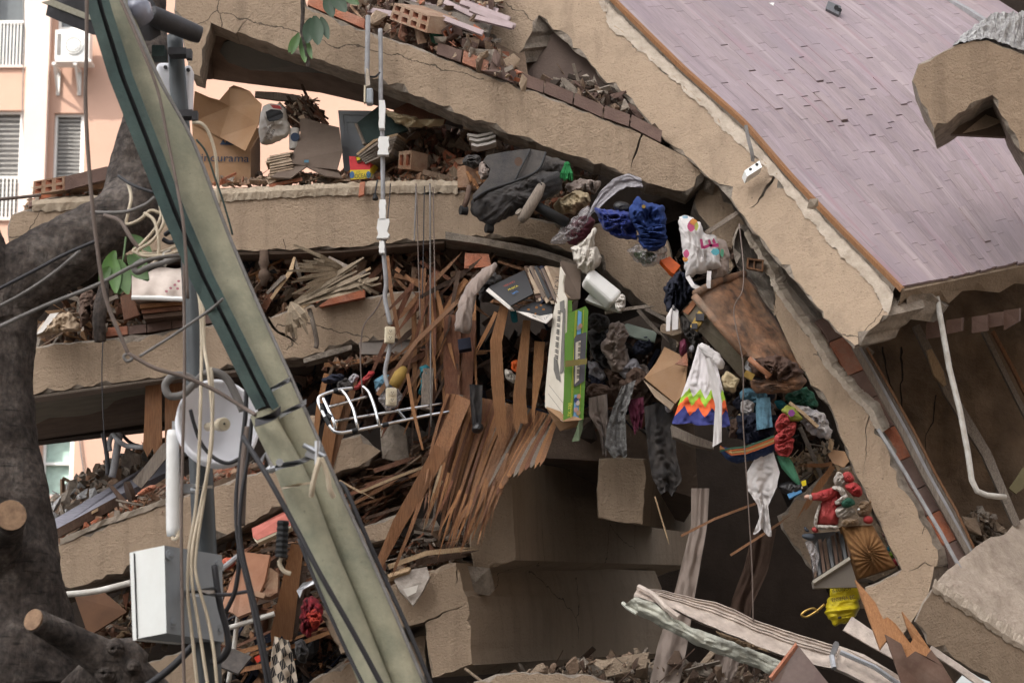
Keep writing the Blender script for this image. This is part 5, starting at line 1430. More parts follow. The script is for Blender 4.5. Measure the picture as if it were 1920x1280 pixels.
m = MB(); c = P(588,850,12.22); m.box(c, (.07,.05,.06), Euler((0,.4,0)).to_matrix()); m.tube([c + Vector((-.05,-.03,.04)), c + Vector((.06,-.03,-.02))], .012,8); m.tube([c + Vector((.02,-.03,.06)), c + Vector((.02,-.03,-.06))], .014,8)
link('clamp', m, M['steel'], lp_)
m = MB(); m.tube([P(488,868,12.3), P(498,850,12.28), P(508,872,12.3), P(500,884,12.3)], .012,6); m.tube([P(492,884,12.3), P(516,878,12.3)], .016,6); link('hook', m, M['steel'], lp_)
for pts in ([(600,858,12.1),(592,885,12.1),(586,912,12.12),(584,930,12.15)], [(602,858,12.1),(614,890,12.12),(618,915,12.13),(626,932,12.15)]):
    m = MB(); m.tube([P(*q) for q in catmull(pts, 4)], .014,7); link('cut_cable', m, M['cable_cream'], lp_)
m = ctb([(228,-10,12.95),(296,144,12.8),(362,265,12.75),(425,430,12.7),(484,570,12.62),(552,722,12.5),(606,845,12.42),(652,950,12.38),(715,1090,12.3),(800,1290,12.2)], 5,.010,7); link('edge_cable', m, M['cable_grey'], lp_, smooth=True)
m = ctb([(222,-10,12.7),(265,90,12.62),(296,170,12.6),(314,260,12.58),(330,340,12.55),(345,430,12.5),(352,560,12.5)], 5,.009,6); link('edge_cable', m, M['cable_brown'], lp_, smooth=True)
# ------------------------------------------------------------------ steel post, lamp, cabinet, antennas
po = thing('steel_post', 'dark steel pipe post carrying the dish and the meter cabinet', 'post', P(392,1290,13.4))
link('pipe', px_tube([(328,66,13.7,15),(334,160,13.7,16),(345,300,13.65,16.5),(356,480,13.6,17.5),(367,700,13.5,20),(378,900,13.45,22),(388,1150,13.4,23),(394,1345,13.4,24)], 16), M['post_metal'], po, smooth=True)
for (x, y, w, h) in ((334,100,34,13),(350,216,26,13)):
    m = MB(); m.box(P(x, y, 13.55),(w * S(13.6), .10, h * S(13.6))); m.box(P(x + w * .62, y + 3,13.5),(10 * S(13.6), .06,18 * S(13.6)))
    link('clamp', m, M['dark_metal'], po)
m = MB(); m.box(P(299,101,13.62),(24 * S(13.6), .12,22 * S(13.6))); link('green_connector', m, M['trough'], po)
la = thing('street_lamp', 'dark street lamp head at the top left on a thick arm', 'street lamp', P(290,60,13.4))
m = MB(); q = [(282,26,13.35,17),(300,36,13.4,20),(335,50,13.5,19),(364,62,13.58,18),(376,66,13.6,16)]
m2 = px_tube(q, 18); link('arm', m2, M['dark_metal'], la, smooth=True)
hs = MB(); rows = []
outl = [(70,3),(100,16),(160,40),(220,48),(270,52),(290,40),(286,14),(262,0),(230,-14),(150,-22),(90,-12)]
cx_, cy_ = 180,10
for k, (sc, dz) in enumerate(((1,0),(.96,-.08),(.8,-.16),(.5,-.2),(.02,-.21))):
    rows.append([P(cx_ + (x - cx_) * sc, cy_ + (y - cy_) * sc - (1 - sc) * 16,13.2 + dz * .3) + Vector((0,.25,-dz)) for x, y in outl])
hs.grid(rows, closed=True); link('housing', hs, M['dark_metal'], la, smooth=True)
ln = MB(); ln.plate([P(x, y, 13.42) for x, y in ((78,4),(100,13),(160,36),(215,42),(205,10),(150,-10))], .02)
link('lens', ln, mat('lamp_lens', (0.36,0.34,0.27),(0.28,0.26,0.20), .3,60), la)
gl = MB(); gl.tube([P(244,4,13.1), P(256,20,13.05), P(268,40,13.1)], [.05,.09,.07], 14); link('cap', gl, mat('lamp_glass', (0.28,0.29,0.36), None, .25,5, spec=.6), la, smooth=True)
for (x0, y0, x1, y1, lab) in ((288,113,326,205, 'pale blue radio unit left of the steel post under the green connector'),(341,118,358,206, 'narrow pale radio unit right of the steel post under the clamp')):
    m = MB(); a, b = P(x0, y1,13.75), P(x1, y0,13.75)
    m.box(((a.x + b.x) / 2,13.85, (a.z + b.z) / 2),(b.x - a.x, .14, b.z - a.z))
    t = thing('radio_unit', lab, 'radio unit', ((a.x + b.x) / 2,13.85, a.z))
    o = link('housing', m, M['white_plastic'], t); bv = o.modifiers.new('b', 'BEVEL'); bv.width = .03; bv.segments = 3
    m = MB(); c = P((x0 + x1) / 2 + 3, y0 + 13,13.77); m.tube([c, c + Vector((0,.02,0))], .012,8); link('screw', m, M['dark_metal'], t)
    m = MB(); m.box(P((x0 + x1) / 2, y1 - 4,13.76),(b.x - a.x - .04,.03,.03)); link('seam', m, M['box_grey'], t)
ds = thing('satellite_dish', 'white round satellite dish facing the viewer on the steel post', 'satellite dish', P(409,795,13.2))
C0 = P(408,795,13.1); ax = Vector((.22,-.93,.34)).normalized()
ux = Vector((0,0,1)).cross(ax).normalized(); uz = ax.cross(ux)
RD = 83 * S(13.15); rows = []; rows2 = []
for i in range(15):
    t = i / 14; r_ = RD * t; dp = -.20 * (1 - t * t)
    rows.append([C0 + ax * dp + (ux * math.cos(k / 48 * 6.2832) * .86 + uz * math.sin(k / 48 * 6.2832)) * r_ for k in range(48)])
    rows2.append([C0 + ax * (dp - .02) + (ux * math.cos(k / 48 * 6.2832) * .86 + uz * math.sin(k / 48 * 6.2832)) * r_ for k in range(48)])
m = MB(); m.grid(rows, closed=True); m.grid(rows2, closed=True); m.grid([rows[-1], [p + ax * .03 for p in rows[-1]], [p + ax * .03 + (p - C0).normalized() * .02 for p in rows[-1]], [p + (p - C0).normalized() * .02 for p in rows2[-1]]], closed=True)
link('reflector', m, M['white_plastic'], ds, smooth=True)
q0 = P(392,797,13.17);
m = MB(); m.tube([P(390,800,13.22), P(412,797,12.95)], .024,12); m.tube([P(413,796,12.98), P(419,795,12.88), P(421,795,12.865)], [.036,.037,.033], 20); link('feed_horn', m, M['cream'], ds, smooth=False)
m = MB(); m.tube([P(420.5,794,12.862), P(421,794,12.855)], .006,8); link('feed_plug', m, M['dark_metal'], ds)
m = ctb([(357,768,12.95),(364,795,12.95),(378,832,12.95),(402,858,12.93),(428,868,12.9),(452,858,12.88)], 6,.011,7); link('coax_cable', m, M['cable_dark'], ds, smooth=True)
m = MB(); m.box(P(380,806,13.6),(.1,.16,.2)); link('mount', m, M['dark_metal'], ds)
an = thing('stick_antenna', 'long white flat panel antenna hanging left of the steel post', 'antenna', P(323,995,13.2))
m = px_tube([(324,814,13.2,8),(324,820,13.2,12),(324,990,13.15,12.5),(324,998,13.15,9)], 16,2); link('radome', m, M['white'], an, smooth=True)
for q, z in ((P(336,808,13.25),(.07,.08,.10)),(P(346,916,13.3),(.16,.05,.05))):
    m = MB(); m.box(q, z); link('bracket', m, M['steel'], an)
m = ctb([(323,996,13.15),(325,1010,13.12),(333,1006,13.12),(335,994,13.15)], 4,.010,6); link('lead', m, M['cable_cream'], an)
cb = thing('meter_cabinet', 'white and grey metal cabinet strapped to the steel post', 'cabinet', P(310,1200,13.0))
v = dict(a=P(249,1034,12.95), b=P(308,1022,12.75), c=P(416,1040,13.35), d=P(255,1197,12.95), e=P(312,1186,12.75), f=P(420,1203,13.35))
bk = (v['c'] - v['b'])
m = MB(); m.add([v['a'], v['b'], v['e'], v['d'], v['a'] + bk, v['c'], v['f'], v['d'] + bk], [(0,1,2,3)], 0)
b0 = 0
m.f += [[1,5,6,2], [4,5,1,0], [3,2,6,7], [4,0,3,7], [5,4,7,6]]; m.m += [1,1,1,1,1]
link('housing', m, [M['box_white'], M['box_grey']], cb)
m = MB(); o_ = Vector((-.03,-.02,0)); m.plate([P(243,1036,12.97), P(250,1034,12.94), P(256,1199,12.94), P(249,1200,12.97)], .5, d=bk.normalized()); link('door', m, M['box_white'], cb)
m = MB(); m.plate([P(250.5,1037,12.93), P(252.5,1037,12.93), P(258,1196,12.93), P(256,1196,12.93)], .01); link('door_gap', m, M['ink'], cb)
for (x, y) in ((316,1040),(320,1166),(408,1060),(409,1180)):
    f = (x - 308) / 108
    c = P(x, y, 12.745 + f * .6); m = MB(); m.tube([c, c + Vector((.012,-.012,0))], .028,10); m.tube([c + Vector((.012,-.012,0)), c + Vector((.016,-.016,0))], .012,8); link('bolt', m, M['box_grey'], cb)
m = MB(); q = catmull([(343,1113,12.95),(365,1112,12.9),(385,1108,12.9),(402,1106,12.95),(404,1112,13.0)], 5)
m.plate([P(a, b - 6, c) for a, b, c in q] + [P(a, b + 6, c) for a, b, c in q[::-1]], .02, d=VY); link('band', m, M['steel'], cb)
m = MB(); m.tube([P(404,1114,12.95), P(430,1114,12.95), P(475,1106,12.95)], .010,6); link('threaded_rod', m, M['dark_metal'], cb)
m = MB(); q = catmull([(357,917,13.2),(370,915,13.15),(385,913,13.15),(398,912,13.2)], 4); m.plate([P(a, b - 3, c) for a, b, c in q] + [P(a, b + 3, c) for a, b, c in q[::-1]], .02, d=VY); link('pipe_clip', m, M['steel'], po)
# ------------------------------------------------------------------ cables
def cable(label, pts, r, m, group=None, name='cable', cat='cable', k=6):
    mb = MB(); mb.tube([P(*q) for q in catmull(pts, k)], r, 7)
    return solo(name, label, cat, mb, M[m], group, smooth=True)
cable('first cream cable running down the front of the steel post', [(362,520,13.2),(374,560,13.1),(378,640,13.05),(376,760,12.9),(372,880,12.9),(366,960,12.9),(355,1030,12.85),(352,1110,12.82),(360,1190,12.85),(372,1300,12.85)], .0095, 'cable_cream')
cable('second cream cable down the steel post crossing the dish', [(362,510,13.2),(380,570,13.05),(383,650,13.0),(391,700,12.85),(398,780,12.82),(395,850,12.82),(376,950,12.85),(361,1030,12.83),(360,1090,12.82),(372,1170,12.83),(392,1300,12.83)], .0095, 'cable_cream')
cable('third cream cable bowing right over the steel post foot', [(396,690,12.95),(399,740,12.83),(396,820,12.83),(383,930,12.85),(368,1030,12.84),(368,1080,12.83),(390,1160,12.85),(402,1230,12.85),(408,1300,12.85)], .0095, 'cable_cream')
cable('long brown cord hanging from the top left past the tree to the knot', [(163,-20,12.6),(162,100,12.6),(160,180,12.6),(166,300,12.6),(178,430,12.6),(196,550,12.6),(222,620,12.6),(240,662,12.6)], .011, 'cable_brown')
cable('cord continuing from the knot across the dish to the leaning pole', [(240,662,12.6),(290,690,12.6),(345,706,12.6),(400,730,12.6),(450,760,12.58),(480,778,12.5)], .011, 'cable_brown')
cable('small loop of cord at the knot over the third beam', [(240,662,12.6),(232,668,12.6),(238,677,12.6),(248,672,12.6),(242,662,12.6)], .009, 'cable_grey')
cable('thin grey wire rising from the knot to the leaning pole', [(262,668,12.6),(330,625,12.6),(395,580,12.55),(418,560,12.5)], .008, 'cable_grey')
cable('upper dark wire stretched across the tree limb to the left', [(-30,556,13.0),(60,510,13.0),(120,478,13),(180,452,13.0)], .010, 'cable_dark')
cable('middle grey wire stretched across the tree limb to the left', [(-30,588,13.0),(40,552,13.0),(100,512,13),(150,470,13.1)], .009, 'cable_grey')
cable('lower thick grey wire from the left edge past the leaf shoot', [(-30,626,13.0),(80,575,13.0),(180,535,13),(270,490,13.1),(345,478,13.2)], .011, 'cable_grey')
cable('thin cable crossing the far left in front of the pink building', [(-30,376,16.5),(30,371,16.5),(75,366,17.5)], .012, 'cable_brown')
cable('thin brown cord hanging down the steel post left side', [(348,380,13.1),(345,520,13.05),(346,700,12.9),(342,860,12.85),(340,1000,12.8),(342,1150,12.75),(346,1300,12.75)], .009, 'cable_brown')
cable('thick grey corrugated hose looped left of the dish', [(372,722,13.05),(352,706,13.05),(325,705,13.0),(310,722,13.0),(318,742,13.0),(342,740,13.0),(360,724,13.0),(378,706,13.0),(400,696,12.95),(425,710,12.95),(442,740,12.95),(455,770,12.95)], .022, 'cable_grey')
cable('left dark cable running down beside the dish and pole', [(462,730,12.75),(460,780,12.75),(452,850,12.75),(443,940,12.75),(448,1020,12.75),(470,1120,12.72),(490,1220,12.7),(505,1300,12.7)], .013, 'cable_dark')
cable('second dark cable running down beside the dish and pole', [(472,785,12.72),(466,850,12.72),(452,940,12.72),(452,1020,12.72),(480,1140,12.7),(496,1220,12.7),(512,1300,12.7)], .011, 'cable_dark')
cable('braided cable bound with tape beside the dish', [(466,800,12.74),(458,860,12.74),(454,930,12.74),(452,985,12.74)], .022, 'cable_brown')
cable('heavy dark cable crossing the lower leaning pole to the bottom', [(455,818,12.2),(500,890,12.1),(550,980,12.05),(600,1075,12.0),(660,1180,12.0),(725,1300,12.0)], .014, 'cable_dark')
cable('dark cable right of the leaning pole running to the bottom', [(638,905,12.6),(650,920,12.55),(680,990,12.5),(720,1080,12.5),(770,1190,12.45),(815,1300,12.4)], .012, 'cable_dark')
cable('second dark cable running along the left of the lower pole', [(560,1010,12.15),(600,1110,12.1),(650,1220,12.05),(690,1300,12.0)], .010, 'cable_dark')
cable('curved dark cable bowing from the dish cables to the rod', [(448,1010,12.8),(448,1060,12.82),(440,1110,12.85),(424,1145,12.9)], .013, 'cable_dark')
cable('thick dark hose arching below the cabinet on the right', [(402,1060,13.05),(412,1130,13.0),(425,1180,13.0),(428,1215,13.0),(415,1235,13.05),(398,1240,13.1)], .018, 'cable_dark')
cable('white thin conduit dropping through the jumble right of the cabinet', [(488,1045,17.4),(470,1090,17.4),(448,1150,17.4),(438,1220,17.4),(428,1280,17.4)], .018, 'white_pipe')
cable('pale cable drooping from the radio clamp beside the box', [(362,230,13.5),(378,232,13.45),(392,250,13.45),(404,290,13.45),(408,340,13.45),(410,385,13.45)], .0095, 'cable_cream')
cable('thin teal wire drooping from the leaning pole beside the box', [(368,262,13.4),(386,285,13.4),(402,330,13.4),(416,370,13.4),(428,410,13.4),(436,440,13.4)], .006, 'trough')
cable('thin white conduit behind the cabinet left side', [(125,1114,17.6),(180,1108,17.6),(245,1092,17.6)], .024, 'white_pipe')
cable('straight aluminium bar crossing behind the dark cables low down', [(425,1178,17.3),(470,1164,17.3),(515,1150,17.3)], .02, 'white_pipe')
cable('dark diagonal cable below the cabinet rising to the right', [(270,1290,13.6),(320,1252,13.6),(362,1210,13.6)], .022, 'cable_dark')
def nest(label, loops):
    t = thing('cable_coil', label, 'cable coil', P(285,480,13.6))
    for pts, r, mt in loops:
        m = MB(); m.tube([P(*q) for q in catmull(pts, 5)], r, 7); link('loop', m, M[mt], t, smooth=True)
nest('tangle of cream cables coiled on the tree limb beside the pole', [
 ([(240,345,13.9),(246,370,13.8),(240,400,13.75),(238,420,13.75),(262,412,13.7),(282,395,13.7),(300,400,13.7)], .010, 'cable_cream'),
 ([(300,385,13.7),(302,405,13.65),(290,430,13.62),(265,458,13.6),(250,472,13.6),(290,476,13.6),(330,462,13.6)], .010, 'cable_cream'),
 ([(270,400,13.6),(288,412,13.58),(296,440,13.55),(298,470,13.55),(290,492,13.55),(268,502,13.55)], .010, 'cable_cream'),
 ([(305,392,13.6),(306,420,13.56),(285,452,13.55),(258,470,13.55),(270,480,13.55),(310,478,13.55),(340,470,13.6)], .010, 'cable_cream'),
 ([(195,404,13.7),(225,415,13.65),(245,445,13.6),(262,468,13.6)], .013, 'cable_brown'),
 ([(170,398,13.8),(230,398,13.75),(270,385,13.7),(290,370,13.7)], .011, 'cable_grey'),
 ([(222,330,13.9),(250,348,13.8),(290,362,13.75)], .010, 'cable_dark'),
 ([(345,478,13.5),(310,492,13.5),(280,500,13.5),(258,510,13.5),(252,500,13.5),(270,488,13.5)], .018, 'cable_grey'),
 ([(310,440,13.65),(325,432,13.6),(338,445,13.6),(320,455,13.6),(305,448,13.6)], .014, 'cable_dark'),
 ([(320,470,13.6),(306,476,13.55),(312,492,13.5),(308,500,13.5)], .007, 'white_pipe'),
])
hc = thing('hanging_conduit', 'long grey conduit with white plaster lumps hanging in front of the beams', 'conduit', P(722,620,17.4))
m = ctb([(713,55,17.65),(714,120,17.6),(714,185,17.55),(717,260,17.5),(718,340,17.5),(718,420,17.5),(720,480,17.5),(724,530,17.5),(722,560,17.5),(732,608,17.48)], 6,.017,8); link('pipe', m, M['grey_pipe'], hc, smooth=True)
m = ctb([(733,645,17.48),(727,670,17.48),(722,700,17.48),(728,726,17.46)], 6,.016,8); link('pipe', m, M['grey_pipe'], hc, smooth=True)
for (x, y0, y1, w, irr) in ((716,188,240,9,2),(719,256,290,15,4),(717,374,412,10,2),(718,410,446,15,6),(716,452,474,8,2)):
    o_ = []
    n = 6
    L = [(x - w / 2 - U(0, irr), y0 + (y1 - y0) * i / n) for i in range(n + 1)]; Q = [(x + w / 2 + U(0, irr), y0 + (y1 - y0) * i / n) for i in range(n + 1)]
    m = MB(); m.plate([P(a, b, 17.44) for a, b in L] + [P(a, b, 17.44) for a, b in Q[::-1]], .07, d=VY); link('plaster_lump', m, M['white'], hc)
c2_ = thing('hanging_conduit', 'short grey conduit ending in a blue grey box hanging from the top left beam', 'conduit', P(690,190,17.45))
m = MB(); m.tube([P(*q) for q in ((690,30,17.6),(689,80,17.58),(688,130,17.55),(690,162,17.52))], .019,8); link('pipe', m, M['grey_pipe'], c2_, smooth=True)
m = MB(); m.plate([P(x, y, 17.48) for x, y in ((686,128),(691,130),(694,160),(686,162))], .05, d=VY); link('plaster_lump', m, M['screed'], c2_)
m = MB(); a, b = P(686,194,17.48), P(699,165,17.48); m.box(((a.x + b.x) / 2,17.52, (a.z + b.z) / 2),(b.x - a.x, .09, b.z - a.z)); o = link('junction_box', m, M['box_grey'], c2_); bv = o.modifiers.new('b', 'BEVEL'); bv.width = .012; bv.segments = 2
m = MB(); m.box(P(684,178,17.5),(.012,.06,.13)); link('lid', m, M['cream'], c2_)
m = ctb([(695,144,17.55),(704,144,17.5),(712,136,17.5)], 4,.008,6); link('wire', m, M['cable_dark'], c2_)
def outlet(label, x, y, w, h, Y, tilt=0.03):
    t = thing('power_outlet', label, 'power outlet', P(x, y + h / 2, Y))
    k = S(Y); W, H = w * k, h * k; c = P(x, y, Y); e = Euler((0, tilt, .25)).to_matrix()
    m = MB(); m.box(c + e @ Vector((0,.03,0)),(W, .05, H), e); o = link('cover_plate', m, M['cream'], t); bv = o.modifiers.new('b', 'BEVEL'); bv.width = .006; bv.segments = 2
    for s in (-1,1):
        mm = MB(); mm.tube([c + e @ Vector((0,.006, s * H * .2)), c + e @ Vector((0,-.006, s * H * .2))], W * .29,18); r_ = link('socket', mm, M['cream'], t)
        sl = MB()
        for dx in (-.1,.1): sl.box(c + e @ Vector((dx * W, -.0075, s * H * .2 + H * .03)),(W * .045,.004, H * .07), e)
        sl.tube([c + e @ Vector((0,-.006, s * H * .2 - H * .06)), c + e @ Vector((0,-.009, s * H * .2 - H * .06))], W * .045,8)
        link('slot', sl, M['ink'], r_)
    return t
outlet('upper cream double power outlet hanging on the grey conduit', 732,627,18,31,17.42)
outlet('lower cream double power outlet at the end of the grey conduit', 735,743,19,33,17.40,.0)
t = thing('power_outlet', 'white outlet box dangling on wires at the edge of the parquet', 'power outlet', P(1412,325,17.2))
m = MB(); m.plate([P(1396,320,17.3), P(1424,301,17.3), P(1429,313,17.26), P(1401,331,17.26)], .11, d=Vector((-.1,.9,-.25))); link('cover_plate', m, M['white'], t)
for x, y in ((1407,318),(1419,309)):
    m = MB(); c = P(x, y, 17.285); m.tube([c, c + Vector((0,-.006,.003))], .012,10); r_ = link('socket', m, M['ink'], t)
for dx in (0,3):
    m = ctb([(1397 + dx, 236,17.45),(1402 + dx, 262,17.35),(1408 + dx, 285,17.3),(1410 + dx, 303,17.3)], 4,.008,6); link('wire', m, M['cable_grey'], t)
for i, (x, y0, y1, dx) in enumerate(((780,345,600,8),(796,350,560,-4),(806,345,800,2),(812,352,560,4),(732,345,452,-8),(780,350,452,-3))):
    cable('thin dusty wires hanging down over the level left beam', [(x, y0,17.9),(x + dx * .2, y0 + 30,17.68),(x + dx * .5, (y0 + y1) / 2,17.6),(x + dx, y1,17.5)], .0045 + .002 * (i % 3 == 2),('cable_brown', 'cable_dark', 'cable_grey')[i % 3], 'thin wires hanging over the level left beam')
cable('long thin pale wire hanging from the leather trunk to the aluminium wreck', [(1386,420,17.0),(1394,500,16.8),(1392,545,16.75),(1376,585,16.75),(1393,680,16.7),(1393,780,16.7),(1399,880,16.7),(1404,960,16.7),(1410,1060,16.7),(1412,1150,16.7),(1415,1290,16.7)], .0045, 'cable_brown')
cable('thin brown wire drooping over the third beam from the hanging conduit', [(722,545,17.6),(705,580,17.6),(685,605,17.6),(678,630,17.6),(676,680,17.6),(680,740,17.6)], .006, 'cable_brown')
cable('thin black wire hanging in front of the third beam at the left', [(193,640,17.4),(191,700,17.4),(193,770,17.4),(196,830,17.4),(196,850,17.4)], .004, 'cable_dark')
t = thing('wire_plug', 'black wire with a plug hanging on the cream edge of the level beam', 'wire', P(704,375,17.85))
m = ctb([(708,338,17.92),(705,352,17.9),(703,366,17.9)], 4,.007,6); link('wire', m, M['cable_dark'], t)
m = MB(); m.tube([P(703,364,17.9), P(704,374,17.89)], [.012,.024], 8); link('plug', m, M['black'], t)
t = thing('insulator', 'black ribbed cylinder hanging left of the leaning pole', 'insulator', P(530,1045,12.8))
m = MB(); n_ = 14
m.tube([P(531 - .3 * i, 976 + i * 5.2,12.75) for i in range(n_)], [(.034 if i % 2 else .030) for i in range(n_)], 14); link('body', m, M['black'], t)
m = ctb([(527,1045,12.75),(524,1056,12.75),(532,1070,12.75),(545,1075,12.75)], 4,.012,6); link('wire', m, M['cable_cream'], t)
cable('grey bent conduit arching over the grey rubble behind the door boards', [(206,845,18.6),(205,830,18.6),(212,815,18.6),(222,826,18.5),(240,836,18.5),(270,838,18.4)], .02, 'grey_pipe')
cable('upright bent grey rod standing in the grey rubble', [(224,812,18.6),(218,850,18.6),(210,894,18.6)], .03, 'grey_pipe')
cable('thin upright dark rod left of the bent grey rod', [(193,812,18.6),(200,850,18.6),(202,890,18.6)], .018, 'dark_metal')
cable('dark wire arch behind the upright rods in the gap', [(226,812,18.7),(245,830,18.7),(262,836,18.7)], .014, 'cable_dark')
# ------------------------------------------------------------------ soft things
def crease(p, f):
    w = Vector((noise.noise(p * f * .5 + Vector((3,1,7))), noise.noise(p * f * .5 + Vector((9,4,2))), 0)) * .5
    q = p * f + w
    return (1 - abs(noise.noise(q)) * 2.4) * .55 + (1 - abs(noise.noise(q * 2.1 + w)) * 2.4) * .3 + (1 - abs(noise.noise(q * 4.7)) * 2.4) * .17
def soft_mb(out, Y, T, wr=.35, freq=5.0, ani=(1,1,1), nr=18, ns=84, seed=0):
    """a soft body: outline surveyed in the picture, T metres thick, creased"""
    mb = MB()
    d = densify(out, 3)
    pts = [(p[0], p[1]) for p in d]
    cx = sum(p[0] for p in pts) / len(pts); cy = sum(p[1] for p in pts) / len(pts)
    step = max(1, len(pts) // ns); pts = pts[::step]; n = len(pts)
    for _ in range(3): pts = [((pts[i - 1][0] + 2 * pts[i][0] + pts[(i + 1) % n][0]) / 4, (pts[i - 1][1] + 2 * pts[i][1] + pts[(i + 1) % n][1]) / 4) for i in range(n)]
    sz = math.sqrt(abs(sum(pts[i - 1][0] * pts[i][1] - pts[i][0] * pts[i - 1][1] for i in range(n))) / 2)
    jt = min(2.2, sz * .05) * min(1, wr * 2.5)
    pts = [(x + jt * 2 * noise.noise(Vector((x * .12, y * .12, seed))), y + jt * 2 * noise.noise(Vector((x * .12, y * .12, seed + 9)))) for x, y in pts]
    rows = []
    for k in range(-nr, nr + 1):
        q = abs(k) / nr                                # 0 in the middle, 1 at the rim
        row = []
        for (x, y) in pts:
            sx, sy = cx + (x - cx) * q, cy + (y - cy) * q
            h = math.sqrt(max(0,1 - q ** 2.6))
            w = P(sx, sy, Y)
            if k <= 0:
                nz = crease(Vector((w.x * ani[0] + seed, w.z * ani[2], seed * 1.7)), freq * 1.7)
                t = T * (h * (.8 + wr * 1.5 * (nz - .45)) + .2 * wr * nz * (1 - q))
                row.append(P(sx, sy, Y - t * .5))
            else: row.append(P(sx, sy, Y + T * h * .3))
        rows.append(row)
    mb.grid(rows, 0, closed=True)
    return mb
def soft(name, label, cat, out, Y, T, m, wr=.35, freq=5.0, ani=(1,1,1), parent=None, group=None, **k):
    mb = soft_mb(out, Y, T, wr, freq, ani, seed=out[0][0] * .13, **k)
    mm = M[m] if isinstance(m, str) else m
    if parent is not None: return link(name, mb, mm, parent, smooth=True)
    return solo(name, label, cat, mb, mm, group, smooth=True)
def drape_mb(L, Q, Y, folds, amp, nu=48, nv=26, thick=.008, twist=.3, edge=0.0, cr=.07):
    mb = MB(); mb.uv = []
    def at(pl, t):
        return polyat(pl, t)
    rows, back = [], []
    for j in range(nv + 1):
        t = j / nv; a, b = at(L, t), at(Q, t)
        row, rb = [], []
        for i in range(nu + 1):
            u = i / nu
            ph = folds * 2 * math.pi * (u + .22 * noise.noise(Vector((u * 2.6, t * .9, a[0]))) + .05 * noise.noise(Vector((u * 7, t * 2.5, a[0])))) + twist * math.sin(t * 3 + u * 4)
            am = amp * (.35 + .65 * t)
            dy = am * ((.55 + .9 * noise.noise(Vector((u * 4, t * 1.6, a[0] * .3)))) * math.sin(ph) + .3 * math.sin(ph * 2.3 + 1.1 + t)) + cr * amp * (crease(Vector((u * .5, t * .6, a[0])), 4) - .4) + .3 * amp * noise.noise(Vector((u * 5, t * 3, a[0] * .1)))
            yq = (Y(t) if callable(Y) else Y) - dy
            x = a[0] + (b[0] - a[0]) * u; y = a[1] + (b[1] - a[1]) * u + (edge * math.sin(ph + 1.3) * t)
            row.append(P(x, y, yq)); rb.append(P(x, y, yq + thick))
        rows.append(row); back.append(rb)
    mb.grid(rows); mb.grid(back)
    mb.uv = [(i / nu, j / nv) for j in range(nv + 1) for i in range(nu + 1)] * 2
    return mb
def drape(name, label, cat, L, Q, Y, folds, amp, m, parent=None, group=None, **k):
    mb = drape_mb(L, Q, Y, folds, amp, **k)
    mm = M[m] if isinstance(m, str) else m
    if parent is not None: return link(name, mb, mm, parent, smooth=True)
    return solo(name, label, cat, mb, mm, group, smooth=True)
def sheet(name, label, cat, pts, thick, m, parent=None, group=None, d=None):
    mb = MB(); mb.plate([P(*p) for p in pts], thick, d=d)
    mm = M[m] if isinstance(m, str) else m
    if parent is not None: return link(name, mb, mm, parent)
    return solo(name, label, cat, mb, mm, group)
def lettering(text, p0, right, up, h, m, parent, name='lettering', ext=.0008, wscale=1.0):
    """flat print standing on a surface: p0 lower left corner, right/up unit vectors"""
    c = bpy.data.curves.new('print', 'FONT'); c.body = text; c.size = 1.0; c.extrude = 0
    o = bpy.data.objects.new('print', c); COL.objects.link(o)
    bpy.context.view_layer.update()
    dg = bpy.context.evaluated_depsgraph_get()
    me = bpy.data.meshes.new_from_object(o.evaluated_get(dg))
    vs = [v.co.copy() for v in me.vertices]; fs = [list(p.vertices) for p in me.polygons]
    bpy.data.objects.remove(o)
    if not vs: return
    hh = max(v.y for v in vs) or 1
    mb = MB()
    mb.add([p0 + right * (v.x * h / hh * wscale) + up * (v.y * h / hh) for v in vs], fs)
    return link(name, mb, M[m] if isinstance(m, str) else m, parent)
def frame_of(a, b, c):
    """a lower left, b lower right, c upper left (points): right, up, toward viewer"""
    r_ = (b - a).normalized(); u = (c - a); u = (u - r_ * u.dot(r_)).normalized(); n = r_.cross(u)
    if n.y > 0: n = -n
    return r_, u, n
# ---- upper left shelf
bx = thing('cardboard_box', 'large opened brown cardboard box with blue lettering on the level left beam', 'cardboard box', P(425,345,18.2))
sheet('front_panel', E, E, [(360,228,18.22),(412,257,18.22),(462,283,18.22),(470,283,18.22),(470,341,18.2),(365,346,18.2)], .012, 'card', bx)
sheet('side_panel', E, E, [(470,283,18.225),(488,252,18.55),(488,336,18.55),(470,341,18.205)], .012, 'card', bx)
sheet('flap', E, E, [(365,171,18.05),(388,182,18.05),(411,188,18.08),(430,166,18.1),(431,200,18.12),(412,258,18.2),(360,229,18.2)], .008, 'card', bx)
sheet('flap', E, E, [(429,165,18.1),(438,160,18.05),(452,164,18.04),(468,171,18.03),(478,184,18.02),(490,195,18.0),(487,214,18.0),(485,232,18.0),(460,283,18.0),(412,257,18.19),(431,200,18.12)], .008, 'card', bx)
sheet('back_panel', E, E, [(362,240,18.7),(486,240,18.7),(486,336,18.7),(362,344,18.7)], .012, 'card', bx)
a = P(376,302,18.198); r_, u_, n_ = frame_of(a, P(470,304,18.198), P(376,285,18.204))
lettering('indurama', a, r_, u_, 15 * S(18.2), 'ink_blue', bx, wscale=1.12)
m = MB(); c = P(424,268,18.21)
for i in range(3):
    q = [c + r_ * x * S(18.2) + u_ * z * S(18.2) for x, z in ((-12 + i * 9,-4),(-6 + i * 9,7 + (i == 1) * 4),(0 + i * 9,-4))]; m.add(q, [(0,1,2)])
link('emblem', m, M['ink_blue'], bx)
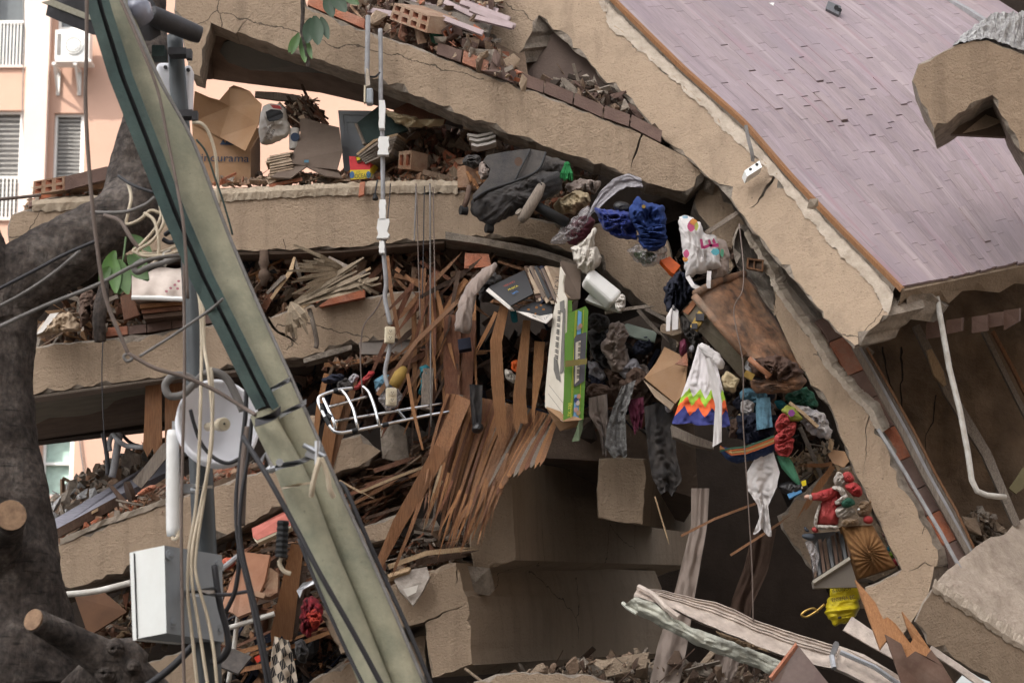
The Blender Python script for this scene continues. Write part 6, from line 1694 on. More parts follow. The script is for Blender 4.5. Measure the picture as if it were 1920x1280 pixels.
sk = soft('paper_sack', 'white paper sack with a dark label and faded writing on the level left beam', 'sack', [(488,216),(493,200),(506,193),(528,196),(536,206),(541,228),(546,240),(540,256),(520,266),(505,273),(488,272),(484,250)], 18.3,.28, 'paper', .25,4)
a = P(497,266,18.135); r_, u_, n_ = frame_of(a, P(524,252,18.135), P(489,240,18.14))
m = MB(); m.plate([P(x, y, Y) for x, y, Y in ((498,210,18.14),(508,205,18.13),(526,207,18.13),(531,213,18.14),(530,221,18.135),(520,226,18.135),(505,228,18.135),(501,224,18.14))], .004); link('label_print', m, M['ink'], sk)
for i, tx in enumerate(('mily cont', 'Pamilla')):
    p0 = P(494 + i * 6,272 - i * 2 - 14,18.13); d_ = (P(490 + i * 6,226,18.13) - p0).normalized(); p0 = P(493 + i * 8,260,18.125 + .005 * i)
    rr2 = (P(505 + i * 8,232,18.125) - p0).normalized(); up2 = Vector((-rr2.z, 0, rr2.x))
    lettering(tx, P(497 + i * 10,268 - i * 3,18.128), rr2, up2,6 * S(18), 'ink', sk)
m = MB(); m.plate([P(x, y, 18.16) for x, y in ((506,196),(524,198),(529,205),(512,203))], .004); link('red_print', m, M['red'], sk)
heap('bundle of dark brown frayed papers behind the white sack', [(540,192),(575,181),(606,216),(604,226),(572,236),(548,240),(538,215)], 18.3,18.7,130,.04, ['wood_dark', 'wood_red', 'paper_old', 'brown_cloth'], .9,-.7,.25, (.1,.3), name='paper_bundle')
timber('short weathered plank lying over the white paper sack', [(478,176,18.4),(520,180,18.4),(562,184,18.4)], [10,14,10], M['wood_grey'], name='plank', cat='plank')
cn = thing('paint_can', 'small tin with a blue round label behind the grey card', 'tin', P(553,280,18.2))
m = MB(); m.tube([P(552,280,18.3), P(552,242,18.3)], 10 * S(18.2), 18); link('body', m, M['paper'], cn, smooth=False)
m = MB(); c = P(553,257,18.18); m.tube([c, c + Vector((0,.012,0))], 8.5 * S(18.2), 20); link('label', m, M['ink_blue'], cn)
sheet('card_sheet', 'large bent grey brown card standing beside the grey cabinet door', 'card', [(562,223,18.3),(575,222,18.3),(606,232,18.28),(636,239,18.25),(642,282,18.1),(632,318,18.05),(590,314,18.05),(538,305,18.05),(555,276,18.15),(563,250,18.25)], .012, 'card_dark')
sheet('card_sheet', 'dark folded card lying below the bent grey brown one', 'card', [(508,332,18.0),(540,308,18.1),(632,319,18.1),(642,334,18.02),(610,330,17.98),(575,312,18.04),(545,334,17.98)], .01, 'card_dark')
sheet('sticker', 'small pale blue sticker on the bent grey brown card', 'sticker', [(570,300,18.03),(579,300,18.03),(579,305,18.03),(570,305,18.03)], .003, 'denim_pale')
for i in range(9):
    x0, y0 = 500 + U(-4,6), 332 - i * 5.0
    sheet('magazine', 'old paper magazines stacked beside the dark folded card', 'magazine', [(x0, y0,18.05),(x0 + 38 + U(0,10), y0 - 8 + U(-4,2), 18.05),(x0 + 40 + U(0,8), y0 - 5,18.04),(x0 + 1, y0 + 3.5,18.04)], .2, 'paper_old', None, 'magazines stacked on the level left beam', d=VY)
gd = thing('cabinet_door', 'pale grey panelled cabinet door standing on the level left beam', 'door', P(665,330,18.3))
sheet('panel', E, E, [(634,208,18.42),(702,209,18.42),(690,330,18.4),(646,330,18.4)], .03, 'box_grey', gd)
for q in ([(634,207),(702,208),(701,216),(635,215)], [(635,215),(643,215),(654,330),(646,330)], [(646,226),(649,226),(658,320),(655,320)], [(649,226),(690,226),(690,229),(649,229)]):
    sheet('frame_rail', E, E, [(x, y, 18.405) for x, y in q], .02, 'box_grey', gd)
gb_ = thing('green_board', 'dark green board leaning in front of the grey cabinet door', 'board', P(690,270,18.1))
sheet('panel', E, E, [(668,232,18.15),(712,197,18.2),(740,214,18.22),(765,243,18.2),(720,258,18.12),(684,270,18.08)], .03, 'green_paint', gb_)
sheet('edge', E, E, [(664,232,18.14),(668,231,18.13),(684,269,18.06),(680,271,18.07)], .03, 'wood_grey', gb_)
ob = thing('toy_box', 'torn red and yellow printed box on the level left beam', 'box', P(676,336,18.0))
sheet('front_panel', E, E, [(654.5,293,18.0),(694,295,18.0),(694,334,17.99),(658,337,17.99)], .01, mat('box_red', (0.55,0.035,0.04),(0.48,0.03,0.035), .5), ob)
sheet('yellow_print', E, E, [(656,319,17.992),(694,318,17.992),(694,334,17.984),(658,337,17.984)], .004, mat('box_yellow', (0.68,0.50,0.03), None, .5), ob)
sheet('side_panel', E, E, [(694,295,18.002),(714,287,18.3),(712,312,18.3),(694,334,17.992)], .01, mat('box_red2', (0.50,0.035,0.04), None, .5), ob)
sheet('side_print', E, E, [(694.5,317,17.99),(713.5,297,18.285),(712,312,18.29),(694.5,334,17.98)], .003, mat('box_yellow2', (0.55,0.40,0.03), None, .5), ob)
for x in (660,691):
    m = MB(); c = P(x, 328,17.982); m.add([c + Vector((math.cos(k / 16 * 6.283) * 4.5 * S(18), -.002, math.sin(k / 16 * 6.283) * 7 * S(18))) for k in range(16)], [tuple(range(16))]); link('blue_oval', m, flat('print_blue', (0.07,0.16,0.32), .5), ob)
a = P(665,335,17.974); r_, u_, n_ = frame_of(a, P(690,333.5,17.974), P(665,325,17.976)); lettering('OCEANO', a, r_, u_, 9 * S(18), 'green_dark', ob, wscale=.62)
a = P(668,324,17.976); lettering('LOS', a, r_, u_, 3 * S(18), 'green_dark', ob)
sheet('torn_patch', E, E, [(666,292,17.985),(676,291,17.985),(678,303,17.985),(670,306,17.985)], .004, 'wood_dark', ob)
sheet('torn_yellow', E, E, [(668,295,17.98),(676,294,17.98),(675,300,17.98),(669,301,17.98)], .004, 'yellow', ob)
for i in range(6):
    y = 270 + i * 4
    sheet('pale_board', 'thin pale boards stacked above the red yellow box', 'board', [(668 + i * 3, y + 18 - i, 17.98),(700 + i * 6, y - 8,17.98),(745 - i * 2, y - 20 + i, 18.0),(746 - i * 2, y - 16 + i, 18.0),(702 + i * 6, y - 4,17.97),(670 + i * 3, y + 22 - i, 17.97)], .3, 'wood_pale' if i < 1 else 'wood_grey', None, 'pale boards stacked above the printed box', d=Vector((.2,1,.1)))
for i, (y, w) in enumerate(((250,54),(257,50),(266,56))):
    pts = [(876 + i * 4, y + 2),(895, y + 5),(915, y + 1),(928 + i, y - 4)]
    splinter(('top', 'middle', 'lowest')[i] + ' white magazine sticking out under the top left beam', [(x, yy + i, 17.95) for x, yy in pts], 4.5, 'paper', thick=.15, ragged=0, name='magazine', cat='magazine')
sheet('board', 'reddish brown board wedged under the top left beam', 'board', [(768,190,18.4),(840,208,18.3),(830,228,18.2),(745,222,18.3),(738,206,18.35)], .05, 'wood_red')
soft('cushion', 'brown yellow torn cushion under the top left beam', 'cushion', [(716,205),(745,212),(800,225),(835,222),(830,236),(790,240),(760,238),(735,225)], 18.15,.2, 'beige_cloth', .4)
# ---- black suitcase group
sc = thing('suitcase', 'black fabric suitcase hanging open over the end of the level beam', 'suitcase', P(950,420,17.6))
soft('body', E, E, [(884,374),(915,354),(969,337),(1009,322),(1050,322),(1057,342),(1049,362),(1000,386),(952,408),(918,425),(898,412),(880,396)], 17.6,.42, 'black_cloth', .3,3, parent=sc)
m = MB(); m.plate([P(x, y, 17.42 + (380 - y) * .002) for x, y in ((906,302),(913,291),(950,284),(992,279),(1023,285),(1009,319),(969,339),(915,357),(888,375),(886,366),(900,350),(916,332),(919,316))], .03); link('lid', m, mat('suitcase_lid', (0.040,0.037,0.037),(0.028,0.026,0.026), .75,6,.3,90, dust=.15), sc)
m = MB(); m.tube([P(994,281,17.60), P(982,305,17.54),(P(966,337,17.48))], .008,6); link('piping', m, M['black'], sc)
m = ctb([(888,374,17.4),(915,357,17.42),(969,339,17.46),(1009,319,17.5),(1023,286,17.58)], 5,.010,6); link('piping', m, M['black'], sc)
soft('side_pocket', E, E, [(1018,292),(1045,296),(1062,304),(1064,325),(1052,346),(1020,334),(1008,322)], 17.75,.2, 'black_cloth', .3,4, parent=sc)
for x, y in ((868,394),(916,428)):
    m = MB(); c = P(x, y, 17.55); m.tube([c + Vector((-.02,0,0)), c + Vector((.03,.02,0))], .035,14); link('wheel', m, M['black'], sc)
m = MB(); m.tube([P(870,390,17.55), P(876,372,17.55), P(880,350,17.6)], [.022,.02,.02], 8); link('strut', m, M['brown_cloth'], sc, smooth=True)
m = MB(); c = P(972,305,17.49); m.add([c + Vector((math.cos(k / 14 * 6.28) * .03,-.03, math.sin(k / 14 * 6.28) * .035)) for k in range(14)], [tuple(range(14))]); link('badge', m, M['brown_cloth'], sc)
soft('rag', 'black shaggy rag above the broken brick beside the suitcase', 'rag', [(866,300),(880,288),(900,292),(904,308),(890,318),(872,312)], 17.7,.2, 'black_cloth', .7,12)
soft('rag', 'dusty grey brown rag tucked into the suitcase mouth', 'rag', [(898,306),(912,302),(922,314),(918,334),(902,338),(896,322)], 17.65,.2, 'taupe_cloth', .5,8)
tsl = thing('tassel', 'green yarn tassel hanging beside the black suitcase', 'tassel', P(1062,338,17.6))
soft('knot', E, E, [(1056,306),(1064,301),(1071,308),(1068,315),(1058,315)], 17.6,.06, 'tassel', .3, parent=tsl)
for i in range(14):
    x = 1052 + i * 1.6; m = MB(); m.tube([P(1058 + i * .7,312,17.56 + U(0,.03)), P(x, 325,17.53 + U(0,.03)), P(x + U(-2,2), 337 + U(-3,2), 17.54 + U(0,.03))], .007,5); link('strand', m, M['tassel'], tsl)
jk = thing('metal_tool', 'grey metal and black tube tool lying below the suitcase', 'tool', P(990,410,17.5))
m = MB(); m.tube([P(*q) for q in ((1016,346,17.45),(1008,364,17.42),(996,384,17.4),(984,404,17.4),(976,414,17.42))], [.03,.04,.042,.04,.03], 12); link('head', m, M['wood_grey'], jk, smooth=True)
m = MB(); m.tube([P(*q) for q in ((1000,382,17.45),(1030,400,17.5),(1062,418,17.55))], [.035,.04,.04], 12); link('handle', m, M['black'], jk, smooth=True)
m = MB(); m.tube([P(977,402,17.42), P(972,396,17.40)], .03,10); link('knob', m, M['wood_grey'], jk)
# ---- clothes at the top of the third slab
soft('clothes_heap', 'beige clothes crumpled left of the grey shirt', 'clothes', [(1034,386),(1050,370),(1070,364),(1088,355),(1106,366),(1102,388),(1078,402),(1052,402)], 17.75,.3, 'beige_cloth', .7,9)
soft('clothes_heap', 'brown clothes bunched under the beam end left of the grey shirt', 'clothes', [(1060,345),(1090,335),(1130,340),(1120,362),(1090,358),(1066,362)], 17.9,.25, 'taupe_cloth', .6,8)
drape('shirt', 'pale grey shirt arched over the blue clothes', 'clothing', [(1101,408),(1112,382),(1126,358),(1150,335),(1178,325),(1202,334)], [(1108,402),(1124,390),(1140,374),(1160,358),(1178,350),(1206,352)], 17.5,1.3,.02, 'grey_cloth', nu=30, nv=30)
soft('shirt', 'black glossy shoe shape among the grey and blue clothes', 'clothing', [(1148,384),(1160,376),(1178,380),(1186,392),(1172,398),(1152,394)], 17.5,.15, 'black_plastic', .2)
soft('blue_shirt', 'bright blue cloth hanging under the grey shirt', 'clothing', [(1113,388),(1140,392),(1178,396),(1190,420),(1196,450),(1170,450),(1140,438),(1122,416)], 17.5,.28, 'blue_cloth', .6,7, (1,1,1.5))
bc = thing('blue_jeans', 'dark blue trousers bunched right of the bright blue cloth', 'clothing', P(1215,470,17.45))
soft('upper_fold', E, E, [(1178,396),(1196,364),(1206,380),(1244,384),(1250,410),(1246,428),(1210,432),(1184,420)], 17.45,.3, 'blue_cloth2', .5,6, (1.3,1,.6), parent=bc)
soft('middle_fold', E, E, [(1186,416),(1214,428),(1248,420),(1252,444),(1226,450),(1200,446)], 17.42,.28, 'blue_cloth2', .6,8, (.5,1,2.5), parent=bc)
soft('lower_fold', E, E, [(1192,440),(1224,446),(1252,440),(1248,462),(1222,474),(1204,464)], 17.42,.24, 'blue_cloth2', .6,8, (.5,1,2.5), parent=bc)
m = MB(); c = P(1207,387,17.28); m.tube([c, c + Vector((0,.02,0))], .014,12); link('button', m, M['brass'], bc)
cbg = thing('plastic_bag', 'clear plastic bag with greens under the blue trousers', 'plastic bag', P(1212,500,17.5))
soft('film', E, E, [(1174,470),(1192,456),(1222,460),(1248,456),(1252,478),(1238,496),(1212,502),(1188,488)], 17.5,.26, 'clear_bag', .7,9, parent=cbg)
soft('greens', E, E, [(1186,474),(1210,470),(1232,476),(1226,492),(1206,496),(1192,486)], 17.52,.12, 'leaf', .6,9, parent=cbg)
sheet('red_packet', 'flat red orange packet beside the clear bag', 'packet', [(1238,488,17.45),(1256,481,17.5),(1276,498,17.45),(1264,513,17.42),(1258,510,17.42)], .04, 'orange')
bb = thing('plastic_bag', 'clear bag with wine red cloth between the beige clothes and the white bag', 'plastic bag', P(1085,460,17.6))
soft('film', E, E, [(1028,456),(1046,434),(1070,414),(1092,392),(1104,384),(1110,398),(1100,420),(1080,450),(1050,458)], 17.58,.16, 'clear_bag', .8,10, parent=bb)
soft('wine_cloth', E, E, [(1054,430),(1080,410),(1104,400),(1118,414),(1106,440),(1080,460),(1062,456)], 17.66,.22, flat('wine_cloth', (0.17,0.05,0.07)), .5,7, parent=bb)
wb = thing('white_bag', 'white knotted plastic bag hanging against the beige slab', 'plastic bag', P(1100,515,17.45))
soft('body', E, E, [(1068,466),(1086,458),(1104,456),(1120,464),(1131,490),(1118,506),(1098,516),(1082,500)], 17.45,.3, 'white_bag', .4,7, (2,1,.5), parent=wb)
soft('twisted_neck', E, E, [(1078,464),(1100,446),(1116,424),(1121,428),(1114,446),(1118,466),(1098,470)], 17.42,.12, 'white_bag', .6,10, (2,1,.5), parent=wb)
wr_ = thing('paper_roll', 'thick white paper roll lying against the beige slab', 'paper roll', P(1130,560,17.4))
m = MB(); m.plate([P(1110,499,17.38), P(1169,546,17.38), P(1149,568,17.33), P(1097,521,17.33)], .14); o = link('wrapper', m, M['white'], wr_); bv = o.modifiers.new('b', 'BEVEL'); bv.width = .03; bv.segments = 3
soft('torn_end', E, E, [(1150,566),(1166,548),(1174,556),(1172,578),(1160,588),(1154,578)], 17.4,.1, 'paper', .8,12, parent=wr_)
sheet('foam_tray', 'white foam tray under the thick paper roll', 'tray', [(1097,562,17.5),(1113,541,17.5),(1150,566,17.46),(1164,582,17.44),(1138,578,17.46)], .06, 'white')
sheet('glass_sheet', 'greenish glass sheet lying in the dark below the foam tray', 'glass', [(1150,618,17.8),(1176,606,17.9),(1232,622,17.8),(1228,640,17.7),(1190,632,17.72)], .012, mat('green_glass', (0.22,0.26,0.22), None, .2,5))
# ---- printed shopping bag
shb = thing('shopping_bag', 'white fabric shopping bag with coloured blots hanging upside down', 'shopping bag', P(1318,580,17.15))
soft('body', E, E, [(1273,404),(1290,403),(1313,418),(1322,440),(1342,440),(1350,474),(1353,503),(1320,510),(1286,523),(1281,480),(1273,432)], 17.2,.22, 'white_cloth', .3,4, (1.5,1,.7), parent=shb)
soft('gusset', E, E, [(1344,446),(1362,452),(1369,480),(1364,512),(1342,528),(1326,514),(1350,504)], 17.28,.18, 'taupe_cloth', .3,5, parent=shb)
for q in ([(1289,518,17.15),(1300,536,17.1),(1316,542,17.1),(1332,536,17.12)], [(1330,508,17.13),(1329,525,17.1),(1328,540,17.1)]):
    link('strap', ribbon(q, 8,.006,0,0), M['white_cloth'], shb)
def blot(x, y, w, h, m, Y=17.06, n=14, nm='print'):
    mb = MB(); mb.add([P(x + math.cos(k / n * 6.283) * w * U(.75,1.1), y + math.sin(k / n * 6.283) * h * U(.75,1.1), Y) for k in range(n)], [tuple(range(n))]); return link(nm, mb, m, shb)
pk = flat('print_pink', (0.55,0.10,0.22)); og = flat('print_orange', (0.72,0.30,0.08)); tl = flat('print_teal', (0.10,0.36,0.42)); mg = flat('print_magenta', (0.34,0.03,0.12)); yl = flat('print_olive', (0.45,0.48,0.12)); lb = flat('print_sky', (0.35,0.55,0.68))
for a in ((1297,424,8,12, pk),(1300,416,7,7, og),(1306,424,4,9, yl),(1287,476,6,8, pk),(1285,486,5,6, og),(1341,472,8,7, tl),(1354,474,4,9, flat('print_green', (0.06,0.20,0.12))),(1286,491,4,3, lb),(1285,407,6,3, lb)): blot(*a, Y=17.05)
mb = MB()
for q in ([(1312,448),(1317,448),(1320,466),(1315,467)], [(1317,462),(1330,457),(1332,462),(1320,467)], [(1327,450),(1331,449),(1336,462),(1331,463)], [(1331,458),(1347,456),(1348,463),(1332,464)], [(1335,452),(1338,446),(1343,456),(1338,457)]): mb.add([P(x, y, 17.045) for x, y in q], [(0,1,2,3)])
link('magenta_mark', mb, mg, shb)
soft('clothes_heap', 'dark blue and black clothes hanging under the printed shopping bag', 'clothes', [(1244,542),(1258,520),(1276,506),(1290,520),(1316,540),(1298,560),(1276,586),(1262,598),(1248,578)], 17.4,.3, 'navy', .7,8, (2,1,.6))
soft('clothes_heap', 'brown black cloth trailing below the white paper slip', 'clothes', [(1276,590),(1296,600),(1312,630),(1308,660),(1292,640),(1280,620)], 17.35,.2, 'black_cloth', .5,8)
sheet('paper_slip', 'small white split paper slip hanging left of the leather trunk', 'paper', [(1249,621,17.25),(1249,594,17.25),(1262,571,17.28),(1272,582,17.25),(1271,617,17.23),(1260,619,17.23),(1258,590,17.24),(1256,620,17.23)], .008, 'white_cloth')
soft('purse', 'small wine red purse hanging left of the chevron skirt', 'purse', [(1273,640),(1284,632),(1290,650),(1286,668),(1274,668)], 17.3,.1, flat('wine_leather', (0.13,0.02,0.045), .5), .3)
soft('rag', 'light grey small rag beside the wine red purse', 'rag', [(1290,650),(1300,644),(1304,656),(1296,664)], 17.3,.08, 'grey_cloth', .4)
# ---- old leather trunk
def leather():
    m_ = mat('worn_leather', (0.30,0.15,0.08),(0.07,0.042,0.03), .65,9,.6,26, spots=.6, dust=.7, dustc=(0.21,0.15,0.105), contrast=.25); return m_
LE = leather()
tk_ = thing('leather_trunk', 'old scuffed brown leather trunk hanging open by the right slab', 'trunk', P(1400,740,16.9))
A0, A1, A2, A3 = P(1304,556,17.05), P(1395,514,17.5), P(1503,690,17.3), P(1396,667,16.9)
m = MB(); rows = []
for j in range(21):
    row = []
    for i in range(17):
        u, v = i / 16, j / 20
        p = A0.lerp(A1, u).lerp(A3.lerp(A2, u), v)
        p = p + Vector((.3,-.9,.3)) * (.035 * noise.noise(Vector((u * 4, v * 4,2))) + .02 * math.sin(u * math.pi) + .03 * noise.noise(Vector((u * 9, v * 9,7))) * v)
        row.append(p)
    rows.append(row)
m.grid(rows); bkv = Vector((.25,.35,-.05)); m.grid([[p + bkv for p in r] for r in (rows[0], rows[-1])]); m.grid([rows[0], [p + bkv for p in rows[0]]]); m.grid([rows[-1], [p + bkv for p in rows[-1]]]); m.grid([[r[-1] for r in rows], [r[-1] + bkv for r in rows]])
link('lid', m, LE, tk_, smooth=True)
olive = mat('trunk_lining', (0.10,0.085,0.055),(0.075,0.06,0.04), .8,6,.2,40, dust=.2)
sheet('side_panel', E, E, [(1281,588,17.12),(1303,560,17.06),(1396,669,16.91),(1390,708,17.0)], .10, olive, tk_)
sheet('corner_patch', E, E, [(1280,584,17.11),(1303,558,17.04),(1308,566,17.04),(1290,590,17.09)], .02, mat('rust_leather', (0.27,0.11,0.05), None, .7,20), tk_)
m = MB(); m.tube([A0 + Vector((-.01,-.02,0)), A0.lerp(A3,.5) + Vector((-.01,-.035,0)), A3 + Vector((0,-.02,0))], .028,8); link('lid_edge', m, LE, tk_, smooth=True)
m = MB(); m.tube([A0 + Vector((0,-.01,.02)), A0.lerp(A1,.5) + Vector((0,-.01,.035)), A1], .03,8); link('lid_edge', m, LE, tk_, smooth=True)
m = MB(); m.plate([P(1294,612,17.03), P(1310,582,17.0), P(1323,592,16.98), P(1306,622,17.01)], .02); link('latch', m, M['brass'], tk_)
m = MB(); m.box(P(1312,595,16.98),(.06,.03,.05)); m.box(P(1302,612,16.99),(.04,.03,.04)); link('latch_catch', m, M['dark_metal'], tk_)
soft('torn_flap', E, E, [(1400,682),(1420,672),(1460,664),(1498,682),(1506,704),(1480,722),(1440,716),(1412,700)], 16.95,.25, mat('trunk_inside', (0.085,0.045,0.03),(0.045,0.025,0.018), .7,8,.5,30), .6,6, parent=tk_)
soft('lower_roll', E, E, [(1404,714),(1430,710),(1470,708),(1505,700),(1513,716),(1500,732),(1455,738),(1415,738)], 16.95,.2, LE, .3,5, (1,1,2), parent=tk_)
m = MB(); m.tube([P(1405,672,16.85), P(1425,690,16.82), P(1444,704,16.82), P(1436,708,16.83)], .02,7); link('handle', m, mat('rust_handle', (0.28,0.12,0.06), None, .6,12), tk_, smooth=True)
m = MB(); m.box(P(1404,704,16.85),(.07,.04,.05), Euler((0,.5,0)).to_matrix()); link('latch_hinge', m, M['brass'], tk_)
# ---- chevron skirt
def chevron():
    m_, nt, bs, N, L = base_mat('chevron_cloth')
    uv = N('ShaderNodeUVMap'); sp_ = N('ShaderNodeSeparateXYZ'); L(uv.outputs[0], sp_.inputs[0])
    t = N('ShaderNodeMath'); t.operation = 'PINGPONG'; sc_ = N('ShaderNodeMath'); sc_.operation = 'MULTIPLY'; sc_.inputs[1].default_value = 3.6
    L(sp_.outputs[0], sc_.inputs[0]); L(sc_.outputs[0], t.inputs[0]); t.inputs[1].default_value = .5
    ad = N('ShaderNodeMath'); ad.operation = 'MULTIPLY_ADD'; ad.inputs[1].default_value = .24; L(t.outputs[0], ad.inputs[0]); L(sp_.outputs[1], ad.inputs[2])
    rp = N('ShaderNodeValToRGB'); rp.color_ramp.interpolation = 'CONSTANT'
    e = rp.color_ramp.elements; e[0].position = 0; e[0].color = (.62,.58,.58,1); e[1].position = .67; e[1].color = (.32,.52,.045,1)
    for p, c in ((.775, (.72,.12,.03,1)),(.905, (.03,.035,.17,1))): q = e.new(p); q.color = c
    L(ad.outputs[0], rp.inputs['Fac']); L(rp.outputs[0], bs.inputs['Base Color']); bs.inputs['Roughness'].default_value = .85
    return m_
sk_ = thing('skirt', 'white skirt with green orange and navy zigzag bands hanging below the trunk', 'clothing', P(1315,816,16.85))
drape('cloth', E, E, [(1309,645),(1296,690),(1276,745),(1260,792)], [(1330,648),(1346,690),(1358,740),(1370,800)], lambda t: 16.98 - .12 * t, 2.2,.016, chevron(), parent=sk_, nu=64, nv=36, edge=2, cr=0)
drape('ribbon', E, E, [(1322,672),(1330,715),(1341,760),(1336,838)], [(1330,670),(1346,710),(1354,755),(1353,828)], lambda t: 16.82 - .02 * t, .5,.012, 'white_cloth', parent=sk_, nu=10, nv=22)
soft('bow', E, E, [(1308,650),(1316,640),(1330,650),(1350,664),(1360,682),(1354,696),(1344,690),(1330,672),(1316,662)], 16.95,.12, 'white_cloth', .25,5, parent=sk_)
soft('knit_cuff', 'cream knitted cuff right of the zigzag skirt', 'clothing', [(1350,706),(1364,694),(1388,710),(1378,738),(1356,730)], 16.95,.12, flat('cream_knit', (0.52,0.42,0.26), .95, bump=.8), .3)
for a in (('pale cloth scrap right of the cream knitted cuff', [(1388,752),(1402,744),(1416,756),(1414,776),(1398,780),(1388,768)], 'white_cloth', .12),('blue cloth bundle above the light blue strip', [(1384,738),(1398,726),(1420,732),(1424,748),(1402,754),(1390,750)], 'denim_pale', .14),('brown cloth roll under the blue cloth bundle', [(1366,790),(1384,782),(1392,800),(1384,822),(1368,822)], 'brown_cloth', .14),
          ('dark navy cloth mass under the leather trunk', [(1380,780),(1420,770),(1460,780),(1450,822),(1400,832),(1376,816)], 'navy', .25),('dark green cloth under the trunk lower edge', [(1470,742),(1510,724),(1530,742),(1536,766),(1500,762),(1476,756)], 'green_dark', .15),('small teal cloth beside the light blue strip', [(1450,752),(1466,748),(1478,762),(1462,770)], 'teal', .1),
          ('pink grey cloth wad left of the light blue strip', [(1396,776),(1412,772),(1420,786),(1410,792),(1398,788)], 'grey_cloth', .1)):
    soft('cloth', a[0], 'cloth', a[1], 17.1, a[3], a[2], .5,8)
drape('cloth', 'light blue bleached cloth strip hanging left of the red sweater', 'cloth', [(1418,746),(1417,775),(1419,806)], [(1444,744),(1446,772),(1449,800)], 16.95,.8,.02, 'denim_pale', nu=16, nv=16)
rs = thing('sweater', 'red ribbed sweater bunched under the floral pouch', 'clothing', P(1470,858,16.9))
for q in ([(1452,796),(1464,776),(1478,772),(1486,786),(1474,806),(1458,812)], [(1450,818),(1470,800),(1490,788),(1492,812),(1476,828),(1454,836)], [(1452,832),(1472,826),(1490,818),(1486,850),(1474,859),(1454,850)]):
    soft('fold', '', '', q, 16.9,.16, 'red', .5,9, (1,1,2), parent=rs)
soft('pouch', 'small green pouch with a purple print above the red sweater', 'pouch', [(1463,768),(1474,758),(1492,764),(1500,778),(1508,788),(1482,790),(1474,780)], 16.88,.1, flat('green_pouch', (0.20,0.22,0.035)), .3)
blot_p = MB(); blot_p.add([P(1484 + math.cos(k) * 8 * U(.7,1), 774 + math.sin(k) * 7,16.815) for k in (0,1,2,3,4,5)], [(0,1,2,3,4,5)]); solo('purple_print', 'purple flower print on the small green pouch', 'print', blot_p, flat('purple', (0.22,0.05,0.22)))
cu = thing('striped_bag', 'dark blue rolled bag with red and ochre stripes under the skirt', 'bag', P(1400,868,16.95))
soft('body', E, E, [(1346,836),(1380,842),(1420,832),(1452,818),(1456,848),(1420,862),(1380,869),(1360,860)], 17.0,.26, flat('bag_blue', (0.02,0.04,0.11)), .15,4, parent=cu)
for i, c in enumerate(((0.40,0.10,0.03),(0.33,0.22,0.08),(0.36,0.09,0.02),(0.04,0.10,0.06))):
    link('stripe', ribbon([(1350,838 + i * 3 - 2,16.9 - i * .008),(1372,852 - i * 4,16.86),(1400,849 - i * 4,16.855),(1430,838 - i * 4,16.86),(1452,829 - i * 4,16.88)], 3.2,.02,0,0), flat('stripe', c), cu)
sheet('board', 'pale broken board under the hem of the zigzag skirt', 'board', [(1259,796,17.05),(1300,815,17.05),(1340,830,17.05),(1338,842,17.04),(1296,832,17.04),(1262,818,17.04)], .12, 'wood_grey', None, None, Vector((0,1,0)))
wr2 = thing('white_rag', 'long white rag hanging below the striped bag', 'cloth', P(1430,1008,16.95))
drape('cloth', E, E, [(1416,858),(1398,888),(1402,916),(1420,942),(1424,965),(1412,995)], [(1450,846),(1462,884),(1456,912),(1440,945),(1444,975),(1447,1000)], 16.95,1.2,.035, 'white_cloth', parent=wr2, nu=36, nv=40, edge=6)
um = thing('umbrella', 'folded green umbrella pointing down right of the red sweater', 'umbrella', P(1498,908,16.95))
m = MB(); m.tube([P(1464,852,17.0), P(1476,872,16.97), P(1492,898,16.95), P(1499,908,16.95)], [.035,.045,.025,.012], 9); link('canopy', m, mat('umbrella_green', (0.06,0.20,0.115), None, .7,10), um)
m = MB(); m.tube([P(1499,908,16.95), P(1504,916,16.95)], .010,7); link('tip', m, M['white_pipe'], um)
soft('handbag', 'black handbag with a yellow tag below the green umbrella', 'handbag', [(1456,908),(1478,902),(1500,906),(1516,900),(1512,922),(1490,930),(1462,922)], 17.0,.14, 'black_plastic', .3)
sheet('tag', 'yellow tag on the black handbag', 'tag', [(1502,902,16.9),(1511,899,16.9),(1512,909,16.9),(1504,911,16.9)], .006, 'yellow')
sheet('blue_packet', 'blue printed packet below the black handbag', 'packet', [(1476,926,16.95),(1500,914,16.95),(1504,922,16.94),(1480,934,16.94)], .03, flat('packet_blue', (0.05,0.20,0.40), .4))
soft('newspaper', 'crumpled grey newspaper wedged against the right slab', 'newspaper', [(1482,756),(1510,760),(1544,776),(1562,806),(1556,824),(1530,820),(1506,800)], 16.98,.12, mat('newsprint', (0.42,0.39,0.37),(0.20,0.19,0.20), .8,18,.4,40), .7,8)
timber('pale thin moulding on top of the crumpled newspaper', [(1480,754,16.88),(1508,776,16.86),(1534,800,16.86)], 6, M['wood_pale'], name='moulding', cat='moulding')
sheet('card_piece', 'pale torn carton piece above the doll', 'carton', [(1552,852,17.1),(1562,842,17.1),(1584,846,17.08),(1592,864,17.05),(1582,876,17.05),(1562,868,17.08)], .01, 'card')
sheet('card_piece', 'second torn carton strip hanging by the right slab above the doll', 'carton', [(1556,820,17.1),(1564,830,17.1),(1560,846,17.08),(1552,840,17.1)], .01, 'wood_pale')
